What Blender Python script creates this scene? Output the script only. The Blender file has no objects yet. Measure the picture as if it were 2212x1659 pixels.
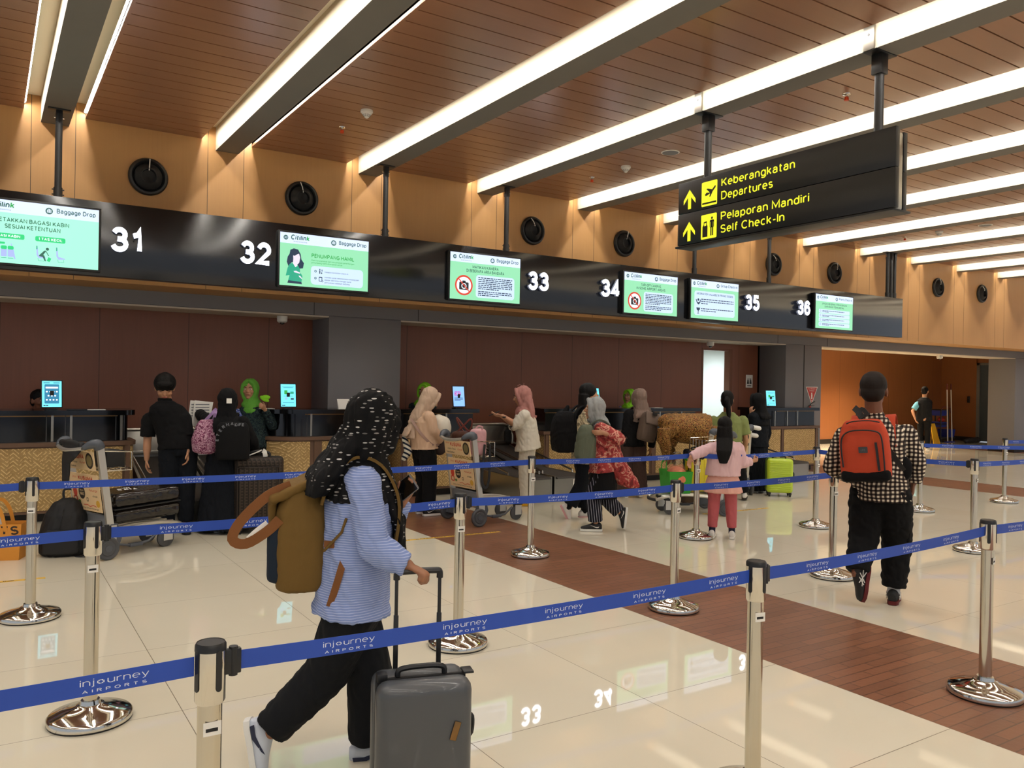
import bpy, bmesh, math, random
import numpy as np
from mathutils import Vector, Matrix
random.seed(7); RNG = np.random.RandomState(3)
S = bpy.context.scene; COL = S.collection
V3 = Vector
# ---------------------------------------------------------------- camera, light, exposure
YAW, PIT, ROL, FPX, CH = .57418, -.00253, .01779, 1760.4, 1.6
cy, sy, cp, sp, cr, sr = math.cos(YAW), math.sin(YAW), math.cos(PIT), math.sin(PIT), math.cos(ROL), math.sin(ROL)
FW = V3((sy*cp, cy*cp, sp)); R0 = V3((cy, -sy, 0)); U0 = R0.cross(FW)
RT = cr*R0 + sr*U0; UP = -sr*R0 + cr*U0
cam = bpy.data.cameras.new('camera'); camo = bpy.data.objects.new('camera', cam); COL.objects.link(camo)
M = Matrix((RT, UP, -FW)).transposed().to_4x4(); M.translation = (0, 0, CH); camo.matrix_world = M
cam.sensor_width = 36; cam.sensor_fit = 'HORIZONTAL'; cam.lens = FPX/2212*36; cam.clip_start = .05; cam.clip_end = 200
S.camera = camo
def ray(x, y): return RT*((x-1106)/FPX) - UP*((y-829.5)/FPX) + FW
def FL(x, y, h=0):                     # photo pixel -> point on the horizontal plane z = h
    d = ray(x, y); return V3((0, 0, CH)) + d*((h-CH)/d.z)
def AT(x, y, Y):                       # photo pixel -> point on the plane Y
    d = ray(x, y); return V3((0, 0, CH)) + d*(Y/d.y)
S.view_settings.view_transform = 'Standard'; S.view_settings.look = 'None'
S.view_settings.gamma = 1; S.view_settings.use_curve_mapping = False
S.view_settings.exposure = 0.22
cyc = S.cycles
cyc.max_bounces = 7; cyc.diffuse_bounces = 4; cyc.glossy_bounces = 4; cyc.transmission_bounces = 4; cyc.transparent_max_bounces = 6
cyc.caustics_reflective = False; cyc.caustics_refractive = False; cyc.sample_clamp_indirect = 6; cyc.use_light_tree = True
LED = 92.0                             # strength of the cove strips
w = bpy.data.worlds.new('world'); S.world = w; w.use_nodes = True     # added bluish fill, standing in for daylight from an unseen side behind the camera
bg = w.node_tree.nodes['Background']; bg.inputs[0].default_value = (.80, .88, 1.0, 1); bg.inputs[1].default_value = .45
def area(name, loc, rot, sx, sy_, power, color, spread=180):
    l = bpy.data.lights.new(name, 'AREA'); l.shape = 'RECTANGLE'; l.size = sx; l.size_y = sy_; l.energy = power; l.color = color
    l.spread = math.radians(spread)
    o = bpy.data.objects.new(name, l); o.location = loc; o.rotation_euler = rot; COL.objects.link(o); return o
area('corridor_light', (18.0, 13.2, 2.86), (0, 0, 0), 7, .5, 230, (1, .78, .55), 100)
area('doorway_light', (12.4, 12.3, 2.55), (0, 0, 0), .9, .9, 26, (.82, .95, 1), 120)
# ---------------------------------------------------------------- materials
def lin(c):
    if isinstance(c, str):
        c = c.lstrip('#'); c = [int(c[i:i+2], 16)/255 for i in (0, 2, 4)]
    return tuple(x/12.92 if x <= .04045 else ((x+.055)/1.055)**2.4 for x in c[:3]) + (1,)
MATS = {}
def mat(name, color='#808080', rough=.6, metal=0, spec=.5, emit=0, coat=0, bump=0, bscale=60, var=0, vscale=6, alpha=1, trans=0, sheen=0):
    if name in MATS: return MATS[name]
    m = bpy.data.materials.new(name); m.use_nodes = True; MATS[name] = m
    nt = m.node_tree; b = nt.nodes['Principled BSDF']; I = b.inputs
    I['Base Color'].default_value = lin(color); I['Roughness'].default_value = rough; I['Metallic'].default_value = metal
    I['Specular IOR Level'].default_value = spec; I['Coat Weight'].default_value = coat; I['Coat Roughness'].default_value = .06
    I['Alpha'].default_value = alpha; I['Transmission Weight'].default_value = trans; I['Sheen Weight'].default_value = sheen
    if emit: I['Emission Color'].default_value = lin(color); I['Emission Strength'].default_value = emit
    if var or bump:
        tc = nt.nodes.new('ShaderNodeTexCoord')
    if var:
        n = noise(nt, tc.outputs['Object'], vscale, 4)
        mx = mixc(nt, n, lin(color), tuple(c*(1-var) for c in lin(color)[:3])+(1,)); nt.links.new(mx, I['Base Color'])
    if bump:
        n = noise(nt, tc.outputs['Object'], bscale, 3); bumpn(nt, n, bump, b)
    return m
def noise(nt, vec, scale, detail=2, dist=0):
    n = nt.nodes.new('ShaderNodeTexNoise'); n.inputs['Scale'].default_value = scale; n.inputs['Detail'].default_value = detail
    n.inputs['Distortion'].default_value = dist
    if vec is not None: nt.links.new(vec, n.inputs['Vector'])
    return n.outputs['Fac']
def mixc(nt, fac, a, b):
    n = nt.nodes.new('ShaderNodeMix'); n.data_type = 'RGBA'
    for v, i in ((fac, 0), (a, 6), (b, 7)):
        if isinstance(v, (tuple, list, float, int)): n.inputs[i].default_value = v
        else: nt.links.new(v, n.inputs[i])
    return n.outputs[2]
def bumpn(nt, h, strength, b, dist=.01):
    n = nt.nodes.new('ShaderNodeBump'); n.inputs['Strength'].default_value = strength; n.inputs['Distance'].default_value = dist
    nt.links.new(h, n.inputs['Height']); nt.links.new(n.outputs[0], b.inputs['Normal'])
def mth(nt, op, a, b=None, c=None):
    n = nt.nodes.new('ShaderNodeMath'); n.operation = op
    for i, v in enumerate((a, b, c)):
        if v is None: continue
        if isinstance(v, (int, float)): n.inputs[i].default_value = v
        else: nt.links.new(v, n.inputs[i])
    return n.outputs[0]
def ramp(nt, fac, stops, interp='LINEAR'):
    n = nt.nodes.new('ShaderNodeValToRGB'); r = n.color_ramp; r.interpolation = interp
    while len(r.elements) < len(stops): r.elements.new(.5)
    for e, (p, c) in zip(r.elements, stops): e.position = p; e.color = lin(c)
    nt.links.new(fac, n.inputs[0]); return n.outputs[0]
def newmat(name, rough=.6, spec=.5, metal=0, coat=0):
    m = bpy.data.materials.new(name); m.use_nodes = True; MATS[name] = m
    nt = m.node_tree; b = nt.nodes['Principled BSDF']
    b.inputs['Roughness'].default_value = rough; b.inputs['Specular IOR Level'].default_value = spec
    b.inputs['Metallic'].default_value = metal; b.inputs['Coat Weight'].default_value = coat
    tc = nt.nodes.new('ShaderNodeTexCoord'); sep = nt.nodes.new('ShaderNodeSeparateXYZ'); nt.links.new(tc.outputs['Object'], sep.inputs[0])
    return m, nt, b, tc.outputs['Object'], sep.outputs[0], sep.outputs[1], sep.outputs[2]
def comb(nt, x, y, z):
    n = nt.nodes.new('ShaderNodeCombineXYZ')
    for i, v in enumerate((x, y, z)):
        if isinstance(v, (int, float)): n.inputs[i].default_value = v
        else: nt.links.new(v, n.inputs[i])
    return n.outputs[0]
def link(nt, a, b): nt.links.new(a, b)
# floor tiles: 1.012 m joints
m, nt, b, P, X, Y, Z = newmat('floor_tile', .025, .5)
def joint(v, o, s, wd):
    f = mth(nt, 'FRACT', mth(nt, 'DIVIDE', mth(nt, 'SUBTRACT', v, o), s)); f = mth(nt, 'ABSOLUTE', mth(nt, 'SUBTRACT', f, .5))
    return mth(nt, 'GREATER_THAN', f, .5-wd/s)
j = mth(nt, 'MAXIMUM', joint(X, .815, 1.0123, .0018), joint(Y, 3.101, 1.0123, .0018))
cid = nt.nodes.new('ShaderNodeTexWhiteNoise'); cid.noise_dimensions = '2D'
link(nt, comb(nt, mth(nt, 'FLOOR', mth(nt, 'DIVIDE', mth(nt, 'SUBTRACT', X, .815), 1.0123)), mth(nt, 'FLOOR', mth(nt, 'DIVIDE', mth(nt, 'SUBTRACT', Y, 3.101), 1.0123)), 0), cid.inputs['Vector'])
base = mixc(nt, noise(nt, P, 1.3, 5, .6), lin('#ded8c4'), lin('#d4ccb6'))
base = mixc(nt, mth(nt, 'MULTIPLY', cid.outputs['Value'], .35), base, lin('#e0dac8'))
link(nt, mixc(nt, j, base, lin('#6d6350')), b.inputs['Base Color'])
link(nt, mth(nt, 'ADD', mth(nt, 'MULTIPLY', j, .4), .025), b.inputs['Roughness'])
# brown brick strip
m, nt, b, P, X, Y, Z = newmat('floor_brick', .32, .4)
br = nt.nodes.new('ShaderNodeTexBrick'); br.inputs['Scale'].default_value = 1; br.inputs['Brick Width'].default_value = .36; br.inputs['Row Height'].default_value = .075
br.inputs['Mortar Size'].default_value = .004; br.inputs['Mortar Smooth'].default_value = .1; br.offset = .37
br.inputs['Color1'].default_value = lin('#86583f'); br.inputs['Color2'].default_value = lin('#6b4632'); br.inputs['Mortar'].default_value = lin('#3f2b23')
link(nt, P, br.inputs['Vector'])
link(nt, mixc(nt, mth(nt, 'MULTIPLY', noise(nt, P, 3, 4), .55), br.outputs['Color'], lin('#8a6350')), b.inputs['Base Color'])
bumpn(nt, noise(nt, P, 30, 3), .08, b)
# wood panels with grain along one axis
def wood(name, c1, c2, axis='z', rough=.4, seam=None, spec=.4, sc=1):
    m, nt, b, P, X, Y, Z = newmat(name, rough, spec)
    g = {'x': (1.2, 30, 30), 'y': (30, 1.2, 30), 'z': (30, 30, 1.2)}[axis]
    mp = nt.nodes.new('ShaderNodeMapping'); mp.inputs['Scale'].default_value = tuple(v*sc for v in g); link(nt, P, mp.inputs['Vector'])
    n = noise(nt, mp.outputs[0], 1, 5, .8); n2 = noise(nt, P, .7, 2)
    c = mixc(nt, mth(nt, 'MULTIPLY', mth(nt, 'ADD', n, n2), .5), lin(c1), lin(c2))
    if seam:
        off, per, wd = seam
        f = mth(nt, 'ABSOLUTE', mth(nt, 'SUBTRACT', mth(nt, 'FRACT', mth(nt, 'DIVIDE', mth(nt, 'SUBTRACT', X, off), per)), .5))
        c = mixc(nt, mth(nt, 'MULTIPLY', mth(nt, 'GREATER_THAN', f, .5-wd/per), .75), c, lin('#2a1710'))
    link(nt, c, b.inputs['Base Color']); return m
wood('wood_upper', '#c2955f', '#ad8050', 'z', .45)
wood('wood_back', '#8a5540', '#744736', 'z', .38, seam=(.14, 1.05, .004))
wood('wood_corridor', '#9c6238', '#86532f', 'z', .45, seam=(.3, 1.2, .004))
wood('wood_ceiling', '#9b6f55', '#87604a', 'x', .30, spec=.55, sc=.6)
wood('wood_ledge', '#7a4526', '#6a3a20', 'x', .35)
wood('wood_frame', '#6c5240', '#5c4636', 'x', .45)
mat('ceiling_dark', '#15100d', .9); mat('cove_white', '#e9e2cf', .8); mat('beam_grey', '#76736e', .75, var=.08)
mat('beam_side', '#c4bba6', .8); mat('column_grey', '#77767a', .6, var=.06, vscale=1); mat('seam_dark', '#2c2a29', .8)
mat('soffit_cream', '#c9bfb0', .8); mat('door_blue', '#3c4a52', .5); mat('door_grey', '#84857e', .55); mat('frame_grey', '#6e6c66', .5)
mat('white_paint', '#e6e8e4', .8); mat('black_plinth', '#16130f', .5)
mat('led', '#fff8ee', emit=LED)
mat('black_gloss', '#0b0c0e', .12, spec=.6); mat('fascia_black', '#101114', .16, spec=.7); mat('black_matte', '#131315', .65)
mat('black_satin', '#17181a', .4); mat('chrome', '#d9d5cc', .1, 1); mat('steel', '#a9a69d', .28, 1, bump=.02, bscale=200)
mat('rubber', '#1e1e1f', .75); mat('dark_grey', '#3a3d42', .5); mat('mid_grey', '#6d7076', .5); mat('white_plastic', '#e2e1dc', .45)
mat('paper', '#e8e6df', .8); mat('red', '#c0352c', .5); mat('orange_red', '#d2481f', .5); mat('skin', '#9a6a4d', .55, var=.1, vscale=20); mat('skin_light', '#b98868', .55, var=.08, vscale=20)
mat('skin_dark', '#7c4f38', .55, var=.1, vscale=20)
# ---------------------------------------------------------------- mesh builder
def uv_basis(d):
    d = d.normalized(); a = V3((0, 0, 1)) if abs(d.z) < .9 else V3((1, 0, 0))
    u = d.cross(a).normalized(); return u, d.cross(u).normalized()
TXT = {}
def A(cx, cy, rx, ry, a0, a1):
    n = max(3, int(abs(a1-a0)/18)); return [(cx+rx*math.cos(math.radians(a0+(a1-a0)*k/n)), cy+ry*math.sin(math.radians(a0+(a1-a0)*k/n))) for k in range(n+1)]
E_ = A(.26, .36, .26, .36, 0, 360)
GL = {  # stroke letters: advance width and centre lines, cap height 1
'A': (.74, [(0, 0), (.37, 1), (.74, 0)], [(.13, .32), (.61, .32)]), 'B': (.62, [(0, 0), (0, 1), (.32, 1)]+A(.32, .76, .26, .24, 90, -90)+[(0, .52)], [(.32, .52)]+A(.34, .26, .28, .26, 90, -90)+[(0, 0)]),
'C': (.72, A(.38, .5, .38, .5, 45, 315)), 'D': (.68, [(0, 0), (0, 1), (.3, 1)]+A(.3, .5, .38, .5, 90, -90)+[(0, 0)]), 'E': (.54, [(.54, 1), (0, 1), (0, 0), (.54, 0)], [(0, .52), (.5, .52)]),
'F': (.52, [(.52, 1), (0, 1), (0, 0)], [(0, .5), (.46, .5)]), 'G': (.76, A(.38, .5, .38, .5, 45, 320)+[(.74, .2), (.74, .46), (.42, .46)]), 'H': (.66, [(0, 0), (0, 1)], [(.66, 0), (.66, 1)], [(0, .52), (.66, .52)]),
'I': (.0, [(0, 0), (0, 1)]), 'J': (.46, [(.46, 1), (.46, .24)]+A(.23, .24, .23, .24, 0, -180)), 'K': (.64, [(0, 0), (0, 1)], [(.62, 1), (0, .38)], [(.22, .58), (.64, 0)]), 'L': (.5, [(0, 1), (0, 0), (.5, 0)]),
'M': (.82, [(0, 0), (0, 1), (.41, .2), (.82, 1), (.82, 0)]), 'N': (.68, [(0, 0), (0, 1), (.68, 0), (.68, 1)]), 'O': (.8, A(.4, .5, .4, .5, 0, 360)), 'P': (.58, [(0, 0), (0, 1), (.3, 1)]+A(.3, .73, .28, .27, 90, -90)+[(0, .46)]),
'Q': (.8, A(.4, .5, .4, .5, 0, 360), [(.5, .25), (.8, -.04)]), 'R': (.62, [(0, 0), (0, 1), (.32, 1)]+A(.32, .75, .26, .25, 90, -90)+[(0, .5)], [(.32, .5), (.62, 0)]), 'S': (.62, A(.31, .75, .28, .25, 30, 270)+A(.31, .25, .31, .25, 90, -150)),
'T': (.64, [(0, 1), (.64, 1)], [(.32, 1), (.32, 0)]), 'U': (.66, [(0, 1), (0, .33)]+A(.33, .33, .33, .33, 180, 360)+[(.66, 1)]), 'V': (.7, [(0, 1), (.35, 0), (.7, 1)]), 'W': (1.0, [(0, 1), (.25, 0), (.5, 1), (.75, 0), (1, 1)]),
'X': (.64, [(0, 0), (.64, 1)], [(0, 1), (.64, 0)]), 'Y': (.66, [(0, 1), (.33, .45), (.66, 1)], [(.33, .45), (.33, 0)]), 'Z': (.6, [(0, 1), (.6, 1), (0, 0), (.6, 0)]),
'a': (.5, [(.04, .56)]+A(.25, .5, .21, .22, 150, 0)+[(.46, 0)], [(.46, .42), (.25, .42)]+A(.22, .21, .22, .21, 90, 270)+[(.34, .02), (.46, .14)]), 'b': (.52, [(0, 0), (0, 1)], E_), 'c': (.48, A(.26, .36, .26, .36, 50, 310)), 'd': (.52, [(.52, 0), (.52, 1)], E_),
'e': (.52, [(0, .37), (.52, .37)]+A(.26, .36, .26, .36, 2, 305)), 'f': (.32, [(.34, 1), (.26, 1)]+A(.26, .86, .14, .14, 90, 180)+[(.12, 0)], [(0, .7), (.32, .7)]), 'g': (.52, E_, [(.52, .72), (.52, -.06)]+A(.26, -.06, .26, .2, 0, -150)),
'h': (.48, [(0, 0), (0, 1)], [(0, .42)]+A(.24, .44, .24, .28, 180, 0)+[(.48, 0)]), 'i': (.0, [(0, 0), (0, .72)], [(0, .88), (0, 1)]), 'j': (.08, [(.08, .72), (.08, -.12)]+A(-.06, -.12, .14, .14, 0, -90), [(.08, .88), (.08, 1)]), 'k': (.46, [(0, 0), (0, 1)], [(.44, .72), (0, .28)], [(.16, .42), (.46, 0)]),
'l': (.0, [(0, 0), (0, 1)]), 'm': (.8, [(0, 0), (0, .72)], [(0, .44)]+A(.2, .48, .2, .24, 180, 0)+[(.4, 0)], [(.4, .44)]+A(.6, .48, .2, .24, 180, 0)+[(.8, 0)]), 'n': (.48, [(0, 0), (0, .72)], [(0, .42)]+A(.24, .44, .24, .28, 180, 0)+[(.48, 0)]), 'o': (.52, E_),
'p': (.52, [(0, -.26), (0, .72)], E_), 'q': (.52, [(.52, -.26), (.52, .72)], E_), 'r': (.3, [(0, 0), (0, .72)], [(0, .4)]+A(.26, .42, .26, .3, 180, 75)), 's': (.44, A(.22, .54, .2, .18, 30, 270)+A(.22, .18, .22, .18, 90, -150)), 't': (.3, [(.11, .95), (.11, .14)]+A(.25, .14, .14, .14, 180, 280), [(0, .7), (.3, .7)]),
'u': (.48, [(0, .72), (0, .28)]+A(.24, .28, .24, .28, 180, 360), [(.48, .72), (.48, 0)]), 'v': (.48, [(0, .72), (.24, 0), (.48, .72)]), 'w': (.72, [(0, .72), (.18, 0), (.36, .72), (.54, 0), (.72, .72)]), 'x': (.46, [(0, 0), (.46, .72)], [(0, .72), (.46, 0)]), 'y': (.5, [(0, .72), (.26, 0)], [(.5, .72), (.2, -.16), (.05, -.24)]), 'z': (.42, [(0, .72), (.42, .72), (0, 0), (.42, 0)]),
'0': (.6, A(.3, .5, .3, .5, 0, 360)), '1': (.3, [(0, .74), (.22, .82), (.28, 1), (.28, 0)]), '2': (.58, A(.29, .7, .28, .3, 165, -25)+[(0, 0), (.58, 0)]), '3': (.58, A(.28, .75, .25, .25, 160, -75)+[(.2, .53)], [(.2, .53)]+A(.28, .27, .29, .27, 75, -165)), '4': (.6, [(.6, .25), (0, .25), (.42, 1), (.42, 0)]), '5': (.58, [(.54, 1), (.1, 1), (.05, .5)]+A(.28, .32, .29, .32, 140, -155)),
'6': (.6, A(.3, .31, .29, .31, 0, 360), [(.02, .34)]+A(.31, .6, .3, .4, 190, 30)), '7': (.56, [(0, 1), (.56, 1), (.16, 0)]), '8': (.6, A(.3, .75, .25, .25, 0, 360), A(.3, .26, .3, .26, 0, 360)), '9': (.6, A(.3, .69, .29, .31, 0, 360), [(.58, .66)]+A(.29, .4, .3, .4, 10, -150)),
'-': (.3, [(0, .36), (.3, .36)]), '/': (.36, [(0, 0), (.36, 1)]), ':': (.0, [(0, 0), (0, .1)], [(0, .55), (0, .65)]), '.': (0, [(0, 0), (0, .08)]), ',': (.06, [(.06, .06), (0, -.12)]), '&': (.7, [(.7, 0), (.14, .78)]+A(.28, .84, .16, .16, 180, -60)+[(.1, .38)]+A(.26, .24, .24, .24, 150, 330)+[(.64, .5)]),
"'": (0, [(0, .8), (0, 1)]), '*': (.66, [(.1, .36), (.1, .5), (.2, .5), (.2, .62), (.46, .62), (.46, .5), (.56, .5), (.56, .22), (.46, .22), (.46, .1), (.2, .1), (.2, .22), (.1, .22), (.1, .36)]), '!': (.0, [(0, 0), (0, .72)]), '|': (.1, [(.1, .72), (.1, -.1)]+A(-.02, -.1, .12, .12, 0, -90))}
def strip(pts, h):
    n = len(pts); L, R = [], []; closed = n > 2 and math.dist(pts[0], pts[-1]) < 1e-6
    for k in range(n):
        p0 = pts[k-1] if k else (pts[-2] if closed else None); p2 = pts[k+1] if k < n-1 else (pts[1] if closed else None); p = pts[k]
        ds = []
        for u, v in ((p0, p), (p, p2)):
            if u is None or v is None: continue
            l = math.dist(u, v) or 1; ds.append(((v[0]-u[0])/l, (v[1]-u[1])/l))
        nx = sum(-d[1] for d in ds); ny = sum(d[0] for d in ds); l = math.hypot(nx, ny)
        if l < .35: nx, ny, l = -ds[0][1], ds[0][0], 1
        nx /= l; ny /= l; c = max(.5, -nx*ds[0][1]+ny*ds[0][0]); L.append((p[0]+nx*h/c, p[1]+ny*h/c)); R.append((p[0]-nx*h/c, p[1]-ny*h/c))
    return L, R
def text2d(s, bold=0, shear=0, space=1):
    k_ = (s, bold, shear, space)
    if k_ in TXT: return TXT[k_]
    t = .125+bold*3.2; vs, fs, x = [], [], 0
    for ch in s:
        if ch == ' ': x += .36*space; continue
        g = GL.get(ch) or GL['-']; sx = .5*t+(1-t)*0
        for st in g[1:]:
            q = [(x+t/2+px*(1-.25*t), t/2+py*(1-t)) for px, py in st]
            L, R = strip(q, t/2); b0 = len(vs); n = len(L); vs += [((a+shear*b_)*.73, b_*.73, 0) for a, b_ in L+R]
            for k in range(n-1): fs.append((b0+k+n, b0+k+1+n, b0+k+1, b0+k))
        x += g[0]*(1-.25*t)+t+.115*space+(space-1)*.3
    TXT[k_] = (vs, fs); return TXT[k_]
class MB:
    def __init__(s): s.bm = bmesh.new(); s.mats = []
    def mi(s, m):
        m = MATS[m] if isinstance(m, str) else m
        if m not in s.mats: s.mats.append(m)
        return s.mats.index(m)
    def faces(s, vs, fs, m):
        i = s.mi(m); bv = [s.bm.verts.new(v) for v in vs]
        for f in fs:
            try: s.bm.faces.new([bv[k] for k in f]).material_index = i
            except ValueError: pass
        return bv
    def box(s, x0, x1, y0, y1, z0, z1, m, bev=0, seg=2, mx=None):
        i = s.mi(m); t = bmesh.new()
        bmesh.ops.create_cube(t, size=1)
        for v in t.verts: v.co = V3(((x0+x1)/2+v.co.x*(x1-x0), (y0+y1)/2+v.co.y*(y1-y0), (z0+z1)/2+v.co.z*(z1-z0)))
        if bev: bmesh.ops.bevel(t, geom=t.edges[:], offset=bev, segments=seg, profile=.5, affect='EDGES')
        s.join(t, i, mx)
    def join(s, t, i, mx=None):
        if mx is not None: bmesh.ops.transform(t, matrix=mx, verts=t.verts)
        d = {}
        for v in t.verts: d[v] = s.bm.verts.new(v.co)
        for f in t.faces:
            try: s.bm.faces.new([d[v] for v in f.verts]).material_index = i
            except ValueError: pass
        t.free()
    def ring(s, pts, i, closed=True): return [s.bm.verts.new(p) for p in pts]
    def loft(s, rings, m, cap=True, closed=True):
        i = s.mi(m); R = [[s.bm.verts.new(p) for p in r] for r in rings]; n = len(R[0])
        for a, b in zip(R, R[1:]):
            for k in range(n if closed else n-1):
                s.bm.faces.new((a[k], a[(k+1) % n], b[(k+1) % n], b[k])).material_index = i
        if cap and closed:
            s.bm.faces.new(R[0][::-1]).material_index = i; s.bm.faces.new(R[-1]).material_index = i
    def cyl(s, a, b, r0, r1=None, n=16, m='chrome', cap=True):
        a, b = V3(a), V3(b); r1 = r0 if r1 is None else r1; u, v = uv_basis(b-a)
        s.loft([[c+(u*math.cos(t)+v*math.sin(t))*r for t in [2*math.pi*k/n for k in range(n)]] for c, r in ((a, r0), (b, r1))], m, cap)
    def tube(s, pts, r, m, n=8, cap=True, flat=None):
        pts = [V3(p) for p in pts]; rings = []; u = None
        for k, p in enumerate(pts):
            d = (pts[min(k+1, len(pts)-1)]-pts[max(k-1, 0)]).normalized()
            if u is None: u, v = uv_basis(d)
            else:
                u = (u-d*u.dot(d)); u = u.normalized() if u.length > 1e-5 else uv_basis(d)[0]
            v = d.cross(u); rr = r[k] if isinstance(r, (list, tuple)) else r
            rings.append([p+(u*math.cos(t)+v*math.sin(t))*rr for t in [2*math.pi*q/n for q in range(n)]])
        s.loft(rings, m, cap)
    def lathe(s, prof, m, c=(0, 0, 0), n=32, axis='z', sc=(1, 1)):
        c = V3(c); rings = []
        for r, z in prof:
            ring = []
            for k in range(n):
                t = 2*math.pi*k/n; p = (r*math.cos(t)*sc[0], r*math.sin(t)*sc[1], z)
                if axis == 'y': p = (p[0], -p[2], p[1])
                if axis == 'x': p = (p[2], p[0], p[1])
                ring.append(c+V3(p))
            rings.append(ring)
        s.loft(rings, m)
    def poly(s, pts, O, U, W, m, d=0, off=0):      # flat polygon in the plane O,U,W; d extrudes it along the normal
        O, U, W = V3(O), V3(U), V3(W); N = U.cross(W).normalized(); i = s.mi(m)
        a = [s.bm.verts.new(O+U*p[0]+W*p[1]+N*(off+d)) for p in pts]
        s.bm.faces.new(a).material_index = i
        if d:
            b = [s.bm.verts.new(O+U*p[0]+W*p[1]+N*off) for p in pts]; n = len(a)
            s.bm.faces.new(b[::-1]).material_index = i
            for k in range(n): s.bm.faces.new((b[k], b[(k+1) % n], a[(k+1) % n], a[k])).material_index = i
    def rrect(s, x0, y0, x1, y1, r, O, U, W, m, d=0, off=0):
        pts = []
        for cx, cy_, a0 in ((x1-r, y1-r, 0), (x0+r, y1-r, 90), (x0+r, y0+r, 180), (x1-r, y0+r, 270)):
            pts += [(cx+r*math.cos(math.radians(a0+a)), cy_+r*math.sin(math.radians(a0+a))) for a in (0, 30, 60, 90)]
        s.poly(pts, O, U, W, m, d, off)
    def disc(s, x, y, r, O, U, W, m, d=0, off=0, n=24, ry=None):
        s.poly([(x+r*math.cos(2*math.pi*k/n), y+(ry or r)*math.sin(2*math.pi*k/n)) for k in range(n)], O, U, W, m, d, off)
    def text(s, t, x, y, h, O, U, W, m, off=.001, w=None, align='l', bold=0, shear=0, d=0, wmax=None, space=1, pt=None):
        # h is the cap height; w forces the line's width; d extrudes
        vs, fs = text2d(t, bold, shear, space); O, U, W = V3(O), V3(U), V3(W); N = U.cross(W).normalized(); i = s.mi(m)
        x0 = min(v[0] for v in vs); x1 = max(v[0] for v in vs); k = h/.73; kx = k
        if w: kx = w/(x1-x0)
        elif wmax and (x1-x0)*k > wmax: kx = wmax/(x1-x0)
        sh = {'l': -x0, 'c': -(x0+x1)/2, 'r': -x1}[align]
        def P(v, o): 
            px, py = x+(v[0]+sh)*kx, y+v[1]*k
            return pt(px, py, o) if pt else O+U*px+W*py+N*o
        a = [s.bm.verts.new(P(v, off+d)) for v in vs]
        for f in fs:
            try: s.bm.faces.new([a[q] for q in f]).material_index = i
            except ValueError: pass
        if d:
            b = [s.bm.verts.new(P(v, off)) for v in vs]; cnt = {}
            for f in fs:
                for q in range(len(f)):
                    e = (f[q], f[(q+1) % len(f)]); cnt[e] = 1
            for (p, q) in cnt:
                if (q, p) not in cnt:
                    try: s.bm.faces.new((b[p], b[q], a[q], a[p])).material_index = i
                    except ValueError: pass
    def build(s, name, parent=None, loc=None, smooth=35, mods=None):
        me = bpy.data.meshes.new(name)
        bmesh.ops.recalc_face_normals(s.bm, faces=s.bm.faces) if s.bm.faces else None
        s.bm.to_mesh(me); s.bm.free()
        for m in s.mats: me.materials.append(m)
        if smooth:
            me.polygons.foreach_set('use_smooth', [True]*len(me.polygons)); me.set_sharp_from_angle(angle=math.radians(smooth))
        o = bpy.data.objects.new(name, me); COL.objects.link(o)
        if parent: o.parent = parent
        if loc: o.location = loc
        return o
def tag(o, label, cat, group=None, kind=None):
    o['label'] = label; o['category'] = cat
    if group: o['group'] = group
    if kind: o['kind'] = kind
    return o
def struct(o): o['kind'] = 'structure'; return o
def thing(name, label, cat, loc=(0, 0, 0), rz=0, group=None):
    o = bpy.data.objects.new(name, None); o.empty_display_size = .1; COL.objects.link(o); o.location = loc; o.rotation_euler = (0, 0, rz)
    return tag(o, label, cat, group)
def copy_tree(o, parent=None):
    c = o.copy(); COL.objects.link(c)
    if parent: c.parent = parent
    for ch in list(o.children): copy_tree(ch, c)
    return c
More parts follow.
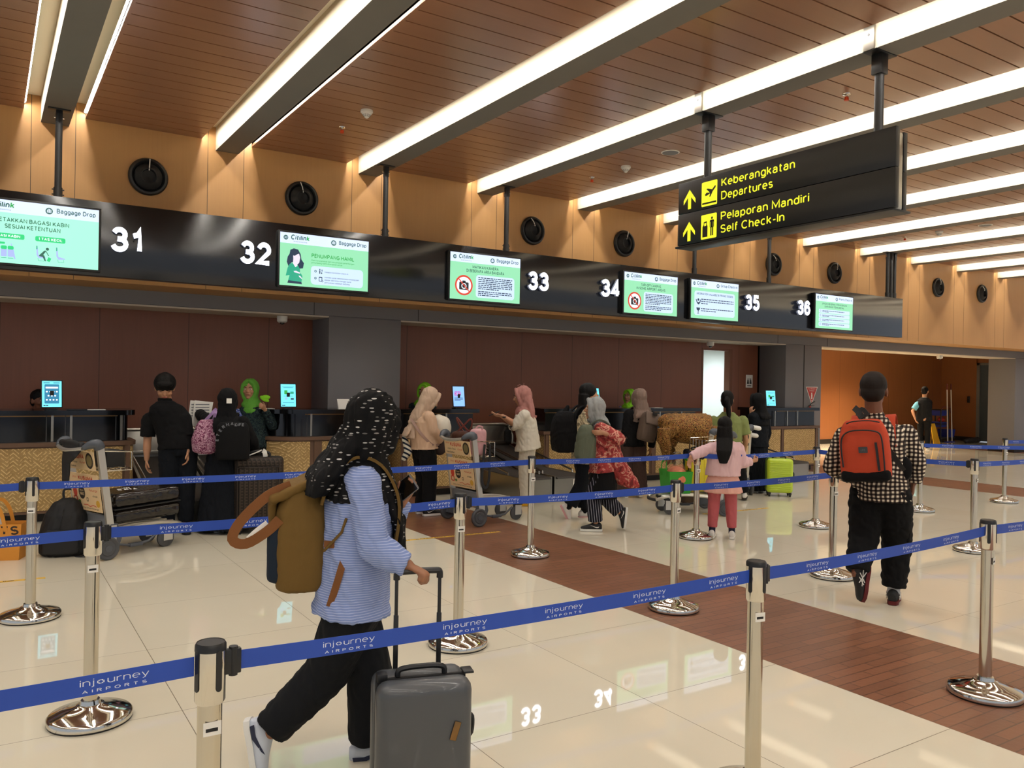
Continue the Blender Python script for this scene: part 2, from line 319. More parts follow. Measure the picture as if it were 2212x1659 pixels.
# ---------------------------------------------------------------- the hall
YW, YG, YB = 9.946, 10.643, 11.3
CX = [(3.91, 4.98), (13.35, 14.47), (22.4, 23.5)]
STR = [(3.852, 5.09), (13.2, 14.42), (22.3, 23.5)]
X0, X1, YF = -8, 31, -9
f = MB(); xs = [X0]+[v for s_ in STR for v in s_]+[X1]
for k in range(len(xs)-1):
    f.faces([(xs[k], YF, 0), (xs[k+1], YF, 0), (xs[k+1], 16, 0), (xs[k], 16, 0)], [(0, 1, 2, 3)], 'floor_brick' if k % 2 else 'floor_tile')
struct(f.build('floor', smooth=0))
b = MB(); b.box(X0, X1, YF, YW+.05, 4.525, 4.6, 'cove_white'); struct(b.build('ceiling'))
BX, BS, BWD, GAP = 2.236, 1.7777, .262, .155
beams = [i for i in range(-4, 16)]
for i in beams:
    x = BX+BS*i
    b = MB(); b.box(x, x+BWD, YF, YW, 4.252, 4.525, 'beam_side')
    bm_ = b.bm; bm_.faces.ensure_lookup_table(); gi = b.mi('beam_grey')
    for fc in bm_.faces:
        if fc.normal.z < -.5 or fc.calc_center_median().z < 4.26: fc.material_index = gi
    be = struct(b.build('beam'))
    # ceiling bay between this beam and the next: slatted wood panel with cove strips on both edges
    a0, a1 = x+BWD+GAP, x+BS-GAP
    c = MB(); c.box(a0, a1, YF, YW, 4.395, 4.44, 'ceiling_dark')
    y = YW-.006; k = 0
    for e0, e1 in ((a0, a0+.028), (a1-.012, a1)): c.box(e0, e1, YF, YW, 4.365, 4.44, 'wood_ceiling')
    ys = 6.63+.2215*math.ceil((YW-6.63)/.2215)
    while ys > YF+.3:
        top = min(ys-.007, YW-.003); bot = ys-.2215+.007
        if top-bot > .02: c.box(a0+.028, a1-.012, bot, top, 4.365, 4.39, 'wood_ceiling')
        ys -= .2215
    bay = struct(c.build('ceiling_bay', smooth=0))
    for e, sgn in ((a0, -1), (a1, 1)):
        l = MB()
        for q in range(6):
            y0 = YF+(YW-.02-YF)*q/6; y1 = YF+(YW-.02-YF)*(q+1)/6-.01
            q3 = [(e+sgn*.001, 4.418), (e+sgn*.001, 4.434), (e+sgn*.017, 4.434), (e+sgn*.017, 4.425)]
            l.faces([(px, yy, pz) for yy in (y0, y1) for px, pz in q3], [(0, 1, 5, 4), (1, 2, 6, 5), (2, 3, 7, 6), (0, 1, 2, 3), (4, 5, 6, 7)], 'cove_white')
            l.faces([(px, yy, pz) for yy in (y0, y1) for px, pz in (q3[0], q3[3])], [(0, 1, 3, 2)], 'led')
        l.build('led_strip', bay, smooth=0)
# upper wood wall with its soffit, grey bulkhead, cream underside
b = MB(); b.box(X0, X1, YW, YG, 2.62, 4.6, 'wood_upper')
for i in beams:
    for sx in (BX+BS*i-.085, BX+BS*i+BWD+.065): b.box(sx-.0025, sx+.0025, YW-.001, YW+.01, 2.62, 4.525, 'seam_dark')
struct(b.build('wall_back_upper', smooth=0))
b = MB(); b.box(X0, X1, YG, YB+.1, 2.45, 4.0, 'column_grey'); b.box(X0, X1, YG-.002, YG, 2.452, 2.455, 'seam_dark')
for sx in (3.7, 5.25, 13.1, 14.65): b.box(sx-.004, sx+.004, YG-.003, YG, 2.45, 2.62, 'seam_dark')
struct(b.build('beam_bulkhead', smooth=0))
xs = [X0]+[v for c_ in CX for v in c_]+[X1]
for k in range(0, len(xs), 2):
    b = MB(); b.box(xs[k]-.2 if k else xs[k], xs[k+1]+.2 if k+2 < len(xs) else xs[k+1], YG+.005, YB, 2.43, 2.452, 'soffit_cream'); struct(b.build('trim_%d' % (k//2+1)))
for k, (c0, c1) in enumerate(CX):
    b = MB(); b.box(c0, c1, YG, YB+.02, 0, 2.45, 'column_grey', .006)
    if k == 1: b.box(13.90, 13.925, YG-.003, YG, 0, 2.45, 'seam_dark')
    b.box(c0-.004, c1+.004, YG-.006, YB, 0, .1, 'black_plinth')
    struct(b.build('column'))
# recess walls
b = MB(); b.box(X0, 11.72, YB, YB+.12, 0, 2.6, 'wood_back'); b.box(12.52, 13.4, YB, YB+.12, 0, 2.6, 'wood_back'); b.box(11.72, 12.52, YB, YB+.12, 2.3, 2.6, 'wood_back')
struct(b.build('wall_back', smooth=0))
b = MB()                                                    # door leaf opened inwards and its reveal
b.box(11.70, 11.735, YB-.004, YB+.12, 0, 2.3, 'wood_ledge'); b.box(12.46, 12.54, YB-.012, YB+.13, 0, 2.32, 'wood_ledge'); b.box(11.70, 12.54, YB-.006, YB+.12, 2.29, 2.33, 'wood_ledge')
struct(b.build('door_1'))
b = MB(); b.box(11.0, 15.0, 13.0, 13.1, 0, 2.7, 'white_paint'); b.box(11.2, 11.3, YB+.12, 13, 0, 2.7, 'white_paint'); b.box(11.2, 13.3, YB+.12, 13.1, 2.6, 2.7, 'white_paint'); b.box(13.2, 13.3, YB+.12, 13.1, 0, 2.7, 'white_paint')
struct(b.build('wall_passage'))
b = MB(); b.box(13.3, 26.2, 14.6, 14.7, 0, 3, 'wood_corridor'); struct(b.build('wall_corridor', smooth=0))
b = MB(); b.box(26, 26.1, 13.47, 14.6, 0, 3, 'wood_corridor'); b.box(26, 26.1, 9, 12.94, 0, 3, 'wood_corridor'); b.box(26, 26.1, 12.9, 13.5, 2.45, 3, 'wood_corridor'); struct(b.build('wall_side', smooth=0))
b = MB(); b.box(13.3, 13.4, YB, 14.6, 0, 3, 'wood_corridor'); struct(b.build('wall_side.001', smooth=0))
b = MB(); b.box(13.3, 26.1, YB, 14.7, 2.9, 3, 'white_paint'); struct(b.build('ceiling_corridor'))
b = MB(); b.box(13.4, 26, 14.57, 14.6, 0, .13, 'black_plinth'); b.box(25.97, 26, 13.47, 14.6, 0, .13, 'black_plinth'); b.box(25.97, 26, 12.76, 12.94, 0, .13, 'black_plinth'); struct(b.build('baseboard_corridor'))
b = MB(); b.box(25.96, 26.03, 13.38, 13.47, 0, 2.45, 'frame_grey'); b.box(25.96, 26.03, 12.94, 13.01, 0, 2.45, 'frame_grey'); b.box(25.96, 26.03, 12.94, 13.47, 2.38, 2.45, 'frame_grey'); b.box(26.0, 26.03, 13.0, 13.4, .02, 2.4, 'door_blue')
d = struct(b.build('door_2'))
h = MB(); h.tube([(25.99, 13.05, .95), (25.93, 13.05, .95), (25.93, 13.05, 1.2), (25.99, 13.05, 1.2)], .012, 'steel'); h.build('door_handle', d)
b = MB(); b.box(25.93, 25.985, 12.12, 12.76, 0.01, 2.13, 'door_grey', .004); d = struct(b.build('door_3'))
h = MB(); h.box(25.88, 25.95, 12.5, 12.72, 2.05, 2.1, 'steel', .004); h.build('door_closer', d)
# ---------------------------------------------------------------- check-in fascia, displays, numerals, hanging sign
def emat(name, color, s=1.0):
    m = mat(name, color, .35, emit=s); m.node_tree.nodes['Principled BSDF'].inputs['Base Color'].default_value = (.01, .01, .01, 1); return m
emat('scr_head', '#cfdcfb', 1.15); emat('scr_green', '#93e0b0', 1.0); emat('scr_mint', '#9ff5cf', 1.1); emat('scr_text', '#2c6a58', .8); emat('scr_dark', '#27405c', .7); emat('scr_pill', '#1fd07a', 1)
emat('scr_card', '#c6dcfa', 1.1); emat('scr_lime', '#2fae4f', .9); emat('scr_red', '#d8402c', 1); emat('scr_black', '#1c2430', .5); emat('scr_lilac', '#aab8ee', 1); emat('scr_teal', '#27a583', 1); emat('scr_skin', '#e9dfee', 1); emat('scr_white', '#eef6ff', 1.1)
emat('num_face', '#f4f6ff', 7.0); mat('num_side', '#8f98b0', .3, emit=.25); emat('tab_cyan', '#6fe0f2', 1.2); emat('tab_blue', '#86b6f8', 1.2); emat('tab_teal', '#1f7fa6', 1); emat('tab_pink', '#c452b4', 1)
emat('sign_yellow', '#f3f02b', 1.0)
UX, UZ = (1, 0, 0), (0, 0, 1)
t = thing('check_in_fascia', 'long dark glossy fascia hung in front of the wood wall above the counters', 'sign board', (6, 9.36, 2.607))
b = MB(); b.box(-9.2, 9.13, -.06, .06, 0, .763, 'fascia_black', .004); b.build('panel', t)
b = MB()
for x in (7.9, ): b.box(x-6-.002, x-6+.002, -.0615, -.06, 0, .763, 'seam_dark')
b.build('panel_joint', t)
for x in (-2.97, .59, 4.14, 5.92, 9.48, 11.26, 14.70, 14.82, 14.93):
    b = MB(); x -= 6
    b.cyl((x, 0, .76), (x, 0, 1.60), .033, n=14, m='black_satin'); b.cyl((x, 0, .763), (x, 0, .86), .041, n=14, m='black_satin')
    for zz in (.79, .84): b.cyl((x-.055, 0, zz), (x+.055, 0, zz), .007, n=6, m='black_satin')
    b.box(x-.03, x+.03, -.03, .03, 1.5, 1.635, 'black_satin', .008); b.box(x-.1, x+.1, -.05, .05, 1.632, 1.6445, 'black_satin', .003)
    for sx in (-1, 1): b.cyl((x+sx*.045, 0, 1.56), (x+sx*.03, 0, 1.56), .01, n=6, m='chrome')
    b.build('pole', t)
def words(b, x0, x1, y, h, O, rows, lead, m='scr_dark', seed=1, last=.6):
    r = random.Random(seed)
    for k in range(rows):
        x = x0; xe = x1 if k < rows-1 else x0+(x1-x0)*last; yy = y-k*lead
        while x < xe-.015:
            wd = min(r.uniform(.018, .062), xe-x); b.poly([(x, yy), (x+wd, yy), (x+wd, yy+h), (x, yy+h)], O, UX, UZ, m, off=.0022); x += wd+.009
def screen(x0, label, num, kind, body, seed, z0=2.66, W=1.075, H=.605):
    t = thing('display_screen', label, 'screen', (x0+W/2, 9.30, z0))
    O = (-W/2, -.0605, 0)
    b = MB(); b.box(-W/2-.022, W/2+.022, -.06, -.0005, -.022, H+.022, 'black_satin', .006); b.build('bezel', t)
    b = MB(); b.poly([(0, 0), (W, 0), (W, H), (0, H)], O, UX, UZ, body)
    b.poly([(0, H*.80), (W, H*.80), (W, H), (0, H)], O, UX, UZ, 'scr_head', off=.001); b.build('display', t, smooth=0)
    hz = H*.875; b = MB(); b.disc(.065, H*.905, .027, O, UX, UZ, 'scr_text', off=.0015); b.text(num, .065, H*.905-.012, .024, O, UX, UZ, 'scr_head', off=.0025, align='c', bold=.02); b.build('counter_badge', t, smooth=0)
    b = MB(); b.text('Citilin', .125, hz, .058, O, UX, UZ, 'scr_text', off=.002, w=.178, bold=.022, shear=.12); b.text('k', .306, hz, .058, O, UX, UZ, 'scr_lime', off=.002, w=.036, bold=.022, shear=.12)
    b.text('Garuda Indonesia Group', .155, H*.835, .011, O, UX, UZ, 'scr_text', off=.002, w=.16); b.build('airline_logo', t, smooth=0); b = MB()
    tl = {'Baggage Drop': .70, 'Group Check-in': .66, 'Priority Check-in': .66}[kind]
    b.disc(tl-.065, H*.895, .032, O, UX, UZ, 'scr_text', off=.0015); b.rrect(tl-.084, H*.895-.016, tl-.046, H*.895+.014, .005, O, UX, UZ, 'scr_head', off=.0022)
    b.poly([(tl-.073, H*.895+.014), (tl-.057, H*.895+.014), (tl-.057, H*.895+.021), (tl-.073, H*.895+.021)], O, UX, UZ, 'scr_head', off=.0022)
    for dx in (-.075, -.058): b.poly([(tl+dx, H*.895-.016), (tl+dx+.004, H*.895-.016), (tl+dx+.004, H*.895+.014), (tl+dx, H*.895+.014)], O, UX, UZ, 'scr_text', off=.0026)
    b.build('service_icon', t, smooth=0); b = MB(); b.text(kind, tl, H*.872, .046, O, UX, UZ, 'scr_text', off=.002, w=W-.03-tl, bold=.012)
    b.build('service_name', t, smooth=0)
    return t, O, W, H
T, O, W_, H_ = screen(-.125, 'green display showing one cabin bag and one small bag, left of the numeral 31', '31', 'Baggage Drop', 'scr_mint', 1)
b = MB(); b.text('LETAKKAN BAGASI KABIN', .50, .395, .042, O, UX, UZ, 'scr_text', off=.002, align='c', w=.62, bold=.015); b.text('SESUAI KETENTUAN', .50, .335, .042, O, UX, UZ, 'scr_text', off=.002, align='c', w=.47, bold=.015)
for x, s_, w2 in ((.10, '1 BAGASI KABIN', .33), (.52, '1 TAS KECIL', .26)):
    b.rrect(x, .235, x+w2, .285, .014, O, UX, UZ, 'scr_pill', off=.0015); b.text(s_, x+w2/2, .248, .026, O, UX, UZ, 'scr_white', off=.003, align='c', w=w2*.78, bold=.02)
b.build('lettering', T, smooth=0)
b = MB()
for k in range(3):
    x = .18+k*.056; b.rrect(x, .06, x+.05, .16, .008, O, UX, UZ, 'scr_lilac', off=.0015); b.rrect(x, .13, x+.05, .165, .012, O, UX, UZ, 'scr_pill', off=.002); b.poly([(x+.002, .045), (x+.048, .045), (x+.048, .05), (x+.002, .05)], O, UX, UZ, 'scr_teal', off=.002)
b.disc(.15, .185, .013, O, UX, UZ, 'scr_text', off=.002); b.rrect(.142, .06, .158, .168, .006, O, UX, UZ, 'scr_text', off=.002); b.poly([(.15, .15), (.2, .185), (.203, .178), (.155, .14)], O, UX, UZ, 'scr_text', off=.002); b.rrect(.195, .18, .27, .2, .008, O, UX, UZ, 'scr_pill', off=.002)
b.poly([(.315, .19), (.33, .12), (.345, .04), (.36, .04), (.345, .12), (.325, .19)], O, UX, UZ, 'scr_lilac', off=.0015)
for x in (.53, .70): b.poly([(x, .18), (x+.012, .18), (x+.02, .1), (x+.08, .085), (x+.08, .075), (x+.02, .07), (x+.002, .1)], O, UX, UZ, 'scr_lilac', off=.0015); b.rrect(x, .155, x+.01, .19, .004, O, UX, UZ, 'scr_teal', off=.002); b.tube([V3(O)+V3((x+q, -.003, zz)) for q, zz in ((.015, .07), (.02, .045), (.07, .045), (.065, .07))], .002, 'scr_teal', 4)
b.disc(.625, .165, .014, O, UX, UZ, 'scr_text', off=.002); b.poly([(.555, .1), (.6, .15), (.615, .145), (.59, .105), (.6, .1), (.615, .045), (.605, .045), (.585, .085), (.555, .09)], O, UX, UZ, 'scr_text', off=.002); b.poly([(.607, .15), (.612, .152), (.64, .1), (.633, .098)], O, UX, UZ, 'scr_text', off=.002); b.poly([(.62, .05), (.645, .04), (.66, .075), (.635, .088)], O, UX, UZ, 'scr_pill', off=.002)
b.build('pictogram', T, smooth=0)
T, O, W_, H_ = screen(2.80, 'green display with a drawing of a pregnant woman, right of the numeral 32', '32', 'Baggage Drop', 'scr_green', 2)
b = MB(); b.text('PENUMPANG HAMIL', .37, .345, .047, O, UX, UZ, 'scr_lime', off=.002, w=.52, bold=.018)
b.text('Demi keselamatan dan kenyamanan penerbangan,', .37, .305, .018, O, UX, UZ, 'scr_lime', off=.002, w=.53); b.text('penumpang hamil diterapkan untuk:', .37, .278, .018, O, UX, UZ, 'scr_lime', off=.002, w=.38)
b.text('Melapor ke konter check-in', .53, .18, .018, O, UX, UZ, 'scr_dark', off=.004, w=.29)
for k, (s_, w2) in enumerate((('Memiliki surat rekomendasi terbang dari', .43), ('dokter dan/atau mengisi surat', .33), ('pernyataan sebelum terbang', .31))): b.text(s_, .53, .118-k*.03, .018, O, UX, UZ, 'scr_dark', off=.004, w=w2)
b.build('lettering', T, smooth=0)
b = MB(); b.rrect(.365, .035, 1.01, .25, .04, O, UX, UZ, 'scr_card', off=.0015)
for yy in (.19, .11): b.disc(.42, yy, .014, O, UX, UZ, 'scr_text', off=.0025); b.disc(.42, yy, .007, O, UX, UZ, 'scr_card', off=.003)
b.rrect(.465, .165, .477, .205, .004, O, UX, UZ, 'scr_dark', off=.0025); b.disc(.471, .215, .007, O, UX, UZ, 'scr_dark', off=.0025); b.rrect(.487, .165, .5, .182, .003, O, UX, UZ, 'scr_dark', off=.0025); b.rrect(.49, .196, .51, .202, .002, O, UX, UZ, 'scr_dark', off=.0025); b.disc(.498, .21, .006, O, UX, UZ, 'scr_dark', off=.0025)
b.rrect(.462, .075, .502, .13, .004, O, UX, UZ, 'scr_dark', off=.0025); b.rrect(.468, .082, .494, .118, .003, O, UX, UZ, 'scr_card', off=.003); b.disc(.505, .08, .011, O, UX, UZ, 'scr_dark', off=.0032); b.disc(.505, .08, .006, O, UX, UZ, 'scr_card', off=.0036)
b.build('info_card', T, smooth=0)
b = MB()   # drawing of the woman: hair, face, jumper, hands, trousers
b.poly([(.12, .41), (.16, .43), (.21, .42), (.24, .37), (.25, .31), (.28, .27), (.27, .21), (.22, .2), (.2, .26), (.14, .27), (.1, .22), (.08, .27), (.09, .33), (.11, .36)], O, UX, UZ, 'scr_dark', off=.0015)
b.poly([(.15, .37), (.155, .31), (.15, .25), (.19, .2), (.205, .25), (.225, .27), (.235, .33), (.22, .38)], O, UX, UZ, 'scr_skin', off=.002); b.poly([(.145, .35), (.15, .4), (.2, .41), (.235, .38), (.2, .365), (.17, .345)], O, UX, UZ, 'scr_dark', off=.0025)
b.poly([(.15, .26), (.18, .215), (.21, .235), (.235, .2), (.235, .165), (.265, .12), (.255, .05), (.1, .06), (.115, .12), (.07, .11), (.09, .2), (.115, .25)], O, UX, UZ, 'scr_teal', off=.0022)
b.poly([(.16, .17), (.19, .175), (.24, .155), (.235, .145), (.17, .155)], O, UX, UZ, 'scr_skin', off=.003); b.poly([(.22, .125), (.245, .115), (.265, .085), (.25, .09), (.225, .11)], O, UX, UZ, 'scr_skin', off=.003)
b.poly([(.1, .06), (.255, .05), (.26, .025), (.09, .03)], O, UX, UZ, 'scr_dark', off=.0026); b.build('pictogram', T, smooth=0)
for x0, lab, num, l1, l2, seed in ((5.0, 'green display with crossed-out camera in Indonesian, left of the numeral 33', '33', 'MATIKAN KAMERA', 'DI BEBERAPA AREA BANDARA', 3), (7.925, 'green display with crossed-out camera in English, right of the numeral 34', '34', 'TURN OFF CAMERAS', 'IN SOME AIRPORT AREAS', 4)):
    T, O, W_, H_ = screen(x0, lab, num, 'Baggage Drop', 'scr_green', seed)
    b = MB(); b.text(l1, .53, .415, .04, O, UX, UZ, 'scr_text', off=.002, align='c', w=.40, bold=.015); b.text(l2, .53, .362, .04, O, UX, UZ, 'scr_text', off=.002, align='c', w=.58, bold=.015); b.build('lettering', T, smooth=0)
    b = MB(); b.rrect(.385, .04, .985, .335, .04, O, UX, UZ, 'scr_card', off=.0015); words(b, .42, .95, .295, .012, O, 7, .024, seed=seed); words(b, .42, .95, .115, .012, O, 3, .024, seed=seed+9, last=.6); b.build('info_card', T, smooth=0)
    b = MB(); b.disc(.205, .185, .132, O, UX, UZ, 'scr_red', off=.0015, n=36); b.disc(.205, .185, .108, O, UX, UZ, 'scr_white', off=.0022, n=36)
    b.rrect(.135, .125, .275, .225, .012, O, UX, UZ, 'scr_black', off=.003); b.rrect(.18, .22, .23, .245, .006, O, UX, UZ, 'scr_black', off=.003); b.disc(.205, .175, .038, O, UX, UZ, 'scr_white', off=.0036); b.disc(.205, .175, .026, O, UX, UZ, 'scr_black', off=.004)
    b.poly([(.118, .262), (.128, .272), (.292, .108), (.282, .098)], O, UX, UZ, 'scr_red', off=.0046); b.build('pictogram', T, smooth=0)
T, O, W_, H_ = screen(9.30, 'green display about valuable and fragile goods, left of the numeral 35', '35', 'Group Check-in', 'scr_green', 5)
b = MB(); b.rrect(.07, .05, .99, .435, .04, O, UX, UZ, 'scr_card', off=.0015); words(b, .22, .96, .30, .014, O, 3, .034, seed=5, last=.2); words(b, .22, .96, .15, .014, O, 2, .034, seed=8, last=.45)
b.poly([(.10, .3), (.12, .25), (.15, .22), (.17, .22), (.2, .25), (.215, .3), (.2, .3), (.18, .255), (.14, .255), (.115, .3)], O, UX, UZ, 'scr_dark', off=.0025); b.disc(.157, .295, .02, O, UX, UZ, 'scr_dark', off=.0025)
b.poly([(.115, .17), (.2, .17), (.19, .135), (.165, .12), (.163, .085), (.185, .075), (.13, .075), (.15, .085), (.15, .12), (.125, .135)], O, UX, UZ, 'scr_dark', off=.0025); b.build('info_card', T, smooth=0)
b = MB(); b.text('INFORMATION VALUABLE & FRAGILE GOODS', .53, .375, .033, O, UX, UZ, 'scr_dark', off=.003, align='c', w=.82, bold=.012); b.build('lettering', T, smooth=0)
T, O, W_, H_ = screen(12.37, 'green display with four stacked text rows, right of the numeral 36', '36', 'Priority Check-in', 'scr_green', 6)
b = MB(); b.text('JANGAN MENERIMA TITIPAN BAGASI', .53, .425, .034, O, UX, UZ, 'scr_text', off=.003, align='c', w=.72, bold=.012); b.text('DARI ORANG TIDAK DIKENAL', .53, .375, .034, O, UX, UZ, 'scr_text', off=.003, align='c', w=.56, bold=.012); b.build('lettering', T, smooth=0)
b = MB()
for k in range(4):
    y = .275-k*.078; b.rrect(.09, y, .98, y+.068, .016, O, UX, UZ, 'scr_card', off=.0015); b.disc(.135, y+.034, .016, O, UX, UZ, 'scr_dark', off=.0022); b.disc(.135, y+.034, .012, O, UX, UZ, 'scr_card', off=.0026); words(b, .19, .82, y+.036, .01, O, 2, .02, seed=30+k, last=.3)
b.build('info_card', T, smooth=0)
for s_, xc, wh in (('31', 1.21, 'right of the cabin-bag display'), ('32', 2.53, 'left of the pregnant-woman display'), ('33', 6.385, 'right of the Indonesian crossed-out camera display'), ('34', 7.66, 'left of the English crossed-out camera display'), ('35', 10.72, 'right of the fragile-goods display'), ('36', 12.05, 'left of the four-row display')):
    b = MB(); b.text(s_, 0, 0, .255, (0, -.022, 0), UX, UZ, 'num_side', off=0, align='c', w=.335 if s_ != '31' else .29, bold=.024, d=.038)
    for dx in (-.07, .07): b.cyl((dx, -.024, .13), (dx, .001, .13), .008, n=6, m='black_satin')
    o = b.build('counter_numeral', loc=(xc, 9.2985, 2.865), smooth=0); tag(o, 'glowing white number %s %s' % (s_, wh), 'number')
    b = MB(); b.text(s_, 0, 0, .255, (0, -.022, 0), UX, UZ, 'num_face', off=.0385, align='c', w=.335 if s_ != '31' else .29, bold=.024); b.build('lit_face', o, smooth=0)
# hanging direction sign: two pairs of stacked boxes on two poles, faces across the hall
t = thing('direction_sign', 'black hanging sign with yellow departures and self check-in lettering', 'sign', (5.92, 4.80, 2.985))
def yz(y): return y-4.80
mat('sign_black', '#0d0d0e', .35)
for x0, x1, ya, yb in ((-.125, -.075, 5.956, 3.64), (.075, .125, 6.03, 3.70)):
    for z0, z1 in ((0, .308), (.312, .62)):
        b = MB(); b.box(x0, x1, yz(yb), yz(ya), z0, z1, 'sign_black', .004); b.build('face_panel', t)
b = MB(); b.box(-.075, .075, yz(3.74), yz(5.93), .02, .6, 'black_satin'); b.box(-.06, .06, yz(3.69), yz(3.75), .0, .61, 'steel', .02); b.build('core_frame', t)
b = MB(); b.box(-.12, .12, yz(3.66), yz(6.0), -.02, -.001, 'black_satin', .006); b.build('bottom_rail', t)
for y in (5.69, 3.87):
    b = MB(); b.cyl((0, yz(y), .6), (0, yz(y), 1.25), .036, n=16, m='black_satin'); b.box(-.045, .045, yz(y)-.045, yz(y)+.045, 1.10, 1.262, 'black_satin', .004); b.box(-.14, .14, yz(y)-.06, yz(y)+.06, 1.258, 1.2665, 'black_satin', .002)
    b.box(-.152, -.133, yz(y)-.045, yz(y)+.045, 1.262, 1.46, 'steel'); b.cyl((-.155, yz(y), 1.38), (-.15, yz(y), 1.38), .012, n=8, m='black_satin')
    b.build('pole', t)
O = V3((-.1255, yz(5.956), 0)); U = (0, -1, 0)
def ar(b, x, y, h):
    b.poly([(x, y+h), (x+h*.42, y+h*.48), (x+h*.42, y+h*.26), (x+h*.11, y+h*.6), (x+h*.11, y), (x-h*.11, y), (x-h*.11, y+h*.6), (x-h*.42, y+h*.26), (x-h*.42, y+h*.48)], O, U, UZ, 'sign_yellow', off=.001)
for y0, l1, l2, w1, w2 in ((.335, 'Keberangkatan', 'Departures', .83, .60), (.02, 'Pelaporan Mandiri', 'Self Check-In', .98, .73)):
    b = MB(); ar(b, .155, y0+.01, .19); b.build('arrow', t, smooth=0)
    b = MB(); b.text(l1, .565, y0+.152, .078, O, U, UZ, 'sign_yellow', w=w1, bold=.006); b.text(l2, .565, y0+.03, .078, O, U, UZ, 'sign_yellow', w=w2, bold=.006); b.build('lettering', t, smooth=0)
    b = MB(); b.rrect(.315, y0, .515, y0+.235, .012, O, U, UZ, 'sign_yellow', off=.001)
    if y0 > .2:
        b.poly([(.325, y0+.02), (.505, y0+.02), (.505, y0+.036), (.325, y0+.036)], O, U, UZ, 'sign_black', off=.0018)
        b.poly([(.36, y0+.115), (.38, y0+.13), (.42, y0+.125), (.375, y0+.165), (.395, y0+.167), (.45, y0+.15), (.485, y0+.18), (.497, y0+.178), (.492, y0+.16), (.46, y0+.132), (.43, y0+.085), (.415, y0+.082), (.425, y0+.115), (.385, y0+.1), (.365, y0+.1)], O, U, UZ, 'sign_black', off=.0018)
    else:
        b.poly([(.335, y0+.02), (.4, y0+.02), (.4, y0+.12), (.39, y0+.14), (.39, y0+.17), (.35, y0+.165), (.35, y0+.14), (.335, y0+.12)], O, U, UZ, 'sign_black', off=.0018); b.poly([(.358, y0+.125), (.382, y0+.128), (.382, y0+.155), (.358, y0+.152)], O, U, UZ, 'sign_yellow', off=.0024)
        b.disc(.455, y0+.193, .012, O, U, UZ, 'sign_black', off=.0018); b.rrect(.428, y0+.1, .482, y0+.175, .012, O, U, UZ, 'sign_black', off=.0018); b.poly([(.437, y0+.025), (.452, y0+.025), (.452, y0+.12), (.437, y0+.12)], O, U, UZ, 'sign_black', off=.0018); b.poly([(.458, y0+.025), (.473, y0+.025), (.473, y0+.12), (.458, y0+.12)], O, U, UZ, 'sign_black', off=.0018)
        for q in (.4365, .4705): b.poly([(q, y0+.105), (q+.003, y0+.105), (q+.003, y0+.155), (q, y0+.155)], O, U, UZ, 'sign_yellow', off=.0024)
    b.build('pictogram', t, smooth=0)
# ---------------------------------------------------------------- small ceiling and wall fittings
def smoke(x, y, lab):
    t = thing('smoke_detector', lab, 'smoke detector', (x, y, 4.365))
    b = MB(); b.lathe([(0, 0), (.062, 0), (.064, -.022), (.056, -.03), (0, -.03)], 'white_plastic', n=24); b.build('base', t)
    b = MB(); b.lathe([(.05, -.03), (.046, -.042), (.02, -.075), (.01, -.082), (0, -.082)], 'white_plastic', n=24)
    for k in range(10):
        for zz, r in ((-.05, .0415), (-.058, .0345), (-.066, .028)):
            a0 = k*.628; b.tube([(r*math.cos(a0+q), r*math.sin(a0+q), zz) for q in (0, .15, .3, .45)], .0022, 'dark_grey', 4)
    b.build('grille', t)
smoke(3.26, 7.88, 'white smoke detector on the bay beside the red sprinkler, left of the first long beam'); smoke(6.8, 7.94, 'white smoke detector left of the hanging direction sign'); smoke(13.96, 7.93, 'far white smoke detector at the right, below the hanging sign')
def sprink(x, y, lab):
    t = thing('sprinkler', lab, 'sprinkler', (x, y, 4.365))
    b = MB(); b.lathe([(0, 0), (.038, 0), (.036, -.008), (.012, -.012), (.012, -.03), (0, -.03)], 'chrome', n=20); b.build('escutcheon', t)
    b = MB(); b.cyl((0, 0, -.03), (0, 0, -.062), .018, .022, n=12, m='orange_red'); b.build('cap', t)
sprink(3.26, 8.57, 'red-capped sprinkler in the bay with the nearest white smoke detector'); sprink(6.81, 8.64, 'small sprinkler near the smoke detector left of the hanging sign'); sprink(6.77, 4.76, 'red-capped sprinkler above the hanging sign'); sprink(14.02, 8.6, 'far small sprinkler near the ceiling at the right')
for x, y, lab in ((6.81, 7.15, 'round flush ceiling speaker left of the hanging sign'), (14.02, 7.18, 'round flush ceiling speaker far right under the long light beams')):
    b = MB(); b.lathe([(0, 0), (.11, 0), (.108, -.006), (.098, -.008), (0, -.008)], 'white_plastic', n=32); o = b.build('ceiling_speaker', loc=(x, y, 4.365)); tag(o, lab, 'ceiling speaker')
    b = MB(); b.lathe([(0, -.0082), (.096, -.0082), (.096, -.009), (0, -.009)], 'mid_grey', n=32); b.build('grille', o)
DX = [1.51, 3.27, 6.74, 8.5, 12.07, 13.85, 17.48, 19.3]
DL = ['leftmost round black air jet on the wood wall, above the number 31', 'round black air jet on the wood wall, above the number 32 display', 'round black air jet on the wood wall, above the number 33', 'round black air jet just left of the hanging sign', 'round black air jet partly behind a pole, right under the hanging sign', 'round black air jet above the number 36 display', 'first round black air jet right of the fascia end', 'rightmost round black air jet on the wood wall']
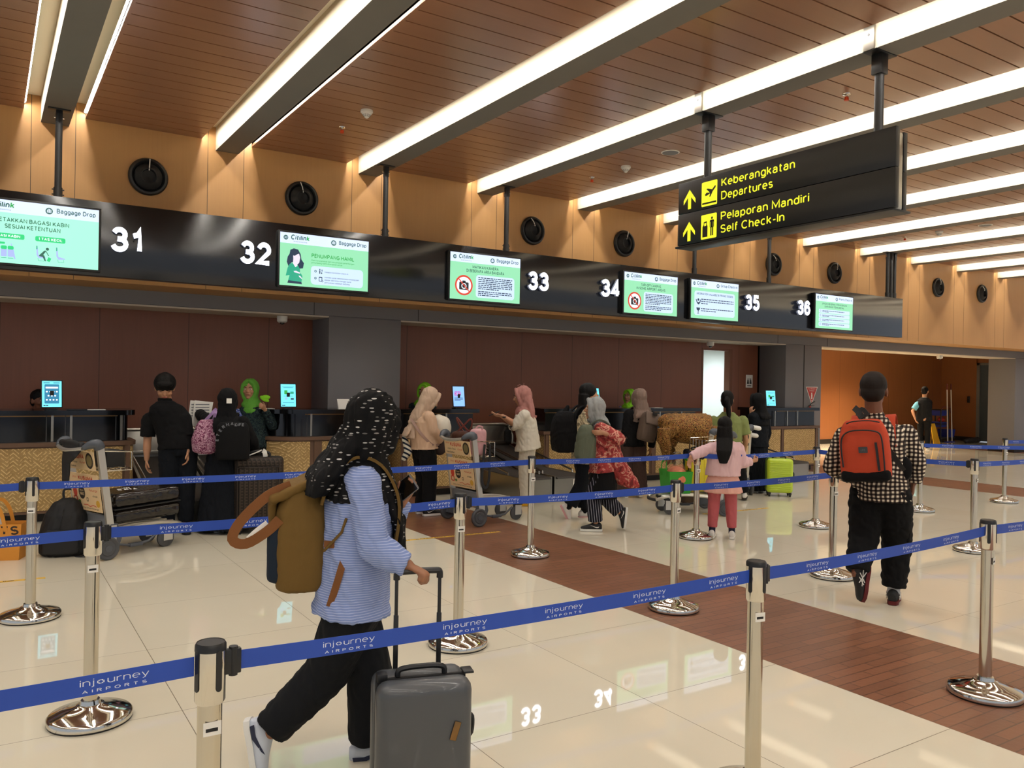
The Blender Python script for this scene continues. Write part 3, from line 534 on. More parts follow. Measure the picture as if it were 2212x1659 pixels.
for k, x in enumerate(DX):
    t = thing('air_diffuser', DL[k], 'air diffuser', (x, YW, 3.83))
    b = MB(); b.lathe([(.10, .001), (.207, .001), (.21, .02), (.195, .045), (.175, .05), (.155, .03), (.15, .012), (.10, .012)], 'black_satin', n=40, axis='y'); b.build('outer_ring', t)
    b = MB(); b.lathe([(0, .006), (.15, .006), (.148, .03), (.12, .06), (.085, .085), (.075, .08), (.07, .04), (0, .02)], 'black_matte', n=32, axis='y'); b.build('nozzle', t)
    a = random.uniform(-.9, .9) if k else .05; d_ = V3((math.sin(a), 0, math.cos(a))); b = MB()
    b.tube([V3((0, -.075, .06)), V3((0, -.085, .075))+d_*.05, V3((0, -.075, .07))+d_*.12], .006, 'white_plastic', 5); b.build('ribbon', t)
for x, y, lab in ((3.35, 10.9, 'white dome camera under the bulkhead left of the first column'), (11.55, 10.95, 'white dome camera under the bulkhead above the open doorway'), (19.4, 10.95, 'white dome camera under the bulkhead at the far right')):
    t = thing('security_camera', lab, 'camera', (x, y, 2.43)); b = MB(); b.lathe([(0, 0), (.07, 0), (.068, -.07), (.05, -.085), (0, -.085)], 'white_plastic', n=24); b.build('housing', t)
    b = MB(); b.lathe([(0, -.085), (.03, -.085), (.026, -.105), (0, -.115)], 'black_gloss', n=16); b.build('lens', t)
# wall signs
t = thing('wall_sign', 'small white notice with two seated figures on the brown wall right of the doorway', 'sign', (13.05, YB, 1.70)); b = MB(); b.box(-.1, .1, -.006, -.0002, -.13, .13, 'white_plastic', .002); b.build('plate', t)
b = MB(); O = (0, -.0065, 0)
for s_ in (-1, 1): b.disc(s_*.04, .045, .013, O, UX, UZ, 'black_matte', off=.0005); b.poly([(s_*.025, .03), (s_*.055, .03), (s_*.07, -.055), (s_*.01, -.055)], O, UX, UZ, 'black_matte', off=.0005)
b.poly([(-.003, -.05), (.003, -.05), (.003, .06), (-.003, .06)], O, UX, UZ, 'black_matte', off=.0005); b.poly([(-.06, -.1), (.06, -.1), (.06, -.085), (-.06, -.085)], O, UX, UZ, 'black_matte', off=.0005); b.build('pictogram', t, smooth=0)
t = thing('fire_sign', 'red triangular fire extinguisher sign on the grey column', 'sign', (14.17, YG, 1.24)); b = MB(); O = (0, -.0005, 0)
b.poly([(0, 0), (.19, .37), (-.19, .37)], O, UX, UZ, 'white_plastic', d=.004); b.poly([(0, .035), (.165, .355), (-.165, .355)], O, UX, UZ, 'red', d=.0005, off=.0042); b.build('plate', t, smooth=0)
b = MB(); b.text('ALAT PEMADAM', 0, .315, .024, O, UX, UZ, 'white_plastic', off=.0052, align='c', w=.22, bold=.01); b.text('API RINGAN', 0, .275, .024, O, UX, UZ, 'white_plastic', off=.0052, align='c', w=.16, bold=.01); b.build('lettering', t, smooth=0)
b = MB(); b.rrect(-.022, .12, .022, .22, .012, O, UX, UZ, 'white_plastic', off=.0052); b.poly([(-.008, .22), (.008, .22), (.02, .25), (-.03, .245)], O, UX, UZ, 'white_plastic', off=.0052); b.poly([(.0, .06), (.012, .1), (-.012, .1)], O, UX, UZ, 'white_plastic', off=.0052); b.build('pictogram', t, smooth=0)
t = thing('fire_extinguisher', 'red fire extinguisher with black handle behind the right end of the counter', 'fire extinguisher', (14.0, 10.55, 0.0))
b = MB(); b.lathe([(0, .75), (.05, .75), (.075, .78), (.075, 1.1), (.05, 1.17), (.02, 1.19), (.02, 1.22), (0, 1.22)], 'red', n=24); b.build('cylinder', t)
b = MB(); b.box(-.04, .13, -.012, .012, 1.22, 1.235, 'black_satin', .004); b.tube([(0, 0, 1.235), (.06, 0, 1.28), (.15, 0, 1.31)], .012, 'black_satin'); b.tube([(-.02, 0, 1.22), (-.08, 0, 1.2), (-.09, -.0, 1.0)], .01, 'black_satin'); b.build('handle', t)
b = MB(); b.box(-.06, .06, -.02, .09, .7, .76, 'black_satin', .004); b.box(-.03, .03, .06, .0925, .7, 1.0, 'black_satin', .004); b.build('bracket', t)
t = thing('wall_sign', 'small dark green notice inside the bright doorway', 'sign', (11.303, 12.3, 1.86)); b = MB(); b.box(0, .008, -.2, .2, -.11, .11, mat('dark_teal', '#1d4a48', .5), .002); b.build('plate', t)
b = MB(); b.poly([(-.1, -.05), (.0, -.05), (-.05, .05)], (.0085, 0, 0), (0, 1, 0), UZ, 'white_plastic', off=.0005); b.build('pictogram', t, smooth=0)
t = thing('card_reader', 'small black card reader on the orange wall beside the blue-grey door', 'card reader', (25.999, 13.72, 1.3)); b = MB(); b.box(-.03, -.0005, -.04, .04, -.1, .1, 'black_satin', .01); b.build('housing', t)
b = MB(); b.box(-.032, -.0302, -.02, .02, .03, .06, 'dark_grey'); b.build('reader_window', t)
# ---------------------------------------------------------------- counters, conveyors, tablets, posts, belts
m, nt, b, P, X, Y, Z = newmat('bamboo_weave', .5, .3)
def tri(v, p): return mth(nt, 'MULTIPLY', mth(nt, 'ABSOLUTE', mth(nt, 'SUBTRACT', mth(nt, 'FRACT', mth(nt, 'DIVIDE', v, p)), .5)), p)
xd = mth(nt, 'ADD', X, mth(nt, 'MULTIPLY', Y, .8))
f = mth(nt, 'ADD', tri(xd, .55), tri(mth(nt, 'ADD', Z, .07), .55)); g = mth(nt, 'ADD', tri(xd, .11), Z)
cell = nt.nodes.new('ShaderNodeTexWhiteNoise'); cell.noise_dimensions = '2D'
link(nt, comb(nt, mth(nt, 'FLOOR', mth(nt, 'DIVIDE', xd, .44)), mth(nt, 'FLOOR', mth(nt, 'DIVIDE', mth(nt, 'ADD', Z, .29), .44)), 0), cell.inputs['Vector'])
sel = mth(nt, 'GREATER_THAN', f, .13)
v = mth(nt, 'ADD', mth(nt, 'MULTIPLY', mth(nt, 'SUBTRACT', 1, sel), f), mth(nt, 'MULTIPLY', sel, g))
s_ = mth(nt, 'FRACT', mth(nt, 'DIVIDE', v, .042)); rib = mth(nt, 'MULTIPLY', mth(nt, 'ABSOLUTE', mth(nt, 'SUBTRACT', s_, .5)), 2)
hl = mth(nt, 'MULTIPLY', mth(nt, 'GREATER_THAN', rib, .72), mth(nt, 'GREATER_THAN', noise(nt, P, 38, 1), .47))
c = mixc(nt, noise(nt, P, 14, 3), lin('#b99c68'), lin('#987a4a')); c = mixc(nt, hl, c, lin('#dcc088')); link(nt, c, b.inputs['Base Color'])
bumpn(nt, rib, .5, b, .006)
def outline(xa, xb, yf, yb, rl, rr, o=0, n=9):
    xa -= o; xb += o; yf -= o; p = [(xa, yb)]
    for cx, r, a0, a1 in ((xa, rl, 180, 270), (xb, rr, 270, 360)):
        if r < .02: p.append((cx, yf)); continue
        r += o; ccx = cx+r if a0 == 180 else cx-r
        p += [(ccx+r*math.cos(math.radians(a0+(a1-a0)*k/n)), yf+r+r*math.sin(math.radians(a0+(a1-a0)*k/n))) for k in range(n+1)]
    return p+[(xb, yb)]
def solid(b, pts, z0, z1, m): b.loft([[(x, y, z0) for x, y in pts], [(x, y, z1) for x, y in pts]], m)
def wallstrip(b, pts, z0, z1, m, th=.006):     # thin skin that follows an outline
    n = len(pts); b.loft([[(x, y, z0) for x, y in pts], [(x, y, z1) for x, y in pts]], m, cap=False, closed=False)
def counter(xa, xb, rl, rr, posts, label, splits=()):
    t = thing('check_in_counter', label, 'counter', (0, 0, 0)); yf, yb = 10.06, 10.62
    b = MB(); solid(b, outline(xa+.06, xb-.06, yf+.1, yb, rl, rr), 0, .1, 'black_plinth'); b.build('plinth', t)
    b = MB(); solid(b, outline(xa, xb, yf, yb, rl, rr), .1, .815, 'wood_frame'); solid(b, outline(xa, xb, yf, yb, rl, rr, .03), .815, .86, 'wood_frame'); solid(b, outline(xa, xb, yf, yb, rl, rr, .01), .1, .125, 'wood_frame')
    for x in posts: b.box(x-.025, x+.025, yf-.012, yf+.02, .125, .815, 'wood_frame')
    b.build('base', t)
    b = MB(); b.box(max(xa+rl, xa+.05), xb-max(rr, .05), yf+.085, yf+.1, .085, .093, 'soffit_cream'); b.build('kick_strip', t)
    ol = outline(xa, xb, yf, yb, rl, rr, .006)
    cuts = sorted([xa-1]+list(posts)+[xb+1])
    for c0, c1 in zip(cuts, cuts[1:]):
        pts = []
        for q in range(len(ol)-1):
            p0, p1 = V3((*ol[q], 0)), V3((*ol[q+1], 0)); nseg = max(1, int((p1-p0).length/.05))
            for k in range(nseg): pts.append(p0.lerp(p1, k/nseg))
        pts = [(p.x, p.y) for p in pts if c0+.03 < p.x < c1-.03 and p.y < yb-.08]
        if len(pts) > 2: b = MB(); wallstrip(b, pts, .13, .8, 'bamboo_weave'); b.build('woven_panel', t)
    b = MB(); solid(b, outline(xa+.05, xb-.05, yf+.05, yb, rl, rr), .86, 1.15, 'black_gloss')
    b.build('upper_panel', t, smooth=40)
    b = MB()
    for x in splits: b.box(x-.012, x+.012, yf+.043, yf+.055, .865, 1.147, 'steel'); b.box(x-.06, x-.052, yf+.045, yf+.055, .865, 1.147, 'dark_grey')
    b.box(xa+.05+rl, xb-.05-rr, yf+.046, yf+.052, 1.135, 1.148, mat('bronze', '#8a6a45', .3, 1)); b.build('metal_trim', t)
    b = MB(); solid(b, outline(xa, xb, yf, yb, rl, rr, .02), 1.15, 1.205, 'black_gloss'); b.build('counter_top', t)
    return t
counter(-2.3, 1.43, 0, .12, (-1.0, .0, 1.36), 'black-topped woven check-in counter at the left edge, behind the orange bag', (.62, .80, 1.3))
counter(2.95, 4.5, .42, 0, (3.55, 4.45), 'woven check-in counter with rounded end behind the brown suitcase', (3.5, 4.0))
counter(4.74, 5.93, 0, 0, (4.79, 5.88), 'woven check-in counter behind the beige-hijab woman and middle trolley', (5.45,))
counter(7.1, 10.38, 0, 0, (7.15, 8.15, 9.3, 10.33), 'woven check-in counter behind the grey-hijab and brown-backpack women', (8.9, 9.5, 10.0))
counter(11.98, 13.6, .42, 0, (12.55, 13.55), 'rightmost woven check-in counter, behind the green suitcase', (12.4, 12.75, 13.05))
mat('belt_rubber', '#37332f', .7, bump=.2, bscale=120)
def conveyor(x0, x1, label):
    t = thing('baggage_conveyor', label, 'conveyor', (0, 0, 0))
    y0, yk, y1 = 9.0, 9.95, 10.95; xm = x0+.03, x1-.03
    prof = [(y0, .04), (y0, .32), (yk, .34), (y1, .6), (y1, .04)]
    b = MB()
    for x in (x0, x1-.03): b.loft([[(x, y, z) for y, z in prof], [(x+.03, y, z) for y, z in prof]], 'steel')
    b.box(x0+.03, x1-.03, y0+.002, y0+.03, .04, .3, 'steel'); b.build('side_frame', t)
    b = MB(); pr_ = [(y0+.04, .28)]+[(y0+.06+.05*math.sin(a)-.05, .305-.03+.04*math.cos(a)) for a in (-1.2, -.6, 0)]+[(yk, .335), (y1, .59), (y1, .5), (yk, .28)]
    b.loft([[(x, y, z) for y, z in pr_] for x in xm], 'belt_rubber'); b.build('belt', t)
    b = MB()
    for x in (x0+.01, x1-.01): b.tube([(x, y0+.3, .33), (x, y0+.3, .36), (x, y1, .66)], .014, 'steel', 6)
    b.build('guard_rail', t)
    return t
CV = [conveyor(1.5, 2.18, 'grey steel conveyor behind the black suitcase trolley'), conveyor(2.22, 2.9, 'grey steel conveyor behind the woman in the long black dress'),
      conveyor(5.97, 6.5, 'steel conveyor left of the pink-hijab woman, behind the middle trolley'), conveyor(6.54, 7.08, 'steel conveyor right of the pink-hijab woman, with white label on its front'),
      conveyor(10.42, 11.15, 'steel conveyor behind the woman in the olive blouse'), conveyor(11.19, 11.94, 'steel conveyor behind the woman in the black hijab')]
b = MB(); b.box(6.85, 7.06, 8.996, 8.9995, .08, .27, 'paper'); b.disc(6.955, .175, .06, (0, 8.996, 0), UX, UZ, 'mid_grey', off=.0004); b.disc(6.955, .175, .05, (0, 8.996, 0), UX, UZ, 'paper', off=.0008); b.build('label_plate', CV[3], smooth=0)
for x0, x1, lab in ((1.46, 2.92, 'steel back plate behind the left conveyors and the boy in black'), (5.96, 7.09, 'steel back plate behind the pink-hijab woman')):
    t = thing('steel_backplate', lab, 'steel panel', ((x0+x1)/2, 10.98, 0)); w2 = (x1-x0)/2
    b = MB(); b.box(-w2, w2, 0, .03, 0, .93, 'steel', .003); b.build('sheet', t)
    b = MB(); b.tube([(-w2, -.005, .93), (w2-.15, -.005, .93), (w2-.05, -.02, .9), (w2-.02, -.1, .75), (w2-.02, -.1, .62)], .022, 'steel'); b.build('edge_tube', t)
    b = MB(); b.box(-w2, w2, -.05, -.0, .62, .67, 'steel', .004); b.build('lower_rail', t)
# tablets and papers on the counters
def tablet(px, yaw, label, scr, kind):
    t = thing('tablet_display', label, 'tablet', (px, 10.22, 1.205), yaw)
    M_ = Matrix.Translation((0, 0, .02))@Matrix.Rotation(math.radians(-8), 4, 'X')
    b = MB(); b.box(-.105, .105, 0, .014, 0, .31, 'black_satin', .005, mx=M_); b.build('casing', t)
    O, W = M_@V3((0, -.0006, 0)), M_.to_3x3()@V3((0, 0, 1))
    b = MB(); b.rrect(-.094, .012, .094, .298, .004, O, UX, W, scr); b.build('display', t, smooth=0)
    b = MB()
    if kind == 0:
        b.rrect(-.07, .05, .07, .262, .008, O, UX, W, 'tab_teal', off=.0005); b.rrect(-.06, .215, .06, .235, .003, O, UX, W, 'scr_white', off=.001)
        for q, y in ((4, .18), (3, .135), (4, .09)):
            for k in range(q): b.disc((k-(q-1)/2)*.032, y, .0095, O, UX, W, 'scr_white', off=.001, n=12)
        for x in (-.05, .045): b.rrect(x-.03, .272, x+.03, .282, .002, O, UX, W, 'tab_teal', off=.001)
        for x in (-.07, -.045): b.rrect(x-.01, .022, x+.01, .034, .002, O, UX, W, 'scr_dark', off=.001)
    elif kind == 1:
        b.rrect(-.05, .17, -.01, .22, .004, O, UX, W, 'scr_lime', off=.001); b.rrect(.025, .175, .07, .205, .004, O, UX, W, 'scr_teal', off=.001); b.rrect(-.045, .1, -.01, .13, .004, O, UX, W, 'tab_blue', off=.001); b.rrect(.03, .1, .07, .12, .004, O, UX, W, 'scr_dark', off=.001)
        for y, w2 in ((.262, .075), (.25, .06), (.145, .06), (.06, .07)): b.rrect(-w2, y, w2, y+.005, .001, O, UX, W, 'tab_teal', off=.001)
        for x in (-.07, -.05): b.rrect(x-.009, .022, x+.009, .034, .002, O, UX, W, 'scr_dark', off=.001)
    else:
        for sx in (-1, 1):
            for r_, mm in ((.036, 'tab_pink'), (.028, scr), (.02, 'tab_pink')): b.disc(-.02+sx*.024, .195, r_, O, UX, W, mm, off=.001+(.036-r_)*.05, n=18)
        b.text('N', -.045, .18, .024, O, UX, W, 'scr_white', off=.003); b.text('1', 0, .18, .024, O, UX, W, 'scr_white', off=.003)
        for y, w2 in ((.13, .07), (.112, .07), (.094, .05)): b.rrect(-.075, y, -.075+w2*2, y+.008, .001, O, UX, W, 'scr_dark', off=.001)
    b.build('screen_content', t, smooth=0)
    b = MB(); b.box(-.06, .06, .0, .12, 0, .012, 'black_satin', .003); b.box(-.02, .02, .05, .065, .01, .2, 'black_satin', .003, mx=Matrix.Rotation(math.radians(12), 4, 'X')); b.build('stand', t)
tablet(.62, .05, 'upright tablet with teal keypad page on the left-edge counter', 'tab_cyan', 0); tablet(3.24, -.05, 'upright tablet with pale cyan page on the counter by the green-hijab clerk', 'tab_cyan', 1)
tablet(5.72, .05, 'upright tablet with pink symbol behind the middle trolley', 'tab_blue', 2); tablet(8.28, .6, 'tablet half hidden behind the long-haired woman', 'tab_cyan', 1); tablet(12.43, -.35, 'upright tablet on the rightmost counter', 'tab_cyan', 1)
b = MB(); b.box(-.1, .1, -.06, .06, 0, .008, 'black_satin', .003); o = b.build('keyboard_tray', loc=(.86, 10.2, 1.206)); tag(o, 'flat black tray on the left counter beside the tablet', 'tray')
for x, y, lab in ((1.05, 10.18, 'white paper sheet on the left counter beside the black tray'), (2.98, 10.3, 'small white paper on the rounded counter by the green-hijab clerk'), (9.5, 10.2, 'thin white paper on the counter left of the open doorway')):
    b = MB(); b.box(-.09, .09, -.07, .07, 0, .006, 'paper'); o = b.build('paper_sheet', loc=(x, y, 1.206)); tag(o, lab, 'paper')
t = thing('counter_card', 'white tent card with black lettering on the counter below the grey column', 'sign', (4.0, 10.2, 1.206), -.05); b = MB(); b.loft([[(-.11, -.03, 0), (.11, -.03, 0), (.11, .03, 0), (-.11, .03, 0)], [(-.12, .012, .13), (.12, .012, .13), (.12, .015, .13), (-.12, .015, .13)]], 'paper'); b.build('card', t)
b = MB(); b.text('QRIS', .0, .045, .03, (0, -.0195, .0), UX, V3((0, .31, .95)), 'black_matte', off=.002, align='c', bold=-.01); b.build('lettering', t, smooth=0)
# ---- stanchions
mat('belt_blue', '#2149ad', .55); mat('belt_white', '#dfe6f4', .6); mat('chrome_post', '#cfc8b8', .13, 1)
RP = .0305
def make_post():
    t = thing('barrier_post', 'x', 'barrier post')
    b = MB(); b.lathe([(0, 0), (.176, 0), (.18, .008), (0, .008)], 'rubber', n=48); b.build('rubber_ring', t)
    b = MB(); b.lathe([(0, .006), (.179, .008), (.181, .03), (.172, .04), (.12, .055), (.062, .072), (.058, .078), (.045, .08), (.04, .098), (0, .098)], 'chrome', n=64); b.build('base', t, smooth=50)
    b = MB(); b.lathe([(0, .09), (.031, .09), (.0305, .785), (.0, .785)], 'chrome_post', n=40); b.build('tube', t)
    h = MB(); h.lathe([(0, .765), (.034, .765), (.038, .772), (.038, .9), (0, .9)], 'chrome', n=40); h = h.build('head', t)
    b = MB(); b.lathe([(0, .9), (.039, .9), (.0385, .914), (.035, .92), (.033, .918), (0, .918)], 'black_satin', n=32); b.build('cap', h)
    for k in range(4):
        b = MB(); a = k*math.pi/2+.35; U, N = V3((-math.sin(a), math.cos(a), 0)), V3((math.cos(a), math.sin(a), 0))
        b.rrect(-.008, .80, .008, .905, .0078, N*.0375, U, UZ, 'black_satin', d=.0022); b.build('slot_cover', h)
    b = MB(); b.box(-.022, .022, -.0315, -.0306, .69, .725, 'paper')
    b.box(-.016, .014, -.0317, -.0315, .70, .709, 'black_matte'); b.build('sticker', t, smooth=0)
    return t
POST = {'front_a': (.496, 2.168), 'front_b': (2.537, 2.144), 'A': (.43, 4.21), 'B': (.27, 6.17), 'C': (2.43, 4.31), 'D': (4.25, 6.21), 'E': (4.15, 4.24), 'F': (6.28, 6.11), 'G': (6.04, 4.30), 'H': (8.02, 5.94), 'I': (8.26, 4.29), 'J': (10.33, 6.06), 'K': (12.29, 5.96), 'L': (4.44, 2.23)}
PL = {'front_a': 'chrome barrier post in the foreground left of the walking woman', 'front_b': 'foreground chrome barrier post beside the reflected numbers, base out of frame', 'A': 'chrome barrier post in front of the black backpack and trolley wheel', 'B': 'chrome barrier post beside the orange shopping bag at the left',
      'C': 'chrome barrier post right behind the grey cabin suitcase handle', 'D': 'chrome barrier post on the brown strip before the pink-hijab woman', 'E': 'chrome barrier post on the brown strip before the green shopping bag', 'F': 'chrome barrier post left of the girl in pink', 'G': 'chrome barrier post just left of the man in checked shirt',
      'H': 'chrome barrier post in front of the rightmost counter, right of green suitcase', 'I': 'chrome barrier post right of the checked-shirt man, second row', 'J': 'chrome barrier post half hidden behind the checked-shirt man arm', 'K': 'farthest chrome barrier post at the right edge', 'L': 'chrome barrier post on the brown strip in the right foreground'}
proto = make_post(); first = True
for k, (x, y) in POST.items():
    o = proto if first else copy_tree(proto); first = False
    o.location = (x, y, 0); o['label'] = PL[k]; o['group'] = 'chrome barrier posts'; o.rotation_euler = (0, 0, random.uniform(-.25, .25))
def belt(pts, label, phase, clipl=True, clipr=False, sag=.012, textspan=None, flip=False):
    # pts: centre line in plan; runs left to right as seen from the camera side
    pts = [V3((*p, 0)) if len(p) == 2 else V3(p) for p in pts]
    d0 = (pts[1]-pts[0]).normalized(); d1 = (pts[-1]-pts[-2]).normalized()
    t = thing('barrier_belt', label, 'barrier belt', (0, 0, 0), 0, 'blue barrier belts')
    a = [pts[0]+d0*.04]+pts[1:-1]+[pts[-1]-d1*.04]; P_ = []
    for p, q in zip(a, a[1:]):
        n = max(2, int((q-p).length/.1))
        P_ += [p.lerp(q, k/n) for k in range(n)]
    P_.append(a[-1]); L = [0]
    for p, q in zip(P_, P_[1:]): L.append(L[-1]+(q-p).length)
    T_ = L[-1]
    def pos(s):
        s = min(max(s, 0), T_-1e-6); k = 0
        while L[k+1] < s: k += 1
        return P_[k].lerp(P_[k+1], (s-L[k])/(L[k+1]-L[k])), (P_[k+1]-P_[k]).normalized()
    def zc(s): return .863-sag*4*(s/T_)*(1-s/T_)
    b = MB(); rg = []
    for k, p in enumerate(P_):
        d = pos(L[k])[1]; n = V3((d.y, -d.x, 0)); z = zc(L[k]) + p.z
        p = V3((p.x, p.y, 0))
        rg.append([p+n*.0009+V3((0, 0, z-.0245)), p+n*.0009+V3((0, 0, z+.0245)), p-n*.0009+V3((0, 0, z+.0245)), p-n*.0009+V3((0, 0, z-.0245))])
    b.loft(rg, 'belt_blue'); b.build('webbing', t, smooth=30)
    b = MB(); s = phase
    while s < T_-.02:
        if textspan is None or textspan[0] < s < textspan[1]:
            def pt(x, y, o, s=s):
                p, d = pos(s+x); n = V3((d.y, -d.x, 0)); return V3((p.x, p.y, zc(s+x)+y+p.z))+n*(.0009+o)
            if s > .09 and s < T_-.09:
                b.text('|n', -.078, .0, .0155, (0, 0, 0), UX, UZ, 'belt_white', off=.0006, w=.0255, bold=-.014, pt=pt) if False else None
                b.text('inj*urney', 0, -.001, .0165, (0, 0, 0), UX, UZ, 'belt_white', off=.0006, align='c', w=.152, bold=-.014, pt=pt)
                b.text('AIRPORTS', .0, -.0178, .0075, (0, 0, 0), UX, UZ, 'belt_white', off=.0006, align='c', w=.142, bold=.004, space=2.1, pt=pt)
        s += .372
    b.build('lettering', t, smooth=0)
    for flag, p, d in ((clipl, pts[0], d0), (clipr, pts[-1], -d1)):
        if flag:
            b = MB(); q = p+d*.057; b.cyl(q+V3((0, 0, .825)), q+V3((0, 0, .9)), .0115, n=16, m='black_satin'); b.box(-.03, .03, -.009, .009, .83, .895, 'black_satin', .003, mx=Matrix.Translation(p+d*.046)@Matrix.Rotation(math.atan2(d.y, d.x), 4, 'Z')); b.build('belt_clip', t)
    return t
PP = POST
belt([(-1.55, 2.2), PP['front_a']], 'blue belt leaving the foreground left post towards the left edge', 1.785, False)
belt([PP['front_a'], PP['front_b']], 'nearest blue belt crossing in front of the walking woman', .334)
belt([PP['front_b'], PP['L']], 'blue belt crossing in front of the checked-shirt man', .361, True)
belt([PP['L'], (6.45, 2.25)], 'blue belt running off the right edge from the brown-strip post', .25, True)
belt([(-1.6, 4.2), PP['A']], 'blue belt in front of the orange shopping bag', 1.70, False)
belt([PP['A'], PP['C']], 'blue belt in front of the black suitcase trolley, behind the walking woman', .327)
belt([PP['C'], PP['E']], 'blue belt at the feet of the pink-hijab woman, between two posts', .30, True)
belt([PP['E'], PP['G']], 'blue belt across the skirt of the girl in pink', .44, True)
belt([(-1.75, 6.15), PP['B']], 'short blue belt left of the post by the orange bag', .9, False, True)
belt([PP['B'], PP['D']], 'long blue belt across the boy in black and the black dress', .22, False)
belt([PP['D'], PP['F']], 'blue belt across the grey-hijab woman with the sage bag', .42, False)
GH = (7.02, 5.98)
belt([PP['F'], (6.40, 5.86), (6.66, 5.79), (6.86, 5.84), (GH[0], GH[1], -.02), PP['H']], 'blue belt tugged by the hand of the girl in pink', .33, True, sag=0)
belt([PP['H'], PP['I']], 'blue belt passing behind the checked-shirt man arm', .25, False, True)
belt([PP['I'], (10.3, 4.3)], 'blue belt running right from the post beside the man', .2, True)
belt([PP['J'], (12.45, 4.75)], 'blue belt running right in front of the cleaning cart', .32, False)
belt([PP['K'], (14.4, 5.9)], 'farthest short blue belt at the right edge', .25, True)
# floor tapes
mat('tape_yellow', '#d9ad3f', .5)
for x, y, L_, ang, lab in ((4.05, 7.37, 1.17, -.03, 'yellow queue-line tape with black letters across the brown strip'), (-.18, 7.35, 1.2, -.03, 'yellow queue-line tape on the tiles at the left edge'), (8.1, 7.18, 1.17, -.03, 'yellow queue-line tape on the tiles beyond the girl in pink')):
    t = thing('floor_tape', lab, 'floor tape', (x, y, .0002), ang); b = MB(); b.box(-L_/2, L_/2, -.024, .024, 0, .0008, 'tape_yellow'); b.build('tape', t)
    b = MB(); O = (0, -.012, .001); b.text('BATAS ANTRIAN / QUEUE LINE', 0, 0, .024, O, UX, (0, 1, 0), 'black_matte', align='c', w=.78, bold=.01)
    for sx in (-1, 1):
        for k in range(3): b.rrect(sx*(.47+k*.03)-.008, .004, sx*(.47+k*.03)+.008, .02, .002, O, UX, (0, 1, 0), 'black_matte', off=.001)
    b.build('lettering', t, smooth=0)
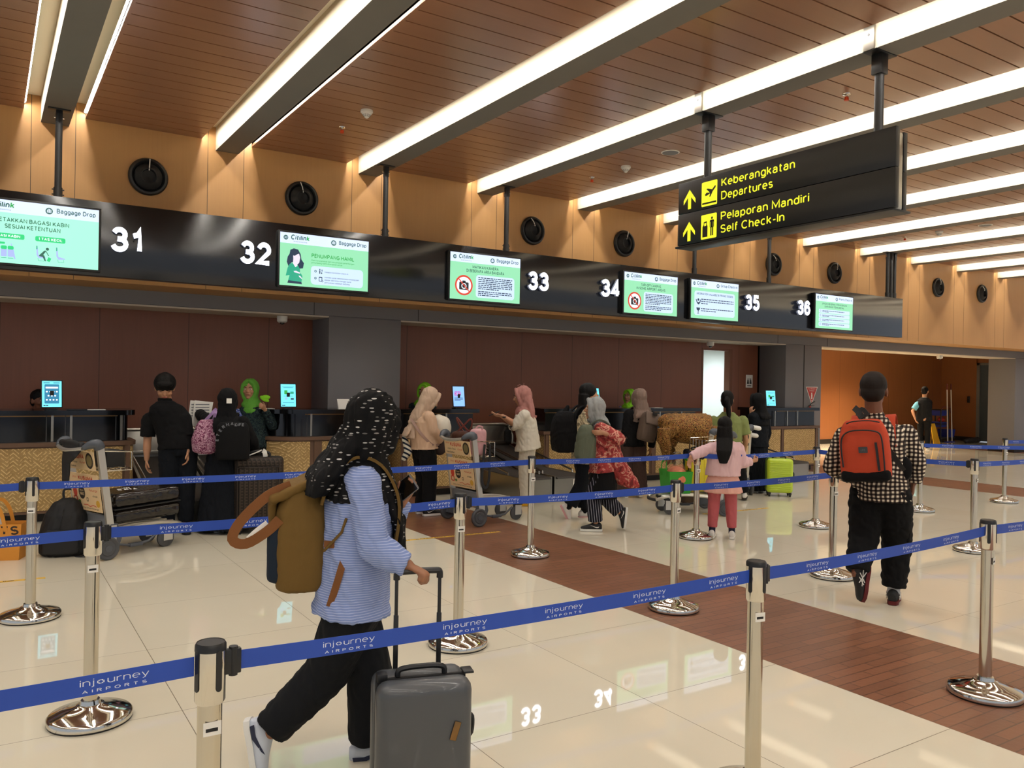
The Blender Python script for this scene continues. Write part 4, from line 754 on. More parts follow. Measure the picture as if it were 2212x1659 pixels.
# ---------------------------------------------------------------- figures: one remeshed surface per body, clothes over it
def ring(c, u, v, ru, rv, n=20): return [c+u*(ru*math.cos(2*math.pi*k/n))+v*(rv*math.sin(2*math.pi*k/n)) for k in range(n)]
class Blob:
    def __init__(s): s.b = MB(); s.m = mat('tmp')
    def loft(s, rings): s.b.loft(rings, s.m); return s
    def cap(s, a, b, ra, rb=None, side=None, su=1, sv=1, n=14):
        a, b = V3(a), V3(b); rb = ra if rb is None else rb; d = b-a
        d = d.normalized() if d.length > 1e-5 else V3((0, 0, 1))
        if side is None: u, v = uv_basis(d)
        else: u = (side-d*side.dot(d)).normalized(); v = d.cross(u)
        R = []
        for t in (-85, -55, -25, 0): R.append(ring(a+d*ra*math.sin(math.radians(t)), u, v, ra*math.cos(math.radians(t))*su, ra*math.cos(math.radians(t))*sv, n))
        for t in (0, 25, 55, 85): R.append(ring(b+d*rb*math.sin(math.radians(t)), u, v, rb*math.cos(math.radians(t))*su, rb*math.cos(math.radians(t))*sv, n))
        s.b.loft(R, s.m); return s
    def ell(s, c, r, u=V3((1, 0, 0)), v=V3((0, 1, 0)), n=18):
        w_ = u.cross(v).normalized(); c = V3(c); R = []
        for t in range(-80, 81, 16):
            q = math.radians(t); R.append(ring(c+w_*r[2]*math.sin(q), u, v, r[0]*math.cos(q), r[1]*math.cos(q), n))
        s.b.loft(R, s.m); return s
    def tube(s, pts, rad, side=None, sv=1, n=18):      # flat-ended tapering tube
        pts = [V3(p) for p in pts]; R = []
        for k, p in enumerate(pts):
            d = (pts[min(k+1, len(pts)-1)]-pts[max(k-1, 0)]).normalized()
            if side is None: u, v = uv_basis(d)
            else: u = (side-d*side.dot(d)).normalized(); v = d.cross(u)
            r = rad[k]; ru, rv = r if isinstance(r, tuple) else (r, r*sv); R.append(ring(p, u, v, ru, rv, n))
        s.b.loft(R, s.m); return s
    def box(s, c, u, v, w_, hx, hy, hz, bev=.02):
        b2 = MB(); mx = Matrix((u, v, w_)).transposed().to_4x4(); mx.translation = c; s.b.box(-hx/2, hx/2, -hy/2, hy/2, -hz/2, hz/2, s.m, bev, 3, mx); b2.bm.free(); return s
    def build(s, name, m, parent, vox=.009, smooth=4, wr=0, wf=9, wdir=(1, 1, .5), seed=1, hem=None):
        wf = wf*(1 if wf > 13.5 else 3.6)
        me = bpy.data.meshes.new(name); bm_ = s.b.bm; bmesh.ops.recalc_face_normals(bm_, faces=bm_.faces); bm_.to_mesh(me); bm_.free()
        o = bpy.data.objects.new(name, me); COL.objects.link(o)
        r = o.modifiers.new('r', 'REMESH'); r.mode = 'VOXEL'; r.voxel_size = vox; r.adaptivity = 0
        if smooth: q = o.modifiers.new('s', 'SMOOTH'); q.factor = .5; q.iterations = smooth
        dg = bpy.context.evaluated_depsgraph_get(); m2 = bpy.data.meshes.new_from_object(o.evaluated_get(dg)); o.modifiers.clear(); o.data = m2; bpy.data.meshes.remove(me); m2.name = name
        n = len(m2.vertices)
        if wr and n:
            co = np.empty(n*3); m2.vertices.foreach_get('co', co); co = co.reshape(-1, 3); nr = np.empty(n*3); m2.vertices.foreach_get('normal', nr); nr = nr.reshape(-1, 3)
            rg = np.random.RandomState(seed); d = np.zeros(n)
            for k in range(7):
                kv = rg.normal(size=3)*np.array(wdir)*wf*(.7+.3*k); d += np.sin(co@kv+rg.uniform(0, 6.3)+1.3*np.sin(co@(rg.normal(size=3)*wf*.5)))/(1+.3*k)
            d = 1.6*np.abs(d)-1.2
            co += nr*(d*wr/4)[:, None]; m2.vertices.foreach_set('co', co.ravel())
        m2.materials.clear(); m2.materials.append(MATS[m] if isinstance(m, str) else m)
        m2.polygons.foreach_set('use_smooth', [True]*len(m2.polygons)); m2.update()
        o.parent = parent; return o
def hand(B, w_, d, pn, s=1, curl=.5, side=1, spread=.06):
    # w_ wrist, d direction of the hand, pn palm normal; side +1 puts the thumb along pn x d
    d = d.normalized(); pn = (pn-d*pn.dot(d)).normalized(); x = pn.cross(d)*side
    B.cap(w_+d*.012*s, w_+d*.07*s, .026*s, .031*s, x, 1.08, .5)
    for k, (off, L, r) in enumerate(((.027, .070, .0085), (.0095, .078, .009), (-.0085, .072, .0086), (-.026, .057, .0078))):
        p = w_+d*(.086-.006*(k == 3))*s+x*off*s; a = curl*(1+.12*k); dd = d+x*(.5-k/3+.1)*spread
        for q, f in enumerate((.44, .32, .26)):
            ang = a*(.7+.75*q); e = dd.normalized()*math.cos(ang)+pn*math.sin(ang); n2 = p+e*L*f*s; B.cap(p, n2, r*s*(1-.1*q), r*s*(.95-.1*q), n=10); p = n2
    p = w_+d*.03*s+x*.028*s; e = (d*.62+x*.62+pn*.35*(.5+curl)).normalized(); n2 = p+e*.036*s; B.cap(p, n2, .0115*s, .010*s, n=10)
    e2 = (d*.9+x*.15+pn*.35*(.4+curl)).normalized(); B.cap(n2, n2+e2*.03*s, .010*s, .0085*s, n=10)
PEOPLE = {}
class P_:
    pass
def person(key, label, foot, face, H=1.62, J={}, skin='skin_light', girth=1.0, head_turn=0, nod=0, hs=1.13, hands=(.5, .5), palms=(None, None), vox=.008, face_on=True, ears=True, lids=False, floor=None, z0=0, hdir=(None, None)):
    """foot: photo pixel of the standing foot on the floor; face: heading in degrees (0 away from the viewer, 90 to the right, 180 towards);
    J gives joints as photo pixels plus an offset in depth (m), the rest follows from the height H."""
    o = P_(); o.base = V3(floor) if floor else FL(*foot); p0 = V3((o.base.x, o.base.y, 0)); w0 = (p0-V3((0, 0, CH))).dot(FW)
    V = V3((p0.x, p0.y, 0)).normalized(); R_ = V3((V.y, -V.x, 0)); a = math.radians(face)
    f = V*math.cos(a)+R_*math.sin(a); r = V3((f.y, -f.x, 0)); z = V3((0, 0, 1)); s = H/1.65
    o.f, o.r, o.z, o.s, o.V, o.R = f, r, z, s, V, R_
    def PX(v):
        if isinstance(v, V3): return v
        dd = v[2] if len(v) > 2 else 0
        d = ray(v[0], v[1]); return V3((0, 0, CH))+d*(w0+dd)-p0
    o.PX = PX; o.p0 = p0
    j = {k: PX(v) for k, v in J.items()}
    def D(k, v):
        if k not in j: j[k] = v
        return j[k]
    hc = D('hip', z*.53*H); nk = D('neck', hc+z*.305*H); sp = (nk-hc).normalized()
    hd = D('head', nk+z*.105*H+f*.02*s)
    mx_ = .168*s*hs
    if (hd-nk).length > mx_: nk = j['neck'] = hd+(nk-hd).normalized()*mx_; sp = (nk-hc).normalized()
    o.sp = sp; o.hs = hs
    rs = D('sr', nk-sp*.045*s+r*.165*s*girth); ls = D('sl', nk-sp*.045*s-r*.165*s*girth)
    er = D('er', rs-z*.27*s+r*.05*s-f*.02); el = D('el', ls-z*.27*s-r*.05*s-f*.02)
    wr = D('wr', er-z*.23*s+f*.07*s); wl = D('wl', el-z*.23*s+f*.07*s)
    hr = D('hr', hc-z*.03*s+r*.085*s); hl = D('hl', hc-z*.03*s-r*.085*s)
    ar = D('ar', r*.09*s+z*.085*s); al = D('al', -r*.09*s+z*.085*s)
    kr = D('kr', hr.lerp(ar, .49)+f*.025*s); kl = D('kl', hl.lerp(al, .49)+f*.025*s)
    o.j = j
    t = thing('person', label, 'person', (p0.x, p0.y, z0)); o.root = t; t['label'] = label
    for k in j: j[k] = j[k]-z*z0
    hc, nk, hd, rs, ls, er, el, wr, wl, hr, hl, ar, al, kr, kl = [j[k] for k in ('hip', 'neck', 'head', 'sr', 'sl', 'er', 'el', 'wr', 'wl', 'hr', 'hl', 'ar', 'al', 'kr', 'kl')]
    hf = (f*math.cos(head_turn)+r*math.sin(head_turn)); hr_ = hf.cross(z); hu = z*math.cos(nod)+hf*math.sin(nod); hf = hf*math.cos(nod)-z*math.sin(nod)
    o.hf, o.hr, o.hu = hf, hr_, hu
    B = Blob()
    b_ = s; s = s*hs; o.sh = s
    def h(x, y, q): return hd+hr_*x*s+hf*y*s+hu*q*s
    o.h = h
    B.ell(h(0, -.012, .03), (.073*s, .09*s, .085*s), hr_, hf); B.ell(h(0, .02, -.035), (.057*s, .066*s, .072*s), hr_, hf); B.ell(h(0, .026, -.005), (.064*s, .062*s, .075*s), hr_, hf)
    B.ell(h(0, .062, -.088), (.024*s, .022*s, .018*s), hr_, hf); B.cap(h(0, .08, .018), h(0, .102, -.018), .008*s, .0125*s); B.ell(h(0, .093, -.022), (.019*s, .012*s, .009*s), hr_, hf)
    B.ell(h(0, .080, -.052), (.025*s, .012*s, .011*s), hr_, hf); B.ell(h(0, .073, .028), (.05*s, .016*s, .010*s), hr_, hf)
    for q in (-1, 1):
        B.ell(h(q*.036, .062, -.022), (.024*s, .02*s, .02*s), hr_, hf)
        if ears: B.ell(h(q*.074, -.006, -.005), (.009*s, .02*s, .032*s), (hr_+hf*q*.4).normalized(), (hf-hr_*q*.4).normalized())
    B.cap(nk-sp*.03*s, h(0, -.018, -.06), .053*s, .05*s); s = b_
    B.cap(rs, ls, .05*s); B.cap(hc, hc.lerp(nk, .55), .108*s*girth, .115*s*girth, r, 1.05, .75); B.cap(hc.lerp(nk, .6), hc.lerp(nk, .78), .13*s*girth, .095*s, r, 1.08, .68); B.cap(hr, hl, .086*s*girth)
    for sh, e, w_ in ((rs, er, wr), (ls, el, wl)):
        B.cap(sh, e, .047*s*girth, .037*s); B.cap(e, e.lerp(w_, .35), .038*s, .039*s); B.cap(e.lerp(w_, .3), w_, .038*s, .024*s)
    for k, (e, w_) in enumerate(((er, wr), (el, wl))):
        d = hdir[k] if hdir[k] is not None else (w_-e); pn = palms[k] if palms[k] is not None else (-r if k == 0 else r)
        hand(B, w_, d, pn, s*.97, hands[k], -1 if k == 0 else 1)
    for hp, k, an in ((hr, kr, ar), (hl, kl, al)):
        B.cap(hp, k, .083*s*girth, .052*s); B.cap(k, k.lerp(an, .35)-f*.012, .052*s, .052*s); B.cap(k.lerp(an, .3), an, .05*s, .034*s)
    for q, an in (('tr', ar), ('tl', al)):
        d = (J[q] if q in J else f); d = PX(d)-an if not isinstance(d, V3) else d
        d = d.normalized(); o.__dict__[q] = d; x = d.cross(z); x = x.normalized() if x.length > .15 else r; u = x.cross(d).normalized(); B.cap(an-u*.03*s, an+d*.11*s-u*.04*s, .033*s, .024*s)
    B.build('body', skin, t, vox, 3)
    s = o.sh
    if face_on:
        for q in (-1, 1):
            e = MB(); E = Blob
            for rad, mm, off in ((.0115, mat('eye_white', '#e8e2da', .3), 0), (.006, mat('eye_dark', '#1a110d', .2), .0068)):
                c = h(q*.031, .0795, .008); rg = []
                for tt in range(-80, 81, 20):
                    aa = math.radians(tt); rg.append(ring(c+hf*off*s+hu*rad*.62*s*math.sin(aa), hr_, hf, rad*1.15*s*math.cos(aa), rad*.6*s*math.cos(aa), 12))
                e.loft(rg, mm)
            if lids: e.bm.free(); e = MB(); e.tube([h(q*.018, .081, .004), h(q*.031, .083, .001), h(q*.046, .074, .004)], [.0012*s, .0022*s, .0012*s], MATS['eye_dark'], 5)
            e.build('eye', t)
            e = MB(); e.tube([h(q*.014, .091, .028), h(q*.03, .0915, .034), h(q*.05, .08, .029)], [.003*s, .0036*s, .002*s], mat('hair_black', '#0b0909', .6, spec=.2, bump=.3, bscale=90), 6); e.build('eyebrow', t)
        e = MB(); e.tube([h(-.022, .0865, -.052), h(-.008, .0935, -.0495), h(.008, .0935, -.0495), h(.022, .0865, -.052)], [.002*s, .0048*s, .0048*s, .002*s], mat('lips', '#9c4c44', .45), 6); e.build('lips', t)
    PEOPLE[key] = o; return o
mat('hair_black', '#0b0909', .6, spec=.2, bump=.3, bscale=90)
def torso(o, m, hem=.0, ease=.018, sleeve='long', ws=1.0, flare=0, name='shirt', wr=.006, vox=.009, collar=True, sr=(.062, .052, .042), bulk=1.0, cuff=.93, top=1.0):
    """upper garment; hem = distance of the lower edge below the hip point; sleeve long, short or none"""
    j, r, f, s, sp = o.j, o.r, o.f, o.s, o.sp; hc, nk = j['hip'], j['neck']; B = Blob(); fr = r.cross(sp)*-1
    fr = sp.cross(r)*-1 if sp.cross(r).dot(f) < 0 else sp.cross(r)
    L = (nk-hc).length; g = bulk
    lv = [(-hem, .168+flare, .125+flare*.8), (.0, .162, .122), (.22*L, .145*ws, .112*ws), (.5*L, .155, .12), (.75*L, .163, .116), (.88*L, .14, .1), (.95*L, .105, .088), (1.02*L, .072, .072)]
    rg = []
    for q, a, b in lv:
        c = hc+sp*q if q >= 0 else hc+V3((0, 0, 1))*q
        rg.append(ring(c, r, fr, (a*g+ease)*s if q < .9*L else (a+ease*.6)*s, (b*g+ease)*s if q < .9*L else (b+ease*.5)*s, 24))
    B.loft(rg); B.cap(j['sr'].lerp(j['sl'], .06)-sp*.008, j['sl'].lerp(j['sr'], .06)-sp*.008, (.062+ease*.5)*s)
    for a, e, w_ in (('sr', 'er', 'wr'), ('sl', 'el', 'wl')):
        a, e, w_ = j[a], j[e], j[w_]
        if sleeve == 'long': B.cap(a, e, sr[0]*s, sr[1]*s); B.tube([e-(w_-e).normalized()*.02, e, e.lerp(w_, .5), e.lerp(w_, cuff)], [sr[1]*s*.8, sr[1]*s, (sr[1]+sr[2])/2*s, sr[2]*s])
        elif sleeve == 'short': B.cap(a, a.lerp(e, .3), sr[0]*s, sr[0]*s); B.tube([a, a.lerp(e, .3), a.lerp(e, .72)], [sr[0]*s, sr[0]*s, (sr[0]+.003)*s])
        elif sleeve == 'elbow': B.cap(a, a.lerp(e, .85), sr[0]*s, sr[1]*s); B.tube([e-(w_-e).normalized()*.03, e, e.lerp(w_, cuff)], [sr[1]*s*.8, sr[1]*s, sr[1]*s])
    return B.build(name, m, o.root, vox, 3, wr, 11, seed=len(name)+int(abs(hc.x)*97) % 50)
def trousers(o, m, r0=.1, r1=.075, r2=.06, end=.9, name='trousers', wr=.006, vox=.009, wide=1):
    j, r, f, s = o.j, o.r, o.f, o.s; B = Blob(); hc = j['hip']; sp = o.sp; fr = sp.cross(r)
    B.loft([ring(hc+sp*q, r, fr, a*s, b*s, 24) for q, a, b in ((.13, .13, .105), (.06, .155, .118), (-.02, .168, .125), (-.09, .16, .12), (-.13, .13, .1))])
    for hp, k, an in (('hr', 'kr', 'ar'), ('hl', 'kl', 'al')):
        hp, k, an = j[hp], j[k], j[an]; B.cap(hp, hp.lerp(k, .3), r0*s, r0*s)
        B.tube([hp, hp.lerp(k, .5), k, k.lerp(an, .5), k.lerp(an, end)], [r0*s, (r0+r1)/2*s*1.03, r1*s, (r1+r2)/2*s, r2*s], r)
    return B.build(name, m, o.root, vox, 4, wr, 10, (1, 1, .7), seed=int(abs(hc.y)*91) % 60)
def skirt(o, m, top=.08, z1=.1, a0=.15, a1=.3, name='skirt', wr=.012, ry=.8, vox=.01, shift=None, pleat=0):
    j, r, f, s = o.j, o.r, o.f, o.s; B = Blob(); hc = j['hip']; zt = hc.z+top; rg = []; sh = shift or V3((0, 0, 0))
    for k in range(7):
        t = k/6; q = zt+(z1-zt)*t; a = a0+(a1-a0)*t**.75; c = V3((hc.x, hc.y, q))+sh*t
        pts = []
        for n_ in range(40):
            th = 2*math.pi*n_/40; w_ = 1+pleat*t*math.sin(th*9); pts.append(c+r*(a*w_*s*math.cos(th))+f*(a*ry*w_*s*math.sin(th)))
        rg.append(pts)
    B.loft(rg); return B.build(name, m, o.root, vox, 3, wr, 7, (1.4, 1.4, .25), seed=int(abs(hc.x)*53) % 40)
def hijab(o, m, drop=.2, back=0, w=.19, name='hijab', wr=.007, vox=.008, tail=0, fw=.0, head_r=1.0, extra=None):
    s, h, j, r, f, sp = o.sh, o.h, o.j, o.r, o.f, o.sp; nk = j['neck']; B = Blob(); u, v = o.hr, o.hf; k = head_r
    B.ell(h(0, -.022+fw, .026), (.092*s*k, .098*s*k, .104*s*k), u, v); B.ell(h(0, -.032+fw, -.03), (.088*s, .078*s, .1*s), u, v); B.ell(h(0, .012, -.108), (.062*s, .06*s, .035*s), u, v)
    n_ = 20; lp = [h(.073*math.cos(2*math.pi*q/n_), .046+fw+.012*math.sin(2*math.pi*q/n_), -.012+.112*math.sin(2*math.pi*q/n_)) for q in range(n_)]
    for q in range(n_): B.cap(lp[q], lp[(q+1) % n_], .021*s, .021*s, n=8)
    s = o.s; B.cap(h(0, -.025, -.07), nk-sp*.02*s, .09*s, .105*s)
    fr = sp.cross(r); c = nk
    B.loft([ring(c+sp*.06*s, r, fr, .095*s, .09*s), ring(c+sp*.0*s, r, fr, .14*s, .115*s), ring(c-sp*.05*s, r, fr, (w-.005)*s, .125*s), ring(c-sp*.12*s, r, fr, (w+.012)*s, .148*s), ring(c-sp*drop*s-f*.01, r, fr, (w+.012)*s, .16*s)])
    if back:
        B.loft([ring(h(0, -.07, .02), u, v, .07*s, .04*s), ring(nk-f*.07*s+sp*.02*s, r, f, .11*s, .06*s), ring(nk-f*.12*s-sp*back*.5*s, r, f, .14*s, .05*s), ring(nk-f*.13*s-sp*back*s, r, f, .13*s, .045*s)])
    if extra: extra(B)
    return B.build(name, m, o.root, vox, 4, wr, 13, (1, 1, .35), seed=int(abs(nk.x*77+nk.y*31)) % 60)
def hair(o, m='hair_black', kind='short', vox=.007, L=.3, bk=.0):
    s, h, j = o.sh, o.h, o.j; B = Blob(); u, v = o.hr, o.hf
    if kind == 'short': B.ell(h(0, -.016, .042), (.079*s, .092*s, .083*s), u, v); B.ell(h(0, -.05, -.01), (.07*s, .055*s, .06*s), u, v)
    if kind == 'bowl':
        B.ell(h(0, -.010, .044), (.092*s, .105*s, .092*s), u, v); B.ell(h(0, .066, .066), (.066*s, .036*s, .03*s), u, v); B.ell(h(0, -.045, -.005), (.084*s, .066*s, .075*s), u, v)
    if kind in ('long', 'pony'):
        B.ell(h(0, -.014, .037), (.083*s, .096*s, .09*s), u, v); B.ell(h(0, -.05, -.02), (.078*s, .055*s, .085*s), u, v)
    nk = j['neck']
    if kind == 'long': B.loft([ring(h(0, -.05, .0), u, v, .085*s, .06*s), ring(h(0, -.06, -.12), u, v, .092*s, .05*s), ring(nk-o.f*(.1*s+bk)-o.sp*L*.4*s, o.r, o.f, .088*s, .035*s), ring(nk-o.f*(.12*s+bk)-o.sp*L*s, o.r, o.f, .045*s, .02*s)])
    if kind == 'pony': B.cap(h(0, -.1, .02), h(0, -.13, -.01), .03*s, .032*s); B.tube([h(0, -.12, 0), h(.02, -.135, -.08), h(.03, -.13, -.2), h(.03, -.12, -.27)], [.03*s, .034*s, .027*s, .01*s])
    return B.build('hair', m, o.root, vox, 3, .004, 30, (1.2, 1.2, .2), seed=5)
def shoes(o, m='black_satin', sole='white_plastic', L=.25, mark=None, vox=.006, sock=None, lift=0):
    for q, an in (('tr', 'ar'), ('tl', 'al')):
        d, an = o.__dict__[q], o.j[an]; s = o.s*.98; z = V3((0, 0, 1)); x = d.cross(z)
        x = x.normalized() if x.length > .15 else o.r
        u = x.cross(d).normalized(); B = Blob(); c = an-u*.083*s        # sole plane under the ankle
        def sec(y, zz, hw, hh): return ring(c+d*y*s+u*zz*s, x, u, hw*s, hh*s, 16)
        B.loft([sec(-.072, .05, .024, .03), sec(-.05, .055, .036, .048), sec(0, .062, .040, .056), sec(.05, .052, .041, .042), sec(.10, .042, .045, .03), sec(.15, .036, .042, .022), sec(.178, .032, .025, .014)])
        up = B.build('shoe', m, o.root, vox, 3)
        B = MB(); pts = [(-.08, .0), (-.074, -.026), (-.04, -.037), (.03, -.036), (.10, -.044), (.15, -.041), (.185, -.018)]; ol = pts+[(a, -b) for a, b in pts[:0:-1]]
        B.loft([[c+d*a*s+x*b*s+u*zz*s for a, b in ol] for zz in (0, .012, .026)], sole); B.build('sole', up, smooth=40)
        if mark:
            for sd in (-1, 1):
                B = MB(); O = c+x*sd*.0435*s+u*.03*s; U = d*sd if sd > 0 else d; U = d
                if mark == 'swoosh': B.poly([(-.04, .03), (-.028, .012), (-.005, .012), (.07, .045), (.0, .024), (-.02, .024)], O, d*s, u*s, 'white_plastic', off=.003*-sd)
                if mark == 'stripes':
                    for k in range(3): B.poly([(-.005+k*.022, .0), (.005+k*.022, .0), (.025+k*.022, .05-k*.006), (.015+k*.022, .05-k*.006)], O, d*s, u*s, 'black_matte', off=.003*-sd)
                if mark == 'cross':
                    for aa, bb in (((-.03, .005), (.05, .045)), ((-.02, .05), (.045, .005)), ((.01, .05), (.06, .01)), ((-.05, .03), (.07, .02))):
                        B.tube([O+d*aa[0]*s+u*aa[1]*s, O+d*bb[0]*s+u*bb[1]*s], .0035, 'white_plastic', 5)
                if mark == 'wave': B.poly([(-.06, .02), (-.055, .0), (.0, .0), (.06, .03), (.075, .045), (.03, .03), (-.01, .018)], O, d*s, u*s, mat('navy', '#1c2440', .5), off=.003*-sd)
                B.build('side_mark', up, smooth=0)
        if sock: B = Blob(); B.tube([an+z*.0-u*.02, an+(o.j['k'+q[1]]-an).normalized()*.11*s], [.043*s, .042*s]); B.build('sock', sock, o.root, .007, 2)
def strap(b, pts, w, th, m, nrm):
    pts = [V3(p) for p in pts]; rg = []
    for k, p in enumerate(pts):
        d = (pts[min(k+1, len(pts)-1)]-pts[max(k-1, 0)]).normalized(); n = nrm[k] if isinstance(nrm, list) else nrm
        n = (n-d*n.dot(d)).normalized(); x = d.cross(n); rg.append([p+x*w/2+n*th/2, p-x*w/2+n*th/2, p-x*w/2-n*th/2, p+x*w/2-n*th/2])
    b.loft(rg, m)
def smoothpts(pts, n=4):
    pts = [V3(p) for p in pts]; out = []
    for k in range(len(pts)-1):
        p0, p1, p2, p3 = pts[max(k-1, 0)], pts[k], pts[k+1], pts[min(k+2, len(pts)-1)]
        for q in range(n):
            t = q/n; out.append(.5*((2*p1)+(p2-p0)*t+(2*p0-5*p1+4*p2-p3)*t*t+(3*p1-p0-3*p2+p3)*t**3))
    return out+[pts[-1]]
def shoulder_strap(b, o, side, m, w=.055, out=None, low=.32, sgn=-1, off=.085, th=.012, xs=.6):
    """strap from the bag's top over one shoulder and down the chest; sgn -1: bag on the back"""
    j = o.j; f, r, sp, s = o.f, o.r, o.sp, o.s; S_ = j['sr'] if side > 0 else j['sl']; S_ = j['neck'].lerp(S_, xs)
    fr = sp.cross(r)
    pts = [S_+fr*sgn*.16*s-sp*.12*s, S_+fr*sgn*(off+.055)*s+sp*.0*s, S_+fr*sgn*.035*s+sp*.082*s, S_-fr*sgn*.07*s+sp*.055*s, S_-fr*sgn*.145*s-sp*.06*s, S_-fr*sgn*.16*s-sp*.18*s, S_-fr*sgn*.15*s-sp*low*.9*s]
    nr = [fr*sgn+sp*.3, fr*sgn+sp, sp, -fr*sgn+sp*.8, -fr*sgn, -fr*sgn, -fr*sgn]; sm = smoothpts(pts, 4); nn = []
    for k in range(len(sm)): q = min(k/4, 5.999); i = int(q); nn.append((nr[i].normalized()).lerp(nr[i+1].normalized(), q-i))
    strap(b, sm, w, th, m, nn)
def pack(name, label, o, c, out, up, w, h_, d, m, group=None, cat='backpack', vox=.009, wr=.005, taper=.85, bulge=1.0):
    """soft bag body centred at c (relative to the wearer's base), 'out' its outward direction"""
    out = out.normalized(); up = (up-out*up.dot(out)).normalized(); x = up.cross(out)
    t = thing(name, label, cat, (o.p0.x, o.p0.y, 0)); B = Blob(); c = V3(c)
    rg = []
    for q, a, b_ in ((-.5, .86, .75), (-.47, .97, .95), (-.3, 1.0, 1.08), (0, .99, 1.1), (.25, .95, 1.0), (.4, taper, .8), (.48, taper*.85, .55), (.5, taper*.6, .35)):
        R = []
        for k in range(28):
            th = 2*math.pi*k/28; cx, sy_ = math.cos(th), math.sin(th); e = .55
            px = math.copysign(abs(cx)**e, cx)*w/2*a; py = math.copysign(abs(sy_)**e, sy_)*d/2*b_*(bulge if sy_ > 0 else .9); R.append(c+up*q*h_+x*px+out*py)
        rg.append(R)
    B.loft(rg); B.build('bag_body', m, t, vox, 3, wr, 10, seed=9); return t, c, x, out, up
# ---------------------------------------------------------------- trolleys and luggage
mat('alu', '#c9c7c0', .32, .75); mat('ad_cream', '#e6c89b', .6); mat('ad_red', '#c8402a', .6); mat('ad_dark', '#2a2019', .6); mat('trolley_grey', '#4a4f57', .45); mat('wheel_grey', '#45474b', .6)
def make_trolley():
    t = thing('luggage_trolley', 'x', 'luggage trolley'); UL, N_ = V3((0, -1, 0)), None
    for sy in (-1, 1):
        b = MB(); y = sy*.27
        b.loft([[(x+ox, y+oy, z) for ox, oy in ((-.03, -.016), (.03, -.016), (.03, .016), (-.03, .016))] for x, z in ((.02, .16), (-.1, .98))], 'alu'); b.build('upright', t)
        b = MB(); b.tube(smoothpts([(-.10, y, .965), (-.12, y, 1.0), (-.165, y*.93, 1.0), (-.215, y*.8, .97)]), [.045, .046, .047, .048, .047, .045, .042, .04, .037, .033, .028, .024, .02], 'trolley_grey', 12); b.build('handle_mount', t)
        b = MB(); b.loft([[(px, y+q*.02*1, pz) for px, pz in ((-.09, .09), (.06, .05), (.10, .17), (.06, .3), (-.0, .3))] for q in (-1, 1)], 'trolley_grey'); b.box(-.03, .05, y+sy*.021-.002, y+sy*.021+.002, .14, .29, 'alu'); b.build('wheel_bracket', t)
        w_ = MB(); w_.lathe([(0, -.02), (.06, -.02), (.065, -.014), (.088, -.02), (.1, -.012), (.1, .012), (.088, .02), (.065, .014), (.06, .02), (0, .02)], 'wheel_grey', (-.04, y+sy*.045, .1), 28, 'y'); w_ = w_.build('rear_wheel', t)
        b = MB(); b.lathe([(0, -.023), (.03, -.023), (.03, .023), (0, .023)], 'trolley_grey', (-.04, y+sy*.045, .1), 16, 'y'); b.build('hub', w_)
        b = MB(); b.tube(smoothpts([(.0, sy*.25, .2), (.2, sy*.245, .235), (.45, sy*.22, .25), (.68, sy*.19, .22), (.78, sy*.15, .18)]), .017, 'alu', 8); b.build('side_rail', t)
        b = MB(); b.lathe([(0, -.016), (.07, -.016), (.082, -.01), (.082, .01), (.07, .016), (0, .016)], 'wheel_grey', (.60, sy*.15, .082), 24, 'y'); wq = b.build('front_wheel', t)
        b = MB(); b.box(.57, .66, sy*.15-.026, sy*.15-.02, .06, .19, 'alu'); b.box(.57, .66, sy*.15+.02, sy*.15+.026, .06, .19, 'alu'); b.lathe([(0, .178), (.06, .178), (.06, .2), (0, .2)], 'rubber', (.62, sy*.15, 0), 20); b.build('caster_fork', wq)
    b = MB(); b.tube(smoothpts([(-.215, -.21, .965), (-.24, -.1, .95), (-.25, 0, .945), (-.24, .1, .95), (-.215, .21, .965)]), .017, 'alu', 10); b.build('handle_bar', t)
    b = MB()
    for y in (-.12, 0, .12): b.tube([(.02, y, .22), (.3, y, .25), (.7, y*.9, .225)], .012, 'alu', 8)
    b.tube(smoothpts([(.78, -.15, .18), (.82, 0, .18), (.78, .15, .18)]), .018, 'rubber', 8); b.tube([(.02, -.26, .2), (.02, .26, .2)], .018, 'alu', 8); b.tube([(.62, -.19, .215), (.62, .19, .215)], .014, 'alu', 8); b.build('deck', t)
    b = MB(); b.box(-.02, .04, -.25, .25, .25, .36, 'mid_grey', .006); b.build('lower_cross_panel', t)
    b = MB(); b.box(.22, .34, -.22, -.17, .06, .09, 'trolley_grey', .004); b.tube([(.1, -.2, .1), (.25, -.2, .07), (.4, -.2, .09), (.5, -.2, .16)], .012, 'trolley_grey', 6); b.build('brake_pedal', t)
    tilt = V3((-.12, 0, .82)).normalized(); wdir = V3((0, -1, 0))
    def board(x, z0, h_, w2, nm):
        O = V3((x-.12*(z0-.16)/.82, w2, z0)); b = MB(); b.poly([(0, 0), (2*w2, 0), (2*w2, h_), (0, h_)], O, wdir, tilt, 'ad_cream', d=.008); p = b.build(nm, t, smooth=0); return O, p
    O, p = board(-.012, .40, .33, .245, 'lower_ad_board'); b = MB(); q = .0085
    b.text('Ghost', .05, .285, .022, O, wdir, tilt, 'ad_red', off=q, bold=-.005, shear=.3); b.text('KUSUMA', .15, .275, .036, O, wdir, tilt, 'ad_red', off=q, bold=.03, w=.25)
    b.disc(.185, .16, .055, O, wdir, tilt, 'ad_dark', off=q, ry=.06); b.text('Begini', .185, .172, .016, O, wdir, tilt, 'ad_cream', off=q+.0006, align='c', w=.06); b.text('1963', .185, .135, .026, O, wdir, tilt, 'ad_cream', off=q+.0006, align='c', w=.075, bold=.02)
